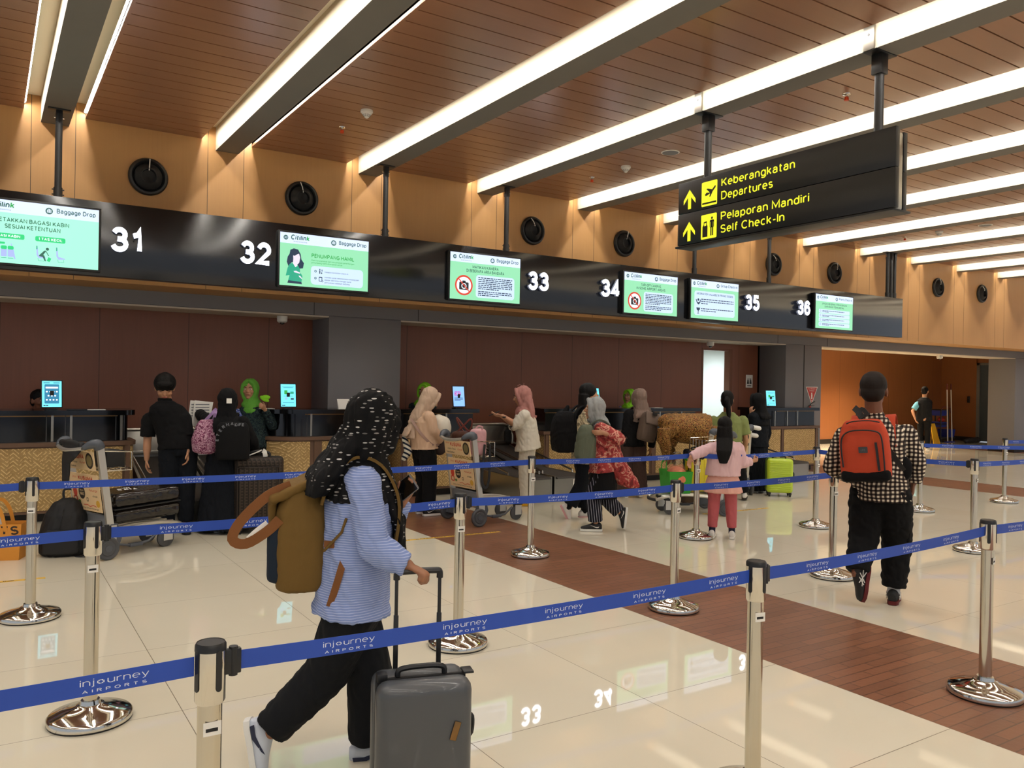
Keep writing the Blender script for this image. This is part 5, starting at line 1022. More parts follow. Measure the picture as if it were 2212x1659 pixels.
    b.text('Kenyaran', .27, .225, .022, O, wdir, tilt, 'ad_red', off=q, shear=.3, w=.14); b.text('Keluarga', .31, .18, .022, O, wdir, tilt, 'ad_red', off=q, shear=.3, w=.14); b.text('Anda...', .36, .13, .02, O, wdir, tilt, 'ad_dark', off=q, shear=.3, w=.1)
    b.disc(.07, .16, .035, O, wdir, tilt, 'ad_red', off=q, ry=.05); b.rrect(.03, .06, .1, .12, .012, O, wdir, tilt, 'ad_red', off=q); b.rrect(.045, .07, .085, .11, .008, O, wdir, tilt, 'ad_cream', off=q+.0004); b.disc(.13, .075, .022, O, wdir, tilt, mat('ad_green', '#5f7a3a', .6), off=q, ry=.016)
    b.disc(.44, .075, .032, O, wdir, tilt, mat('ad_gold', '#d9a93a', .5), off=q); b.rrect(.255, .085, .285, .12, .005, O, wdir, tilt, 'ad_dark', off=q); b.rrect(.261, .091, .279, .114, .004, O, wdir, tilt, 'ad_cream', off=q+.0004)
    b.tube([O+wdir*x+tilt*y-V3((q+.001, 0, 0)) for x, y in ((.2, .05), (.26, .055), (.3, .04), (.36, .055), (.41, .045))], .003, 'ad_red', 4); b.text('Satu Kaleng Isinya Keluarga', .06, .018, .014, O, wdir, tilt, 'ad_dark', off=q, shear=.3, w=.38)
    b.build('ad_print', p, smooth=0)
    O, p = board(-.03, .77, .165, .255, 'upper_ad_board'); b = MB()
    b.text('Ghost', .03, .12, .022, O, wdir, tilt, 'ad_red', off=q, shear=.3); b.text('KUSUMA', .12, .095, .046, O, wdir, tilt, 'ad_red', off=q, bold=.03, w=.22); b.text('Kaldu Rasa', .06, .055, .02, O, wdir, tilt, 'ad_dark', off=q, w=.16, shear=.3); b.text('Rumah', .26, .055, .02, O, wdir, tilt, 'ad_red', off=q, w=.1, shear=.3)
    b.text('Tiada Duanya', .03, .018, .018, O, wdir, tilt, 'ad_dark', off=q, w=.16, bold=.01); b.disc(.43, .085, .062, O, wdir, tilt, 'ad_dark', off=q, ry=.07); b.disc(.43, .085, .045, O, wdir, tilt, mat('ad_olive', '#7d7048', .6), off=q+.0006, ry=.05); b.build('ad_print', p, smooth=0)
    b = MB()
    for y in (-.25, .25):
        b.tube([(-.10, y, .94), (.2, y, .92), (.2, y, .76), (-.09, y, .765)], .006, 'chrome', 6)
    for x in (.0, .1, .2): b.tube([(x, -.25, .77+(.2-x)*.02), (x, .25, .77+(.2-x)*.02)], .005, 'chrome', 6)
    for y in (-.25, -.15, -.05, .05, .15, .25): b.tube([(-.09, y, .765), (.2, y, .76), (.2, y, .92)], .004, 'chrome', 5)
    b.tube([(.2, -.25, .92), (.2, .25, .92)], .006, 'chrome', 6); b.build('wire_basket', t)
    return t
tr = make_trolley(); TL = [((.83, 8.09), .38, 'luggage trolley carrying the black wrapped suitcase, beside the boy in black'), ((4.6, 8.02), .08, 'luggage trolley with brown handbag and pink bag in its basket, on the brown strip'), ((7.72, 7.25), 2.72, 'luggage trolley carrying the yellow suitcase, behind the girl in pink'), ((9.25, 8.35), 1.05, 'luggage trolley with white shoes in its basket, right of the girl in pink')]
for k, (p, a, lab) in enumerate(TL):
    o = tr if k == 0 else copy_tree(tr); o.location = (*p, 0); o.rotation_euler = (0, 0, a); o['label'] = lab; o['group'] = 'luggage trolleys'
def TM(k): p, a, _ = TL[k]; return Matrix.Translation((*p, 0))@Matrix.Rotation(a, 4, 'Z')
def suitcase(label, W, D, H, color, mx, ribs=0, handle=0, rough=.35, wheels=True, name='suitcase', axis_front='y', second=None, r=.04, flatwheels=False):
    t = thing(name, label, 'suitcase'); t.matrix_world = mx; z0 = .055 if wheels else 0
    mc = color if color in MATS else mat('case_'+color, color, rough, coat=.3)
    b = MB(); b.box(-W/2, W/2, -D/2, -.006, z0, z0+H, mc, r, 4)
    for k in range(ribs): x = -W/2+W*(k+1)/(ribs+1); b.box(x-W/ribs*.22, x+W/ribs*.22, -D/2-.006, -D/2+.02, z0+.05, z0+H-.05, mc, .005)
    b.build('front_shell', t, smooth=50)
    b = MB(); b.box(-W/2, W/2, .006, D/2, z0, z0+H, MATS[second] if second else mc, r, 4); b.build('back_shell', t, smooth=50)
    b = MB(); b.box(-W/2+.006, W/2-.006, -.007, .007, z0+.006, z0+H-.006, 'black_matte', .006); b.build('zip_band', t)
    b = MB(); b.tube(smoothpts([(-.09, 0, z0+H-.004), (-.08, 0, z0+H+.022), (0, 0, z0+H+.028), (.08, 0, z0+H+.022), (.09, 0, z0+H-.004)]), .011, 'black_satin', 8); b.build('top_handle', t)
    b = MB(); b.tube(smoothpts([(W/2-.002, 0, z0+H*.4), (W/2+.02, 0, z0+H*.43), (W/2+.022, 0, z0+H*.57), (W/2-.002, 0, z0+H*.6)]), .01, 'black_satin', 8); b.build('side_handle', t)
    if wheels:
        for sx in (-1, 1):
            for sy_ in (-1, 1):
                b = MB(); c = (sx*(W/2-.04), sy_*(D/2-.04), .026); b.lathe([(0, -.012), (.02, -.012), (.026, -.008), (.026, .008), (.02, .012), (0, .012)], 'rubber', c, 16, 'x'); b.box(c[0]-.02, c[0]+.02, c[1]-.018, c[1]+.018, .03, .06, 'black_satin', .004); b.build('wheel', t)
    if handle:
        b = MB()
        for sx in (-1, 1): b.box(sx*.085-.009, sx*.085+.009, D/2-.035, D/2-.02, z0+H-.02, z0+H+handle*.55, 'black_satin', .003); b.box(sx*.085-.0065, sx*.085+.0065, D/2-.033, D/2-.022, z0+H+handle*.5, z0+H+handle, 'black_satin', .003)
        b.tube(smoothpts([(-.085, D/2-.028, z0+H+handle-.03), (-.083, D/2-.028, z0+H+handle-.005), (-.06, D/2-.028, z0+H+handle), (.06, D/2-.028, z0+H+handle), (.083, D/2-.028, z0+H+handle-.005), (.085, D/2-.028, z0+H+handle-.03)]), .013, 'black_satin', 8)
        b.build('telescopic_handle', t)
    return t
T_ = Matrix.Translation; Rm = lambda a, ax: Matrix.Rotation(a, 4, ax)
# grey cabin case in the foreground
cz = FL(921, 1705); gc = suitcase('dark grey hard-shell cabin suitcase pulled by the walking woman', .36, .23, .43, '#45484c', T_((1.41, 2.78, 0))@Rm(-.27, 'Z'), 0, .37, .4, r=.045)
b = MB(); b.box(.095, .12, -.1215, -.119, .27, .34, 'bronze', .002, mx=T_((.1, 0, .3))@Rm(.3, 'Y')@T_((-.1, 0, -.3))); b.build('metal_badge', gc)
b = MB(); b.box(-.17, -.13, -.02, .02, .47, .5, 'black_satin', .004); b.box(.16, .2, -.03, .03, .478, .487, 'black_satin', .002); b.build('lock_block', gc)
# black wrapped suitcase lying on the first trolley
m, nt, bb, P, X, Y, Z = newmat('wrap_black', .14, .6); bb.inputs['Base Color'].default_value = lin('#17120f'); bumpn(nt, mth(nt, 'SINE', mth(nt, 'ADD', mth(nt, 'MULTIPLY', X, 210), mth(nt, 'MULTIPLY', noise(nt, P, 9, 2), 9))), .5, bb, .006)
s1 = suitcase('large black wrapped suitcase with white lettering lying on the left trolley', .46, .27, .66, 'wrap_black', TM(0)@T_((.02, .03, .40))@Rm(math.radians(88), 'Y')@Rm(math.radians(90), 'Z')@T_((0, .0, 0)), 0, 0, r=.05)
b = MB(); b.text('EXIT', .0, 0, .1, (.06, .1365, .33), V3((-.35, 0, .94)), V3((-.94, 0, -.35)), 'paper', bold=.05, w=.16, align='c', off=.0012); b.text('NO', .0, -.06, .05, (.06, .1365, .33), V3((-.35, 0, .94)), V3((-.94, 0, -.35)), 'paper', bold=.03, w=.07, align='c', off=.0012); b.build('white_lettering', s1, smooth=0)
# garment and box on the first trolley
mx = TM(0); B = Blob(); B.cap((-.2, -.16, .99), (-.2, .16, 1.0), .03, .03); B.tube([(-.19, -.05, 1.0), (-.235, -.03, .93), (-.25, .0, .84), (-.245, .01, .66)], [(.16, .03), (.15, .022), (.07, .02), (.05, .016)], V3((0, 1, 0)))
g = Blob.build(B, 'black_garment', 'black_matte', None, .01, 3, .008, 14); g.matrix_world = mx; tag(g, 'black cloth garment draped over the handle of the left trolley', 'garment')
b = MB(); b.box(.0, .17, -.2, .02, .785, .93, 'black_matte', .01); o = b.build('black_box_bag'); o.matrix_world = mx; tag(o, 'small black bag inside the wire basket of the left trolley', 'bag')
# backpack and shopping bag on the floor at the left
t = thing('backpack', 'large black backpack standing on the floor by the left trolley wheel', 'backpack', (.61, 8.2, 0), -.3); B = Blob()
B.loft([ring(V3((x, 0, z)), V3((1, 0, 0)), V3((0, 1, 0)), a, c) for x, z, a, c in ((0, .0, .17, .11), (0, .03, .2, .13), (0, .2, .2, .14), (.01, .36, .17, .12), (.02, .46, .11, .08), (.03, .5, .05, .04))]); B.build('bag_body', 'black_matte', t, .01, 3, .006, 9)
B = Blob(); B.loft([ring(V3((0, -.12, z)), V3((1, 0, 0)), V3((0, 1, 0)), a, .035) for z, a in ((.03, .14), (.06, .15), (.2, .145), (.24, .11))]); B.build('front_pocket', 'black_matte', t, .01, 3)
b = MB(); strap(b, smoothpts([(-.03, .1, .47), (-.03, .1, .56), (.04, .1, .56), (.05, .1, .46)]), .02, .006, 'black_satin', V3((0, 1, 0))); b.tube(smoothpts([(.02, -.1, .42), (.0, -.14, .3), (-.02, -.125, .1)]), .004, 'black_satin', 5); b.tube(smoothpts([(.12, -.02, .02), (.18, -.08, .004), (.12, -.13, .004), (.22, -.16, .004)]), .006, 'black_satin', 5); b.build('strap', t)
mat('orange_bag', '#d08a2c', .6, bump=.1, bscale=40)
t = thing('shopping_bag', 'orange shopping bag with dark lettering on the floor at the left edge', 'bag', (.05, 8.3, 0), -.35); b = MB(); b.loft([[(-.26, -.09, 0), (.26, -.09, 0), (.26, .09, 0), (-.26, .09, 0)], [(-.28, -.1, .31), (.28, -.1, .31), (.28, .1, .31), (-.28, .1, .31)]], 'orange_bag', cap=False); b.box(-.258, .258, -.088, .088, .002, .008, 'orange_bag'); b.build('bag_body', t)
for y in (-.1, .1):
    b = MB(); strap(b, smoothpts([(-.02, y, .25), (-.01, y, .42), (.05, y, .5), (.12, y, .42), (.16, y, .25)]), .03, .004, 'orange_bag', V3((0, 1, 0))); b.build('handle', t)
b = MB(); b.text('SPORTS', .03, .22, .075, (0, -.0985, 0), UX, UZ, 'ad_dark', w=.46, align='c', bold=.02); b.build('lettering', t, smooth=0)
b = MB(); b.rrect(-.02, .05, .1, .17, .01, (0, -.094, 0), UX, UZ, mat('print_brown', '#a4691f', .6), off=.003); b.build('printed_square', t, smooth=0)
mat('plastic_white', '#e9e8e4', .35, bump=.4, bscale=18)
t = thing('carrier_bag', 'white plastic carrier bag with red and blue ring, inside the orange bag', 'bag', (-.0, 8.3, .02), -.2); B = Blob(); B.loft([ring(V3((0, 0, z)), V3((1, 0, 0)), V3((0, 1, 0)), a, c) for z, a, c in ((0, .12, .06), (.1, .14, .075), (.28, .15, .075), (.38, .12, .06), (.45, .05, .03))]); B.build('bag_body', 'plastic_white', t, .01, 2, .012, 16)
b = MB(); strap(b, smoothpts([(-.05, 0, .43), (-.0, 0, .54), (.09, 0, .55), (.1, 0, .44)]), .045, .006, 'plastic_white', V3((0, 1, 0))); b.build('handle', t)
b = MB(); b.lathe([(.03, 0), (.06, 0), (.06, .004), (.03, .004)], 'red', (-.03, -.075, .28), 24, 'y'); b.lathe([(0, 0), (.03, 0), (.03, .005), (0, .005)], mat('logo_blue', '#2a3f8c', .5), (-.03, -.075, .28), 20, 'y'); b.build('ring_print', t)
# brown monogrammed suitcase
m, nt, bb, P, X, Y, Z = newmat('monogram', .6, .3); xx = mth(nt, 'ADD', X, mth(nt, 'MULTIPLY', Y, 1.0))
def bars(v, p, d): return mth(nt, 'GREATER_THAN', mth(nt, 'FRACT', mth(nt, 'DIVIDE', v, p)), d)
k1 = mth(nt, 'MULTIPLY', bars(xx, .045, .3), bars(Z, .03, .45)); k2 = mth(nt, 'MULTIPLY', bars(mth(nt, 'ADD', xx, .02), .045, .7), bars(mth(nt, 'ADD', Z, .015), .06, .2)); link(nt, mixc(nt, mth(nt, 'MAXIMUM', k1, k2), lin('#1d1712'), lin('#3b3026')), bb.inputs['Base Color'])
t = thing('suitcase', 'large dark brown monogrammed fabric suitcase by the long black dress', 'suitcase', (2.40, 8.5, 0), -.32); b = MB(); b.box(-.24, .24, -.15, .15, .05, .78, 'monogram', .05, 4); b.build('body', t, smooth=50)
b = MB(); b.box(-.2, .2, -.17, -.145, .1, .7, 'monogram', .02, 3); b.tube([(-.2, -.172, .12), (-.2, -.172, .68), (.2, -.172, .69), (.2, -.172, .12)], .007, 'ad_dark', 6); b.build('front_pocket', t, smooth=50)
b = MB(); b.tube(smoothpts([(-.1, 0, .775), (-.09, 0, .82), (0, 0, .84), (.09, 0, .82), (.1, 0, .775)]), .014, 'black_satin', 8); b.build('top_handle', t)
b = MB(); strap(b, smoothpts([(.03, -.01, .845), (.05, -.03, .83), (.06, -.03, .78)]), .045, .002, 'paper', V3((0, -1, 0))); strap(b, smoothpts([(.02, -.01, .85), (-.02, -.03, .83), (-.12, -.03, .79)]), .012, .002, 'paper', V3((0, -1, 0))); b.build('baggage_tag', t)
for sx in (-1, 1):
    for sy_ in (-1, 1):
        b = MB(); b.lathe([(0, -.014), (.025, -.014), (.025, .014), (0, .014)], 'rubber', (sx*.18, sy_*.11, .0255), 16, 'x'); b.box(sx*.18-.03, sx*.18+.03, sy_*.11-.03, sy_*.11+.03, .035, .07, 'black_satin', .006); b.build('wheel', t)
# lime suitcase on the floor, yellow and navy ones on the third trolley
mat('lime', '#b9d436', .35, coat=.3); mat('case_yellow', '#e3d321', .35, coat=.3); mat('lime_dark', '#6e9a2a', .4)
gs = suitcase('lime green hard-shell suitcase standing on the tiles before the rightmost counter', .37, .24, .50, 'lime', T_((9.78, 7.88, 0))@Rm(-.72, 'Z'), 0, 0, second='lime_dark', r=.05)
b = MB()
for k in range(14): b.tube([(-.15, -.122, .1+k*.03), (-.05, -.1225, .105+k*.03+.004*math.sin(k)), (.06, -.1225, .1+k*.03+.005*math.cos(k*2)), (.15, -.122, .1+k*.03)], .004, 'lime', 4)
b.build('wave_relief', gs)
ys = suitcase('bright yellow hard-shell suitcase standing on the trolley behind the girl in pink', .40, .22, .46, 'case_yellow', TM(2)@T_((.13, .0, .27))@Rm(-.35-TL[2][1], 'Z'), 3, 0, wheels=False, r=.045)
b = MB(); b.rrect(-.02, .12, .02, .3, .02, (.2015, -.06, .0), (0, 1, 0), UZ, 'black_satin', d=.004); b.build('grip_recess', ys)
mat('navy_fabric', '#141c33', .7); ns = suitcase('navy fabric suitcase with raised handle behind the yellow suitcase', .36, .24, .40, 'navy_fabric', T_((8.15, 7.92, .33))@Rm(-.5, 'Z'), 0, .16, wheels=False)
nsb = thing('carton_box', 'brown carton under the navy suitcase, behind the trolley', 'box', (8.15, 7.92, 0), -.5); b = MB(); b.box(-.2, .2, -.14, .14, 0, .33, mat('carton', '#4a3a2c', .8), .006); b.build('carton', nsb)
mat('green_bag', '#2f9a2c', .6); mat('peach', '#f08a62', .6, var=.35, vscale=30)
t = thing('shopping_bag', 'green shopping bag on the trolley beside the yellow suitcase', 'bag'); t.matrix_world = TM(2)@T_((.48, 0, .262)); b = MB(); b.loft([[(-.13, -.17, 0), (.13, -.17, 0), (.13, .17, 0), (-.13, .17, 0)], [(-.15, -.2, .27), (.15, -.2, .27), (.15, .2, .27), (-.15, .2, .27)]], 'green_bag', cap=False); b.box(-.128, .128, -.168, .168, .001, .006, 'green_bag'); b.build('bag_body', t)
for x in (-.152, .152): b = MB(); strap(b, smoothpts([(x, -.09, .2), (x, -.08, .36), (x*.7, 0, .42), (x, .08, .36), (x, .09, .2)]), .03, .003, 'green_bag', V3((1, 0, 0))); b.build('handle', t)
t = thing('plastic_bag', 'clear plastic bag of orange-pink goods sticking out of the green bag', 'bag'); t.matrix_world = TM(2)@T_((.47, 0, .28)); B = Blob(); B.ell((0, 0, .2), (.12, .15, .1)); B.ell((.0, .1, .16), (.1, .1, .1)); B.build('contents', 'peach', t, .01, 2, .01, 20)
mat('clear_plastic', '#ffffff', .12, trans=.95, alpha=.35); B = Blob(); B.loft([ring(V3((0, 0, z)), V3((1, 0, 0)), V3((0, 1, 0)), a, c) for z, a, c in ((.05, .12, .16), (.2, .135, .17), (.32, .09, .1), (.42, .02, .03), (.48, .05, .06))]); B.build('plastic_film', 'clear_plastic', t, .011, 2, .01, 18)
# goods on the second and fourth trolleys
mat('leather_brown', '#4a2a1e', .45); mat('strap_red', '#6d2f28', .5); mat('pink_fabric', '#d9a7ab', .7, var=.25, vscale=30)
t = thing('handbag', 'brown leather handbag with red-brown straps in the basket of the middle trolley', 'bag'); t.matrix_world = TM(1)@T_((.04, .1, .79)); B = Blob(); B.box(V3((0, 0, .11)), V3((1, 0, 0)), V3((0, 1, 0)), V3((0, 0, 1)), .2, .34, .25, .05); B.build('bag_body', 'leather_brown', t, .009, 3, .004)
for s_ in (-1, 1): b = MB(); strap(b, smoothpts([(-.02, s_*.14, .22), (-.03, s_*.05, .27), (-.03, -s_*.05, .33), (-.03, -s_*.13, .38), (-.02, -s_*.155, .36), (-.0, -s_*.11, .28), (0, -s_*.05, .23)]), .022, .006, 'strap_red', V3((1, 0, 0))); b.build('handle', t)
t = thing('small_bag', 'pink patterned bag in the basket of the middle trolley', 'bag'); t.matrix_world = TM(1)@T_((.03, -.17, .79)); B = Blob(); B.box(V3((0, 0, .13)), V3((1, 0, 0)), V3((0, 1, 0)), V3((0, 0, 1)), .16, .15, .3, .04); B.build('bag_body', 'pink_fabric', t, .009, 3, .008, 22)
b = MB(); strap(b, smoothpts([(0, -.06, .27), (0, -.08, .3), (0, .0, .31), (0, .06, .27)]), .02, .004, 'pink_fabric', V3((1, 0, 0))); b.build('handle', t)
b = MB(); strap(b, smoothpts([(.12, -.27, .9), (.1, -.3, .7), (.09, -.3, .5), (.05, -.3, .42), (.0, -.3, .5), (.02, -.29, .75), (.05, -.27, .9)]), .03, .004, 'black_satin', V3((0, -1, 0))); o = b.build('hanging_strap'); o.matrix_world = TM(1); tag(o, 'black strap loop hanging at the side of the middle trolley', 'strap')
t = thing('pair_of_shoes', 'white shoes hung in the basket of the trolley right of the girl in pink', 'shoes'); t.matrix_world = TM(3)@T_((-.02, -.22, .8))
for k in range(2): B = Blob(); B.cap((.0, -.04*k, .1+.11*k), (.0, -.16-.04*k, .07+.11*k), .035, .045, sv=.8); B.build('shoe', 'white_plastic', t, .008, 2)
B = Blob(); B.box(V3((.06, .05, .88)), V3((1, 0, 0)), V3((0, 1, 0)), V3((0, 0, 1)), .2, .3, .18, .04); o = B.build('rolled_jacket', mat('cloth_olive', '#5c5646', .8, var=.4, vscale=25), None, .01, 3, .012, 20); o.matrix_world = TM(3); tag(o, 'dark rolled jacket in the basket of the trolley right of the girl', 'jacket')
# cleaning trolley in the far recess
t = thing('cleaning_cart', 'cleaning cart with blue buckets and red cloth beside the cleaner', 'cleaning cart', (24.6, 13.9, 0)); mat('cart_blue', '#2a3c9c', .45)
b = MB()
for sx in (-1, 1):
    for sy_ in (-1, 1): b.cyl((sx*.2, sy_*.2, .1), (sx*.2, sy_*.2, 1.0), .02, m='black_satin', n=8)
for z in (.12, .55, .98):
    b.tube([(-.2, -.2, z), (.2, -.2, z), (.2, .2, z), (-.2, .2, z), (-.2, -.2, z)], .018, 'black_satin', 6)
b.box(-.22, .6, -.22, .22, .1, .14, 'black_satin', .01); b.tube([(-.2, -.2, 1.0), (-.1, -.22, 1.08), (.25, -.22, 1.06), (.35, -.2, .9)], .02, 'strap_red', 6); b.build('frame', t)
for (x, z, h_, w2, nm) in ((0, .8, .16, .17, 'upper_tray'), (0, .45, .16, .17, 'lower_tray'), (.48, .14, .24, .15, 'bucket')):
    b = MB(); b.loft([[(x-w2*.85, -.17, z), (x+w2*.85, -.17, z), (x+w2*.85, .17, z), (x-w2*.85, .17, z)], [(x-w2, -.2, z+h_), (x+w2, -.2, z+h_), (x+w2, .2, z+h_), (x-w2, .2, z+h_)]], 'cart_blue'); b.build(nm, t)
B = Blob(); B.ell((0, -.1, .68), (.12, .1, .08)); B.build('red_cloth', mat('cloth_red', '#a32d22', .8), t, .012, 2, .012, 30)
for x in (-.15, .5):
    for y in (-.18, .18): b = MB(); b.lathe([(0, -.015), (.05, -.015), (.05, .015), (0, .015)], 'rubber', (x, y, .05), 16, 'y'); b.build('wheel', t)
for k, (x, lab) in enumerate(((24.62, 'left of two white mop poles standing by the cleaning cart'), (24.84, 'right of two white mop poles standing by the cleaning cart'))):
    t = thing('mop', lab, 'mop', (x, 13.6, 0)); b = MB(); b.cyl((0.02*k, 0, .02), (0, .05, 1.6), .016, m='white_plastic', n=10); b.build('pole', t); b = MB(); b.cyl((0, .05, 1.6), (0, .055, 1.78), .02, m='strap_red', n=10); b.build('grip', t); b = MB(); b.box(-.12, .12, -.04, .04, 0, .03, 'cart_blue', .01); b.build('mop_head', t)
B = Blob(); B.cap((-.35, 0, .07), (.35, 0, .09), .07, .085); o = B.build('rolled_black_sack', 'black_matte', None, .012, 3, .012, 20); o.location = (25.15, 13.15, 0); tag(o, 'rolled black sack lying on the floor before the cleaning cart', 'sack')
t = thing('floor_sign', 'yellow folding floor sign standing behind the cleaner legs', 'floor sign', (22.9, 13.1, 0))
for sy_ in (-1, 1): b = MB(); b.loft([[(-.17, sy_*.15-.012, 0), (.17, sy_*.15-.012, 0), (.17, sy_*.15+.012, 0), (-.17, sy_*.15+.012, 0)], [(-.1, -.012, .62), (.1, -.012, .62), (.1, .012, .62), (-.1, .012, .62)]], mat('sign_plastic_yellow', '#e0b32a', .45)); b.build('leaf', t)
# ---------------------------------------------------------------- cloth patterns
def gingham(name, R_, per=.03):
    m, nt, b, P, X, Y, Z = newmat(name, .8, .2); l = mth(nt, 'ADD', mth(nt, 'MULTIPLY', X, R_.x), mth(nt, 'MULTIPLY', Y, R_.y)); d = noise(nt, P, 5, 2)
    u = mth(nt, 'GREATER_THAN', mth(nt, 'FRACT', mth(nt, 'DIVIDE', mth(nt, 'ADD', l, mth(nt, 'MULTIPLY', d, .05)), per)), .5); v = mth(nt, 'GREATER_THAN', mth(nt, 'FRACT', mth(nt, 'DIVIDE', mth(nt, 'ADD', Z, mth(nt, 'MULTIPLY', d, .06)), per)), .5)
    link(nt, ramp(nt, mth(nt, 'MULTIPLY', mth(nt, 'ADD', u, v), .5), [(0, '#e3d9c3'), (.3, '#4c3f3a'), (.8, '#15110f')], 'CONSTANT'), b.inputs['Base Color'])
def spots(name, base, cols, scale=30, thr=.35, rough=.8, stretch=(1, 1, 1), dist=.0):
    m, nt, b, P, X, Y, Z = newmat(name, rough, .2); mp = nt.nodes.new('ShaderNodeMapping'); mp.inputs['Scale'].default_value = stretch; link(nt, P, mp.inputs[0])
    v = nt.nodes.new('ShaderNodeTexVoronoi'); v.inputs['Scale'].default_value = scale; v.inputs['Randomness'].default_value = .6; link(nt, mp.outputs[0], v.inputs['Vector'])
    c = ramp(nt, mth(nt, 'FRACT', mth(nt, 'MULTIPLY', v.outputs['Color'], 1)), [(k/len(cols), q) for k, q in enumerate(cols)], 'CONSTANT')
    d = mth(nt, 'ADD', v.outputs['Distance'], mth(nt, 'MULTIPLY', mth(nt, 'SUBTRACT', noise(nt, P, scale*2, 2), .5), dist)); link(nt, mixc(nt, mth(nt, 'LESS_THAN', d, thr), lin(base), c), b.inputs['Base Color']); return m
def blotch(name, cols, scale=12, rough=.8, dist=1.5, det=4):
    m, nt, b, P, X, Y, Z = newmat(name, rough, .2); n = noise(nt, P, scale, det, dist); k = len(cols); link(nt, ramp(nt, n, [(.32+.36*q/max(1, k-1), c) for q, c in enumerate(cols)], 'CONSTANT'), b.inputs['Base Color']); return m
m, nt, b, P, X, Y, Z = newmat('shirt_blue', .75, .2); s_ = mth(nt, 'FRACT', mth(nt, 'DIVIDE', mth(nt, 'ADD', Z, mth(nt, 'MULTIPLY', noise(nt, P, 4, 2), .02)), .0095)); link(nt, mixc(nt, mth(nt, 'GREATER_THAN', s_, .68), lin('#7d90c4'), lin('#aab7db')), b.inputs['Base Color'])
m, nt, b, P, X, Y, Z = newmat('stripe_navy', .75, .2); V0 = V3((.54, .84, 0)); l = mth(nt, 'ADD', mth(nt, 'MULTIPLY', X, .84), mth(nt, 'MULTIPLY', Y, -.54)); link(nt, mixc(nt, mth(nt, 'GREATER_THAN', mth(nt, 'FRACT', mth(nt, 'DIVIDE', mth(nt, 'ADD', l, mth(nt, 'MULTIPLY', Z, .12)), .026)), .86), lin('#12131d'), lin('#b9bccb')), b.inputs['Base Color'])
spots('hijab_floral', '#0c0c0e', ['#d0cecb', '#8a8885', '#b0aeab', '#6c6a68'], 23, .24, .8, (1, 1, 3.4), .12); blotch('batik_red', ['#6e2a2b', '#97393a', '#a84444', '#cf9a86', '#8d3335', '#3f4a4a'], 11); blotch('batik_gold', ['#2a1a0c', '#5b3a16', '#b48a4c', '#3a220f', '#8a3f1c', '#d9bd84'], 30, .6, 2)
blotch('batik_staff', ['#10161c', '#1d2b33', '#31413f', '#12191f', '#3d4a5a'], 22); blotch('tote_purple', ['#5a2740', '#8d4e6e', '#caa4b6', '#6a3048', '#b98aa2'], 55, .8, 1); blotch('print_beige', ['#c9b892', '#d6c8a6', '#8a7f66', '#d6c8a6', '#6d4f4a'], 9, .8, 2)
blotch('batik_blue', ['#2c3a78', '#5a6bb0', '#b9c0dc', '#33427f'], 25)
for n_, c_, r_ in (('cloth_black', '#0c0c0e', .9), ('cloth_navyblack', '#0d1118', .9), ('denim_black', '#101216', .85), ('beige_cloth', '#c6a78d', .85), ('beige_hijab', '#b79f8a', .85), ('pink_hijab', '#a8766f', .85), ('white_cloth', '#d9d3c4', .85), ('grey_hijab', '#979a9a', .8), ('taupe_hijab', '#7d6a60', .85), ('taupe_pack', '#5f5046', .8), ('brown_trouser', '#4a3833', .85), ('olive_blouse', '#7f8a55', .85), ('hoodie_pink', '#e0bcc0', .85), ('skirt_pink', '#d9a598', .85), ('leggings_pink', '#b2595f', .7), ('hijab_green', '#5fa13a', .75), ('lime_green', '#8edb2e', .7), ('sage', '#5f6656', .75), ('pack_olive', '#6b5226', .8), ('pack_navy', '#1a2533', .8), ('strap_tan', '#7a4d28', .6), ('pack_red', '#c2492e', .75), ('vest_black', '#0f1115', .85), ('shirt_cyan', '#6fb3cc', .8), ('sock_navy', '#23263a', .9), ('sock_grey', '#b9bcc4', .9), ('shoe_white', '#d8d5d0', .6), ('shoe_pink', '#c99a9c', .6), ('maroon', '#5c1f22', .6), ('yellow_shoe', '#d9a82a', .6), ('lilac', '#9d7fae', .7)):
    mat(n_, c_, r_, spec=.25, bump=.12, bscale=220)
UPZ = V3((0, 0, 1))
# ---------------------------------------------------------------- the walking woman in the foreground
o = person('lead', 'person in black dotted headscarf and blue striped shirt walking with grey suitcase', (787, 1652), 86, 1.60, J={'hip': (760, 1292), 'neck': (782, 1012), 'head': (806, 918), 'er': (806, 1182, -.20), 'wr': (882, 1221, -.205), 'el': (835, 1140, .12), 'wl': (866, 1086, .02),
    'ar': (577, 1584, -.06), 'kr': (706, 1452, -.03), 'kl': (800, 1458, .06), 'tr': (596, 1690, -.06), 'al': (790, 1610, .07)}, skin='skin', nod=.35, head_turn=-.95, hands=(1.5, .9), palms=(V3((0, 0, -1)), None), vox=.0065, ears=False, hdir=(None, V3((.3, -.1, .6))))
torso(o, 'shirt_blue', .05, .034, 'long', 1.06, .012, wr=.009, vox=.008, sr=(.072, .066, .05), cuff=.96)
trousers(o, 'denim_black', .108, .098, .078, .93, wr=.006)
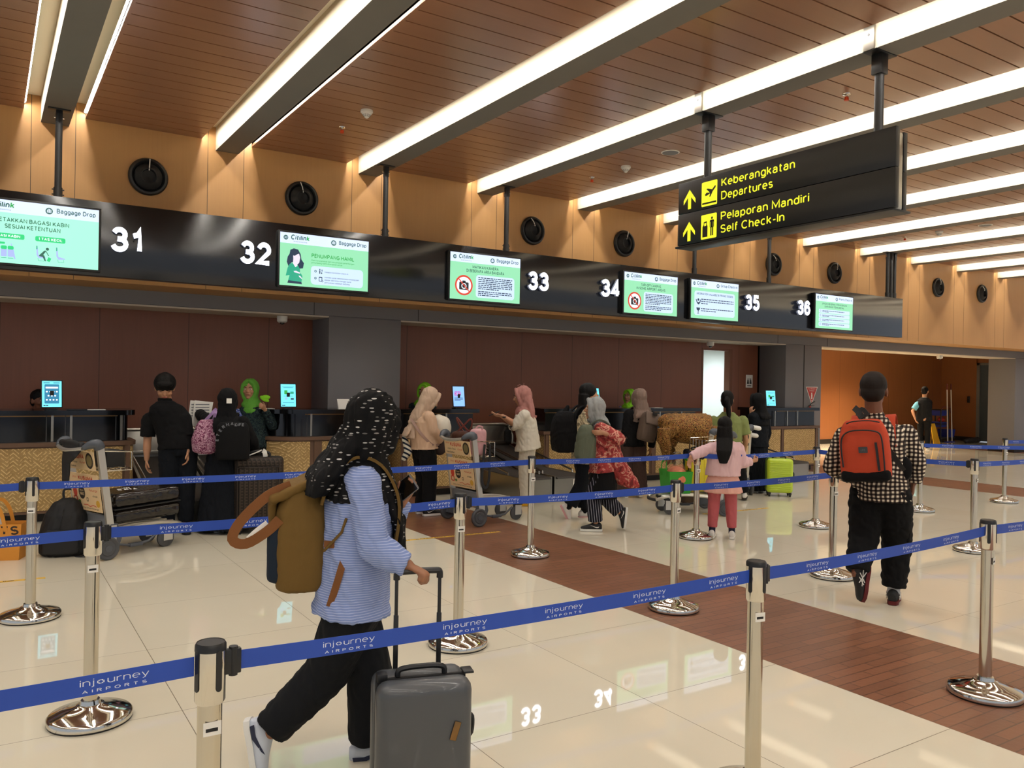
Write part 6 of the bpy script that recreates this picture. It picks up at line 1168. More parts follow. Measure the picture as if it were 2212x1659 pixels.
def ex(B):
    j, s = o.j, o.s; nk = j['neck']
    B.loft([ring(o.h(0, -.07, -.02), o.hr, o.f, .085*s, .05*s), ring(nk-o.f*.10*s+UPZ*.05*s, o.r, o.f, .15*s, .075*s), ring(nk-o.f*.15*s-UPZ*.02*s, o.r, o.f, .19*s, .08*s), ring(nk-o.f*.19*s-UPZ*.10*s, o.r, o.f, .19*s, .055*s)])
    B.loft([ring(o.h(0, .0, -.1), o.r, o.f, .08*s, .07*s), ring(nk+o.f*.10*s-UPZ*.08*s, o.r, o.f, .13*s, .05*s), ring(nk+o.f*.15*s-UPZ*.22*s, o.r, o.f, .13*s, .032*s), ring(nk+o.f*.17*s-UPZ*.40*s, o.r, o.f, .09*s, .022*s)])
hijab(o, 'hijab_floral', .13, 0, .2, 'headscarf', .012, .008, extra=ex, head_r=1.04)
shoes(o, mat('shoe_bluewhite', '#c3cbd8', .6), 'white_plastic', mark='wave', vox=.005)
t, c, x, ou, up = pack('backpack', 'mustard and navy backpack worn by the walking woman', o, o.PX((655, 1150, 0)), -o.f, o.sp+o.f*.1, .30, .44, .22, 'pack_olive')
B = Blob(); B.box(c+ou*.105-up*.06, x, ou, up, .25, .07, .25, .03); B.build('front_pocket', 'pack_navy', t, .008, 3, .004)
B = Blob(); B.box(c+ou*.04+up*.19, x, (ou-up*.45).normalized(), (up+ou*.45).normalized(), .27, .2, .04, .018); B.box(c+ou*.12+up*.1, x, ou, up, .2, .03, .14, .012); B.build('top_flap', 'pack_olive', t, .008, 3, .005)
b = MB(); sd = -x if x.dot(o.V) > 0 else x
strap(b, smoothpts([c+up*.21+ou*.05+sd*.1, c+up*.17+ou*.14+sd*.11, c+up*.07+ou*.24+sd*.10, c+up*.0+ou*.27+sd*.10, c-up*.02+ou*.22+sd*.10, c+up*.03+ou*.14+sd*.12, c+up*.08+ou*.09+sd*.13]), .04, .006, 'strap_tan', sd); b.build('closing_strap', t)
b = MB(); strap(b, smoothpts([c+up*.05+ou*.13+sd*.10, c+up*.02+ou*.17+sd*.11, c-up*.01+ou*.2+sd*.10]), .05, .006, 'paper', sd); b.build('tag', t)
b = MB(); shoulder_strap(b, o, 1, 'pack_olive', .055, low=.34, off=.07); b.build('shoulder_strap', t); b = MB(); shoulder_strap(b, o, -1, 'pack_olive', .055, low=.34, off=.07); b.build('shoulder_strap', t)
b = MB(); q = o.PX((745, 1185, -.16)); strap(b, smoothpts([o.PX((700, 1175, -.15)), q, o.PX((735, 1235, -.18)), o.PX((712, 1310, -.17))]), .028, .005, 'strap_tan', -o.V); b.tube([o.PX((748, 1120, -.19)), o.PX((738, 1150, -.18)), o.PX((700, 1190, -.15))], .006, 'pack_olive', 5); b.build('dangling_strap', t)
b = MB(); ph = o.PX((867, 1072, 0)); t = thing('mobile_phone', 'phone held in the left hand of the walking woman', 'phone', (o.p0.x, o.p0.y, 0)); b.box(-.037, .037, -.005, .005, -.075, .075, 'mid_grey', .006, mx=Matrix.Translation(ph+UPZ*.02)@Matrix.Rotation(-.9, 4, 'Z')@Matrix.Rotation(.9, 4, 'Y')); b.build('casing', t); b = MB(); b.box(-.034, .034, -.0058, -.0051, -.07, .07, 'black_gloss', mx=Matrix.Translation(ph+UPZ*.02)@Matrix.Rotation(-.9, 4, 'Z')@Matrix.Rotation(.9, 4, 'Y')); b.build('glass_face', t)
# ---------------------------------------------------------------- man with the red backpack
o = person('man', 'person in black-and-cream checked shirt walking away with red backpack', (1930, 1303), 4, 1.76, J={'hip': (1902, 1058), 'neck': (1889, 905), 'head': (1887, 845), 'sl': (1826, 942), 'sr': (1957, 938), 'el': (1797, 1008, .02), 'wl': (1838, 1030, .22), 'er': (1980, 1000, -.02), 'wr': (1973, 1042, .03), 'ar': (1930, 1277), 'al': (1850, 1240, -.1), 'kr': (1937, 1172, .04), 'kl': (1866, 1165, .02), 'tl': (1838, 1310, -.1)}, skin='skin_dark', girth=1.08, hands=(.35, .6), palms=(None, None), vox=.0065, hdir=(V3((0, .1, -1)), None), face_on=False)
gingham('gingham', o.R)
torso(o, 'gingham', .07, .026, 'long', 1.1, .008, wr=.007, sr=(.073, .064, .056), cuff=.93, bulk=1.0)
B = Blob(); nk = o.j['neck']; B.loft([ring(nk+o.sp*.0, o.r, o.f, .078, .076), ring(nk+o.sp*.05, o.r, o.f, .068, .07)]); B.build('collar', 'gingham', o.root, .007, 2)
trousers(o, 'cloth_black', .118, .1, .078, .92, wr=.008)
for k, an in (('kr', 'ar'), ('kl', 'al')):
    pass
B = Blob(); B.box(o.j['hr'].lerp(o.j['kr'], .72)+o.r*.075, o.f, o.r, UPZ, .12, .06, .17, .02); B.build('cargo_pocket', 'cloth_black', o.root, .008, 3, .004)
B = Blob(); B.box(o.j['hl'].lerp(o.j['kl'], .72)-o.r*.075, o.f, o.r, UPZ, .12, .06, .17, .02); B.build('cargo_pocket', 'cloth_black', o.root, .008, 3, .004)
m, nt, b, P, X, Y, Z = newmat('hair_fade', .6, .2); link(nt, mixc(nt, noise(nt, P, 120, 2), lin('#16110f'), lin('#241b17')), b.inputs['Base Color']); hair(o, 'hair_fade', 'short')
shoes(o, 'black_matte', 'maroon', mark='cross', sock='sock_grey', vox=.005)
t, c, x, ou, up = pack('backpack', 'red backpack with black base worn by the man in checked shirt', o, o.PX((1868, 970, -.20)), -o.f, o.sp, .34, .43, .18, 'pack_red', wr=.003, taper=.82)
B = Blob(); B.box(c-up*.185+ou*.0, x, ou, up, .33, .19, .09, .035); B.build('black_base', 'cloth_black', t, .008, 3)
b = MB(); q = .108
def onp(a, z_): return c+x*a+up*z_+ou*(.106-.22*a*a-.35*max(0, z_-.08)**1.4)
R1 = [onp(a, z_) for a, z_ in ((-.14, -.12), (-.145, .02), (-.13, .1), (-.08, .135), (0, .14), (.08, .13), (.12, .1), (.13, 0), (.13, -.15))]; b.tube(smoothpts(R1), .006, 'black_satin', 6); b.build('main_zip', t)
b = MB(); strap(b, [onp(.085, .05), onp(.09, -.04), onp(.095, -.15)], .016, .006, 'black_satin', ou); b.build('side_zip', t)
b = MB(); b.tube(smoothpts([onp(-.1, .19), onp(-.05, .205), onp(.05, .205), onp(.12, .19)]), .005, 'black_satin', 6); b.build('top_zip', t)
b = MB(); O = onp(0, .0)+ou*.004; b.rrect(-.03, -.022, .03, .022, .004, O, x, up, 'dark_grey', d=.002); b.text('LIFE', 0, -.006, .012, O, x, up, 'mid_grey', off=.0026, align='c', bold=.0); b.build('brand_patch', t, smooth=0)
for sgn in (-1, 1): b = MB(); shoulder_strap(b, o, sgn, 'pack_red', .07, low=.36, off=.075, xs=.55); b.build('shoulder_strap', t)
b = MB(); strap(b, smoothpts([c+up*.24-x*.03, c+up*.29-ou*.02, c+up*.24+x*.04]), .03, .008, 'black_satin', ou); strap(b, smoothpts([c+up*.22, c+up*.27-ou*.06-x*.03, c+up*.30-ou*.10-x*.06]), .045, .008, 'black_matte', ou); b.build('grab_loop', t)
t = thing('sling_bag', 'black sling bag on the right hip of the checked-shirt man', 'bag', (o.p0.x, o.p0.y, 0)); B = Blob(); B.ell(o.PX((1952, 1012, -.12)), (.06, .035, .09), o.r, o.f); B.build('bag_body', 'cloth_black', t, .008, 2); b = MB(); strap(b, smoothpts([o.PX((1916, 965, -.17)), o.PX((1935, 992, -.17)), o.PX((1955, 1020, -.14)), o.PX((1968, 1035, .0))]), .035, .006, 'black_matte', -o.V); b.build('strap', t)
t = thing('mobile_phone', 'dark phone held in the right hand of the checked-shirt man', 'phone', (o.p0.x, o.p0.y, 0)); b = MB(); b.box(-.036, .036, -.005, .005, -.075, .075, 'black_satin', .006, mx=Matrix.Translation(o.PX((1966, 1062, .07)))@Matrix.Rotation(.5, 4, 'Z')); b.build('casing', t); b = MB(); b.box(-.032, .032, .0051, .0056, -.07, .07, 'black_gloss', mx=Matrix.Translation(o.PX((1966, 1062, .07)))@Matrix.Rotation(.5, 4, 'Z')); b.build('glass_face', t)
# ---------------------------------------------------------------- boy in black
o = person('boy', 'person in plain black shirt and trousers looking down beside the left trolley', (382, 1149), 178, 1.70, J={'neck': (358, 869), 'head': (356, 838), 'sr': (322, 906), 'sl': (398, 904), 'er': (318, 958, -.02), 'wr': (317, 992, -.03), 'el': (405, 955, -.02), 'wl': (405, 975, -.06), 'ar': (362, 1131), 'al': (402, 1131)}, skin='skin_light', nod=.42, lids=True, hands=(.5, .55), vox=.0065, hdir=(V3((0, 0, -1)), V3((0, -.2, -1))))
torso(o, 'cloth_black', .06, .02, 'short', 1.08, .0, wr=.006, sr=(.07, .06, .05), bulk=1.02); trousers(o, 'cloth_navyblack', .1, .082, .068, .93); hair(o, 'hair_black', 'bowl'); shoes(o, 'black_satin', 'black_matte')
B = Blob(); B.loft([ring(o.j['neck']-o.sp*.01, o.r, o.f, .075, .075), ring(o.j['neck']+o.sp*.045, o.r, o.f, .066, .068)]); B.build('collar', 'cloth_black', o.root, .007, 2)
# ---------------------------------------------------------------- woman in the long black dress
o = person('dress', 'person in long black dress and black headscarf seen from behind at the left counter', (488, 1148), 5, 1.56, J={'head': (492, 866), 'neck': (490, 905), 'el': (444, 905, .12), 'wl': (430, 893, .28), 'er': (545, 955, .12), 'wr': (552, 985, .3)}, face_on=False, ears=False)
torso(o, 'cloth_black', .1, .03, 'long', 1.1, .02, sr=(.075, .07, .055)); skirt(o, 'cloth_navyblack', .1, .04, .17, .31, wr=.016); hijab(o, 'cloth_black', .2, .12, .18, 'headscarf'); shoes(o)
b = MB(); b.poly([(-.025, -.025), (.025, -.025), (.025, .025), (-.025, .025)], o.PX((495, 866, -.165))*1, o.R, UPZ, 'paper', d=.003); b.build('white_sticker', o.root, smooth=0)
t, c, x, ou, up = pack('backpack', 'black backpack with curved white lettering worn with the long black dress', o, o.PX((503, 952, -.19)), -o.f, UPZ, .33, .38, .17, 'cloth_black', wr=.002, taper=.9)
b = MB()
for k, ch in enumerate('ETERNAL'):
    a = math.radians(176-k*17); O = c+x*0; b.text(ch, 0, 0, .032, c+x*-(math.cos(a)*-.128)+up*(math.sin(a)*.16-.0)+ou*.088, x*math.sin(a)+up*-math.cos(a)*1, up*math.sin(a)+x*math.cos(a), 'mid_grey', off=.004, align='c', bold=.03)
b.text('LIFE', .02, .155, .03, c+ou*.085+x*.0, x, up*.97-ou*.1, 'mid_grey', off=.006, w=.09, bold=.03); b.build('lettering', t, smooth=0)
b = MB(); shoulder_strap(b, o, 1, 'cloth_black', .05); b.build('shoulder_strap', t); b = MB(); shoulder_strap(b, o, -1, 'cloth_black', .05); b.build('shoulder_strap', t)
t = thing('tote_bag', 'purple patterned tote bag hanging from the shoulder of the long black dress', 'bag', (o.p0.x, o.p0.y, 0)); tc = o.PX((446, 938, -.12)); B = Blob(); B.loft([ring(tc+UPZ*z, o.R, o.V, a, bb) for z, a, bb in ((-.2, .08, .05), (-.17, .13, .08), (-.05, .145, .09), (.1, .10, .05), (.15, .06, .03))]); B.build('bag_body', 'tote_purple', t, .009, 3, .008, 14)
b = MB(); strap(b, smoothpts([tc+UPZ*.12-o.R*.03, o.PX((458, 893, -.14)), o.PX((466, 884, -.05)), o.PX((465, 893, -.14)), tc+UPZ*.12+o.R*.06]), .03, .005, 'lilac', -o.V); b.build('handle', t)
t = thing('paper_bundle', 'white printed papers held up by the person in the long black dress', 'paper', (o.p0.x, o.p0.y, 0))
for k in range(2): b = MB(); O = o.PX((437-k*9, 893, .28+.004*k)); b.poly([(-.11, -.14), (.07, -.14), (.11, .12), (-.08, .14)], O, (o.R+o.V*.2).normalized(), UPZ, 'paper', d=.0015); [b.poly([(-.07+.0, .09-q*.03), (.07, .09-q*.03), (.07, .1-q*.03), (-.07, .1-q*.03)], O, (o.R+o.V*.2).normalized(), UPZ, 'mid_grey', off=.002) for q in range(5)]; b.build('sheet', t, smooth=0)
# ---------------------------------------------------------------- counter staff
o = person('clerk', 'person in bright green headscarf and dark batik uniform facing the hall at the counter', None, 196, 1.64, J={'head': (540, 842), 'neck': (546, 884), 'sr': (515, 900), 'sl': (582, 898), 'er': (521, 935, -.03), 'wr': (541, 951, -.12), 'el': (588, 920, -.02), 'wl': (572, 884, -.16)}, floor=AT(549, 870, 10.42)*1, hands=(.35, 1.3), palms=(V3((0, 0, -1)), V3((0, 1, 0))), vox=.0065, hdir=(None, V3((-.4, -.4, .3))), ears=False)
torso(o, 'batik_staff', .15, .022, 'long', 1.0, .0, sr=(.068, .06, .048)); hijab(o, 'hijab_green', .05, 0, .11, 'headscarf'); trousers(o, 'cloth_black'); shoes(o)
B = Blob(); k0 = o.PX((568, 858, -.13)); B.ell(k0+o.R*.035, (.055, .025, .03), o.R, o.V); B.ell(k0+o.R*.03-UPZ*.035, (.05, .02, .022), (o.R-UPZ*.3).normalized(), o.V); B.ell(k0-o.R*.02, (.02, .02, .022), o.R, o.V); B.build('scarf_bow', 'lime_green', o.root, .006, 2, .004, 40)
B = Blob(); B.tube([o.PX((512, 884, -.1)), o.PX((522, 900, -.13)), o.PX((545, 935, -.14))], [(.05, .015), (.045, .012), (.02, .01)]); B.build('blue_sash', 'batik_blue', o.root, .007, 2)
o = person('seated', 'person with short dark hair seated behind the left tablet', None, 150, 1.62, J={'head': (86, 866), 'neck': (83, 893)}, floor=AT(85, 870, 10.82), z0=-.24, skin='skin_dark'); hair(o, 'hair_black', 'short'); torso(o, 'cloth_navyblack')
o = person('clerk2', 'person in lime green headscarf bent behind the beige-hijab woman', None, 200, 1.6, J={'head': (917, 846), 'neck': (912, 876)}, floor=AT(918, 880, 10.82), ears=False); hijab(o, 'lime_green', .05, 0, .12, 'headscarf'); torso(o, 'batik_staff')
o = person('clerk3', 'person in lime green headscarf and blue sleeve behind the taupe-hijab woman', None, 215, 1.6, J={'head': (1360, 857), 'neck': (1357, 888)}, floor=AT(1356, 880, 10.82), ears=False); hijab(o, 'lime_green', .05, 0, .12, 'headscarf'); torso(o, 'batik_blue')
# ---------------------------------------------------------------- woman in beige
o = person('beige', 'person in beige headscarf and top with black trousers at the middle counter', (918, 1112), 62, 1.62, J={'hip': (916, 965), 'neck': (912, 893), 'head': (929, 862), 'er': (936, 930, -.13), 'wr': (952, 955, .0), 'el': (950, 925, .2), 'wl': (958, 948, .12)}, nod=.55, face_on=False, ears=False)
def ex(B):
    j, s = o.j, o.s; nk = j['neck']; B.loft([ring(o.h(0, -.06, -.02), o.hr, o.f, .08*s, .05*s), ring(nk-o.f*.10*s-UPZ*.05, o.r, o.f, .12*s, .05*s), ring(nk-o.f*.13*s-UPZ*.12, o.r, o.f, .05*s, .04*s), ring(nk-o.f*.17*s-UPZ*.3, o.r, o.f, .13*s, .03*s)]); B.ell(nk-o.f*.15*s-UPZ*.11, (.04, .04, .035))
    B.loft([ring(nk-o.f*.14*s-UPZ*.12, o.r, o.f, .04, .03), ring(nk-o.f*.2*s-UPZ*.2, o.r, o.f, .08, .025), ring(nk-o.f*.24*s-UPZ*.27, o.r, o.f, .07, .02)])
torso(o, 'beige_cloth', .02, .03, 'long', 1.1, .01, sr=(.075, .066, .05), bulk=1.05); hijab(o, 'beige_hijab', .1, 0, .16, 'headscarf', extra=ex); trousers(o, 'cloth_black', .108, .09, .08, .96); shoes(o, 'black_matte', 'white_plastic', mark='swoosh')
B = Blob(); B.ell(o.PX((955, 922, .02)), (.11, .09, .13), o.R, o.V); B.ell(o.PX((946, 908, .02)), (.08, .08, .07), o.R, o.V); t = B.build('white_jacket', 'white_cloth', None, .009, 3, .014, 18); t.location = (o.p0.x, o.p0.y, 0); tag(t, 'white jacket bundled in the arms of the beige-hijab woman', 'jacket')
t = thing('crossbody_bag', 'dark crossbody bag hanging in front of the beige-hijab woman', 'bag', (o.p0.x, o.p0.y, 0)); B = Blob(); B.ell(o.PX((950, 962, .02)), (.09, .05, .12), o.R, o.V); B.build('bag_body', mat('bag_taupe', '#3b2d2b', .7), t, .009, 2); b = MB(); strap(b, smoothpts([o.PX((888, 905, -.14)), o.PX((908, 935, -.19)), o.PX((935, 962, -.15)), o.PX((950, 958, -.02))]), .03, .006, mat('strap_mauve', '#94786d', .7), -o.V); b.build('strap', t)
t = thing('striped_bag', 'navy bag with black and white stripes at the back of the beige-hijab woman', 'bag', (o.p0.x, o.p0.y, 0)); m, nt, bb, P, X, Y, Z = newmat('stripe_bag', .7, .2); link(nt, mixc(nt, mth(nt, 'GREATER_THAN', mth(nt, 'FRACT', mth(nt, 'DIVIDE', mth(nt, 'ADD', Z, mth(nt, 'MULTIPLY', X, .6)), .055)), .55), lin('#d8d2c2'), lin('#1d2536')), bb.inputs['Base Color'])
B = Blob(); B.cap(o.PX((873, 945, -.05)), o.PX((882, 975, -.05)), .03, .05); B.cap(o.PX((882, 975, -.05)), o.PX((873, 990, -.05)), .05, .035); B.build('bag_body', 'stripe_bag', t, .008, 2)
# ---------------------------------------------------------------- woman in white with the pink scarf
o = person('pink', 'person in dusty pink headscarf and cream outfit looking at a phone', (1138, 1091), 268, 1.63, J={'head': (1128, 857), 'neck': (1132, 893), 'el': (1116, 918, -.16), 'wl': (1086, 898, -.12), 'er': (1114, 920, .14), 'wr': (1084, 900, .08)}, hands=(.35, .3), palms=(UPZ, UPZ), hdir=(V3((-.84, .54, .15)), V3((-.84, .54, .15))), face_on=True, nod=.2, ears=False)
torso(o, 'white_cloth', .14, .028, 'elbow', 1.08, .03, sr=(.075, .075, .05), cuff=.12); trousers(o, 'white_cloth', .11, .095, .088, .97); shoes(o, 'yellow_shoe', 'yellow_shoe')
def ex(B):
    nk, s = o.j['neck'], o.s; B.loft([ring(o.h(0, -.07, .0), o.hr, o.f, .085*s, .05*s), ring(nk-o.f*.09*s, o.r, o.f, .15*s, .06*s), ring(nk-o.f*.1*s-UPZ*.2, o.r, o.f, .15*s, .045*s), ring(nk-o.f*.05*s-UPZ*.36, o.r, o.f, .13*s, .04*s), ring(nk-o.f*.0*s-UPZ*.40, o.r, o.f, .1*s, .03*s)])
hijab(o, 'pink_hijab', .08, 0, .14, 'headscarf', extra=ex); b = MB(); b.tube([o.h(.02, -.02, .125), o.h(.03, 0, .145), o.h(.02, .03, .135)], .004, 'pink_hijab', 5); b.tube([o.h(-.0, -.04, .125), o.h(-.01, -.05, .155)], .004, 'pink_hijab', 5); b.build('scarf_tie', o.root)
b = MB(); w_ = o.j['wl'].lerp(o.j['el'], .15); b.lathe([(.028, -.01), (.033, -.008), (.033, .008), (.028, .01)], 'black_satin', w_, 16); b.build('wrist_watch', o.root)
t = thing('mobile_phone', 'phone held in front of the pink-hijab woman', 'phone', (o.p0.x, o.p0.y, 0)); b = MB(); mx = Matrix.Translation(o.PX((1068, 893, -.05)))@Matrix.Rotation(-.57, 4, 'Z')@Matrix.Rotation(1.15, 4, 'Y'); b.box(-.005, .005, -.037, .037, -.075, .075, 'black_satin', .004, mx=mx); b.build('casing', t); b = MB(); b.box(.0051, .0056, -.033, .033, -.07, .07, 'black_gloss', mx=mx); b.build('glass_face', t)
t = thing('crossbody_bag', 'small black crossbody bag at the waist of the pink-hijab woman', 'bag', (o.p0.x, o.p0.y, 0)); B = Blob(); B.box(o.PX((1097, 942, -.1)), o.R, o.V, UPZ, .1, .06, .17, .03); B.build('bag_body', 'cloth_black', t, .008, 3); b = MB(); strap(b, smoothpts([o.PX((1100, 922, -.12)), o.PX((1118, 921, -.2)), o.PX((1135, 912, -.17)), o.PX((1142, 895, -.12))]), .014, .005, 'black_matte', -o.V); b.build('strap', t)
# ---------------------------------------------------------------- long-haired woman with black backpack
o = person('longhair', 'person with long black hair and printed beige shirt behind the grey-hijab woman', (1246, 1119), 72, 1.62, J={'head': (1272, 852), 'neck': (1262, 888), 'hip': (1262, 985), 'ar': (1228, 1098, -.06), 'tr': (1242, 1128, -.06), 'al': (1262, 1105, .08), 'kr': (1255, 1050, -.04)}, face_on=False, ears=False)
torso(o, 'print_beige', .08, .03, 'long', 1.1, .01, sr=(.075, .07, .055)); trousers(o, 'cloth_navyblack', .105, .085, .08, .86); hair(o, 'hair_black', 'long', L=.22); shoes(o, 'shoe_white', 'shoe_pink', sock='cloth_black')
t, c, x, ou, up = pack('backpack', 'bulky black backpack on the long-haired woman', o, o.PX((1222, 932, -.02)), -o.f, o.sp-o.f*.15, .32, .48, .26, 'cloth_black', wr=.008, bulge=1.2)
B = Blob(); B.cap(c+up*.2+ou*.02, c+up*.29-ou*.02, .05, .025); B.build('top_flap', 'cloth_black', t, .008, 3)
for sgn in (-1, 1): b = MB(); shoulder_strap(b, o, sgn, 'cloth_black', .06); b.build('shoulder_strap', t)
# ---------------------------------------------------------------- woman in grey scarf and red batik
o = person('batik', 'person in grey headscarf and open red batik robe walking left with sage bag', (1280, 1146), 268, 1.53, J={'head': (1284, 884), 'neck': (1298, 921), 'hip': (1302, 1008), 'el': (1336, 948, -.17), 'wl': (1304, 935, -.24), 'al': (1287, 1132, -.05), 'ar': (1340, 1108, .06), 'tr': (1336, 1142, .06), 'kl': (1282, 1072, -.05), 'kr': (1306, 1075, .06)}, hands=(.5, .6), palms=(None, V3((.5, .8, 0))), vox=.0065, hdir=(None, V3((-.84, .54, .0))), ears=False)
torso(o, 'batik_red', .05, .028, 'long', 1.1, .015, sr=(.08, .08, .078), cuff=.72, bulk=1.04); trousers(o, 'stripe_navy', .1, .09, .085, .9, name='striped_trousers')
skirt(o, 'cloth_black', .12, .36, .165, .215, wr=.008, name='black_dress')
B = Blob(); p = o.PX; B.loft([ring(p((x_, y_, d_)), o.R, o.V, a, bb) for x_, y_, d_, a, bb in ((1312, 945, -.06, .10, .15), (1322, 985, -.04, .12, .15), (1338, 1015, -.03, .13, .12), (1357, 1045, -.02, .12, .09), (1366, 1053, -.02, .08, .05))]); B.build('robe_tail', 'batik_red', o.root, .009, 3, .01)
hijab(o, 'grey_hijab', .14, 0, .15, 'headscarf', wr=.01); shoes(o, 'black_matte', 'white_plastic', mark='swoosh', vox=.005)
b = MB()
for sgn in (-1, 1): b.tube([o.h(sgn*.05+.019*math.cos(a), .1-.02*abs(sgn), .004+.017*math.sin(a)) for a in [k*.5236 for k in range(13)]], .0016, 'chrome', 4); b.tube([o.h(sgn*.066, .08, .006), o.h(sgn*.078, .0, .005)], .0016, 'chrome', 4)
b.build('glasses', o.root)
t, c, x, ou, up = pack('backpack', 'sage green backpack carried on the chest of the grey-hijab woman', o, o.PX((1268, 958, -.06)), o.f, UPZ, .31, .40, .2, 'sage', wr=.008, bulge=1.1)
B = Blob(); B.box(c+ou*.09-up*.07, x, ou, up, .25, .08, .2, .04); B.build('front_pocket', 'sage', t, .008, 3, .006)
for sgn in (-1, 1): b = MB(); shoulder_strap(b, o, sgn, 'sage', .05, sgn=1); b.build('shoulder_strap', t)
# ---------------------------------------------------------------- woman with taupe scarf and backpack
o = person('taupe', 'person in taupe headscarf and black top with brown backpack seen from behind', (1365, 1074), -22, 1.60, J={'head': (1381, 860), 'neck': (1383, 897), 'al': (1350, 1063), 'ar': (1381, 1060)}, face_on=False, ears=False)
torso(o, 'cloth_black', .12, .026, 'long', 1.1, .01, sr=(.072, .066, .05)); trousers(o, 'brown_trouser', .12, .115, .12, .94, name='wide_trousers'); hijab(o, 'taupe_hijab', .15, .1, .15, 'headscarf'); shoes(o, 'black_matte', 'white_plastic')
t, c, x, ou, up = pack('backpack', 'taupe flap backpack on the taupe-hijab woman', o, o.PX((1399, 922, -.19)), (-o.f+o.r*.35), o.sp, .27, .40, .17, 'taupe_pack', wr=.004)
B = Blob(); B.box(c+up*.12+ou*.075, x, (ou+up*.25).normalized(), (up-ou*.25).normalized(), .25, .03, .18, .01); B.build('flap', mat('taupe_flap', '#6e5e53', .8), t, .008, 2); b = MB(); b.rrect(-.04, .0, .04, .05, .01, c+up*.16+ou*.1, x, up, 'black_satin', d=.01); b.build('buckle', t)
for sgn in (-1, 1): b = MB(); shoulder_strap(b, o, sgn, 'taupe_pack', .06); b.build('shoulder_strap', t)
# ---------------------------------------------------------------- bent person in gold batik
o = person('bent', 'person in brown and gold batik bending forward over luggage', (1532, 1086), 262, 1.56, J={'hip': (1532, 930), 'neck': (1456, 914), 'head': (1440, 948), 'er': (1440, 945, .15), 'wr': (1452, 985, .15), 'el': (1432, 945, -.14), 'wl': (1440, 985, -.14)}, nod=1.2, face_on=False, skin='skin_dark', ears=False)
torso(o, 'batik_gold', .0, .06, 'long', 1.2, .0, sr=(.09, .08, .06), bulk=1.35, wr=.008); skirt(o, 'batik_gold', .06, .06, .19, .27); hijab(o, 'batik_gold', .1, 0, .14, 'headscarf'); shoes(o)
B = Blob(); B.ell(o.PX((1482, 923, 0)), (.40, .24, .17), (o.R-UPZ*.22).normalized(), o.V); B.ell(o.PX((1460, 922, -.03)), (.2, .2, .17), o.R, o.V); B.tube([o.PX((1434, 925, -.2)), o.PX((1434, 950, -.2)), o.PX((1440, 972, -.17))], [.09, .085, .07]); B.build('batik_shawl', 'batik_gold', o.root, .01, 3, .014, 16)
# ---------------------------------------------------------------- olive blouse, black hijab, girl, cleaner
o = person('olive', 'person in olive puff-sleeve blouse with black ponytail seen from behind', (1597, 1080), 2, 1.58, J={'head': (1571, 864), 'neck': (1573, 897), 'hip': (1578, 975), 'sl': (1541, 910), 'sr': (1604, 910), 'er': (1611, 950, .0), 'el': (1535, 950, 0), 'wr': (1608, 975, .2), 'wl': (1540, 975, .2), 'al': (1575, 1065), 'ar': (1608, 1066)}, face_on=False)
torso(o, 'olive_blouse', .1, .024, 'short', 1.0, .01, sr=(.085, .07, .05)); trousers(o, 'cloth_black', .1, .085, .07, .95); hair(o, 'hair_black', 'pony'); shoes(o, 'shoe_white', 'ad_dark', mark='stripes')
for a in ('sl', 'sr'): B = Blob(); e = o.j['e'+a[1]]; q = o.j[a]; B.ell(q.lerp(e, .3), (.075, .075, .09)); B.build('puff_sleeve', 'olive_blouse', o.root, .008, 3, .01, 30)
o = person('blackhijab', 'person in black headscarf and dark clothes touching the face at right counter', (1634, 1063), -58, 1.57, J={'head': (1635, 868), 'neck': (1641, 900), 'el': (1628, 925, -.08), 'wl': (1622, 893, -.05)}, hands=(.5, 1.0), hdir=(None, V3((.0, .0, 1))), ears=False)
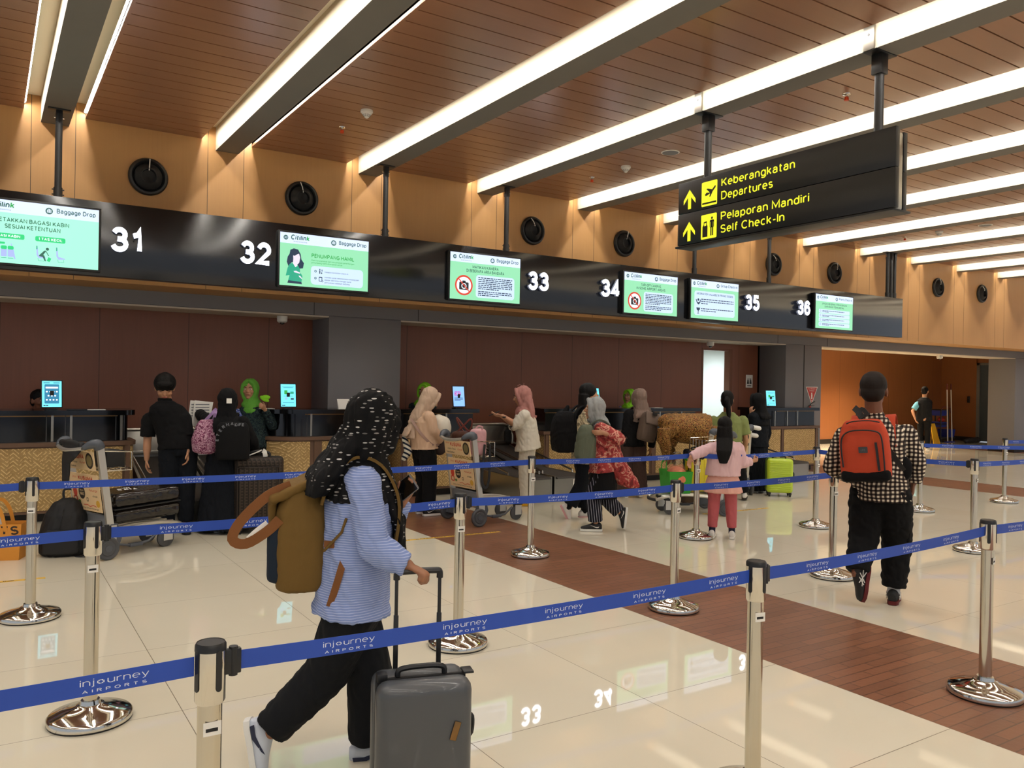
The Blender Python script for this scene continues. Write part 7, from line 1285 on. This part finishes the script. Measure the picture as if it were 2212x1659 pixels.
torso(o, 'cloth_navyblack', .14, .028, 'long', 1.1, .02, sr=(.075, .07, .055)); skirt(o, 'cloth_navyblack', .1, .04, .165, .22); hijab(o, 'cloth_black', .18, .08, .17, 'headscarf'); shoes(o, 'shoe_white', 'white_plastic')
o = person('girl', 'person, a girl in pink hoodie, skirt and leggings leaning on a belt', (1560, 1163), 2, 1.33, J={'head': (1566, 922), 'neck': (1567, 956), 'hip': (1562, 1021), 'sl': (1539, 968), 'sr': (1594, 968), 'el': (1512, 977, -.03), 'wl': (1492, 987, -.08), 'er': (1606, 1000, -.03), 'wr': (1624, 996, .0), 'al': (1538, 1147), 'ar': (1581, 1149), 'hl': (1546, 1025), 'hr': (1577, 1025)}, hands=(1.1, .35), vox=.0065, hdir=(None, V3((-.2, .1, -1))), palms=(None, V3((-.5, -.8, 0))), face_on=False, ears=False)
torso(o, 'hoodie_pink', .03, .05, 'long', 1.12, .0, sr=(.08, .072, .052), name='hoodie', wr=.009, cuff=.95, bulk=1.05); trousers(o, 'leggings_pink', .088, .078, .06, .86, name='leggings', wr=.003)
skirt(o, 'skirt_pink', .0, o.j['hip'].z-.205, .17, .25, wr=.004, pleat=.05); hair(o, 'hair_black', 'long', L=.24, bk=.055); shoes(o, 'shoe_white', 'white_plastic', sock='sock_navy', vox=.005)
B = Blob(); nk = o.j['neck']; B.loft([ring(nk-o.f*.05-UPZ*.03, o.r, o.f, .10, .05), ring(nk-o.f*.10-UPZ*.09, o.r, o.f, .12, .045), ring(nk-o.f*.10-UPZ*.17, o.r, o.f, .06, .03)]); B.build('hood', 'hoodie_pink', o.root, .008, 3, .006)
o = person('cleaner', 'person in black vest over light blue shirt by the cleaning cart', (1995, 970), 12, 1.64, J={'sl': (1982, 873), 'sr': (2005, 871), 'el': (1971, 888, .0), 'wl': (1977, 905, -.1), 'er': (2006, 890, .1), 'wr': (2001, 902, -.1)}, face_on=False, vox=.01)
torso(o, 'shirt_cyan', .05, .02, 'short', 1.0, sr=(.072, .066, .05)); torso(o, 'vest_black', .1, .034, 'none', 1.0, name='vest'); trousers(o, 'cloth_black'); hair(o, 'hair_black', 'short'); shoes(o)
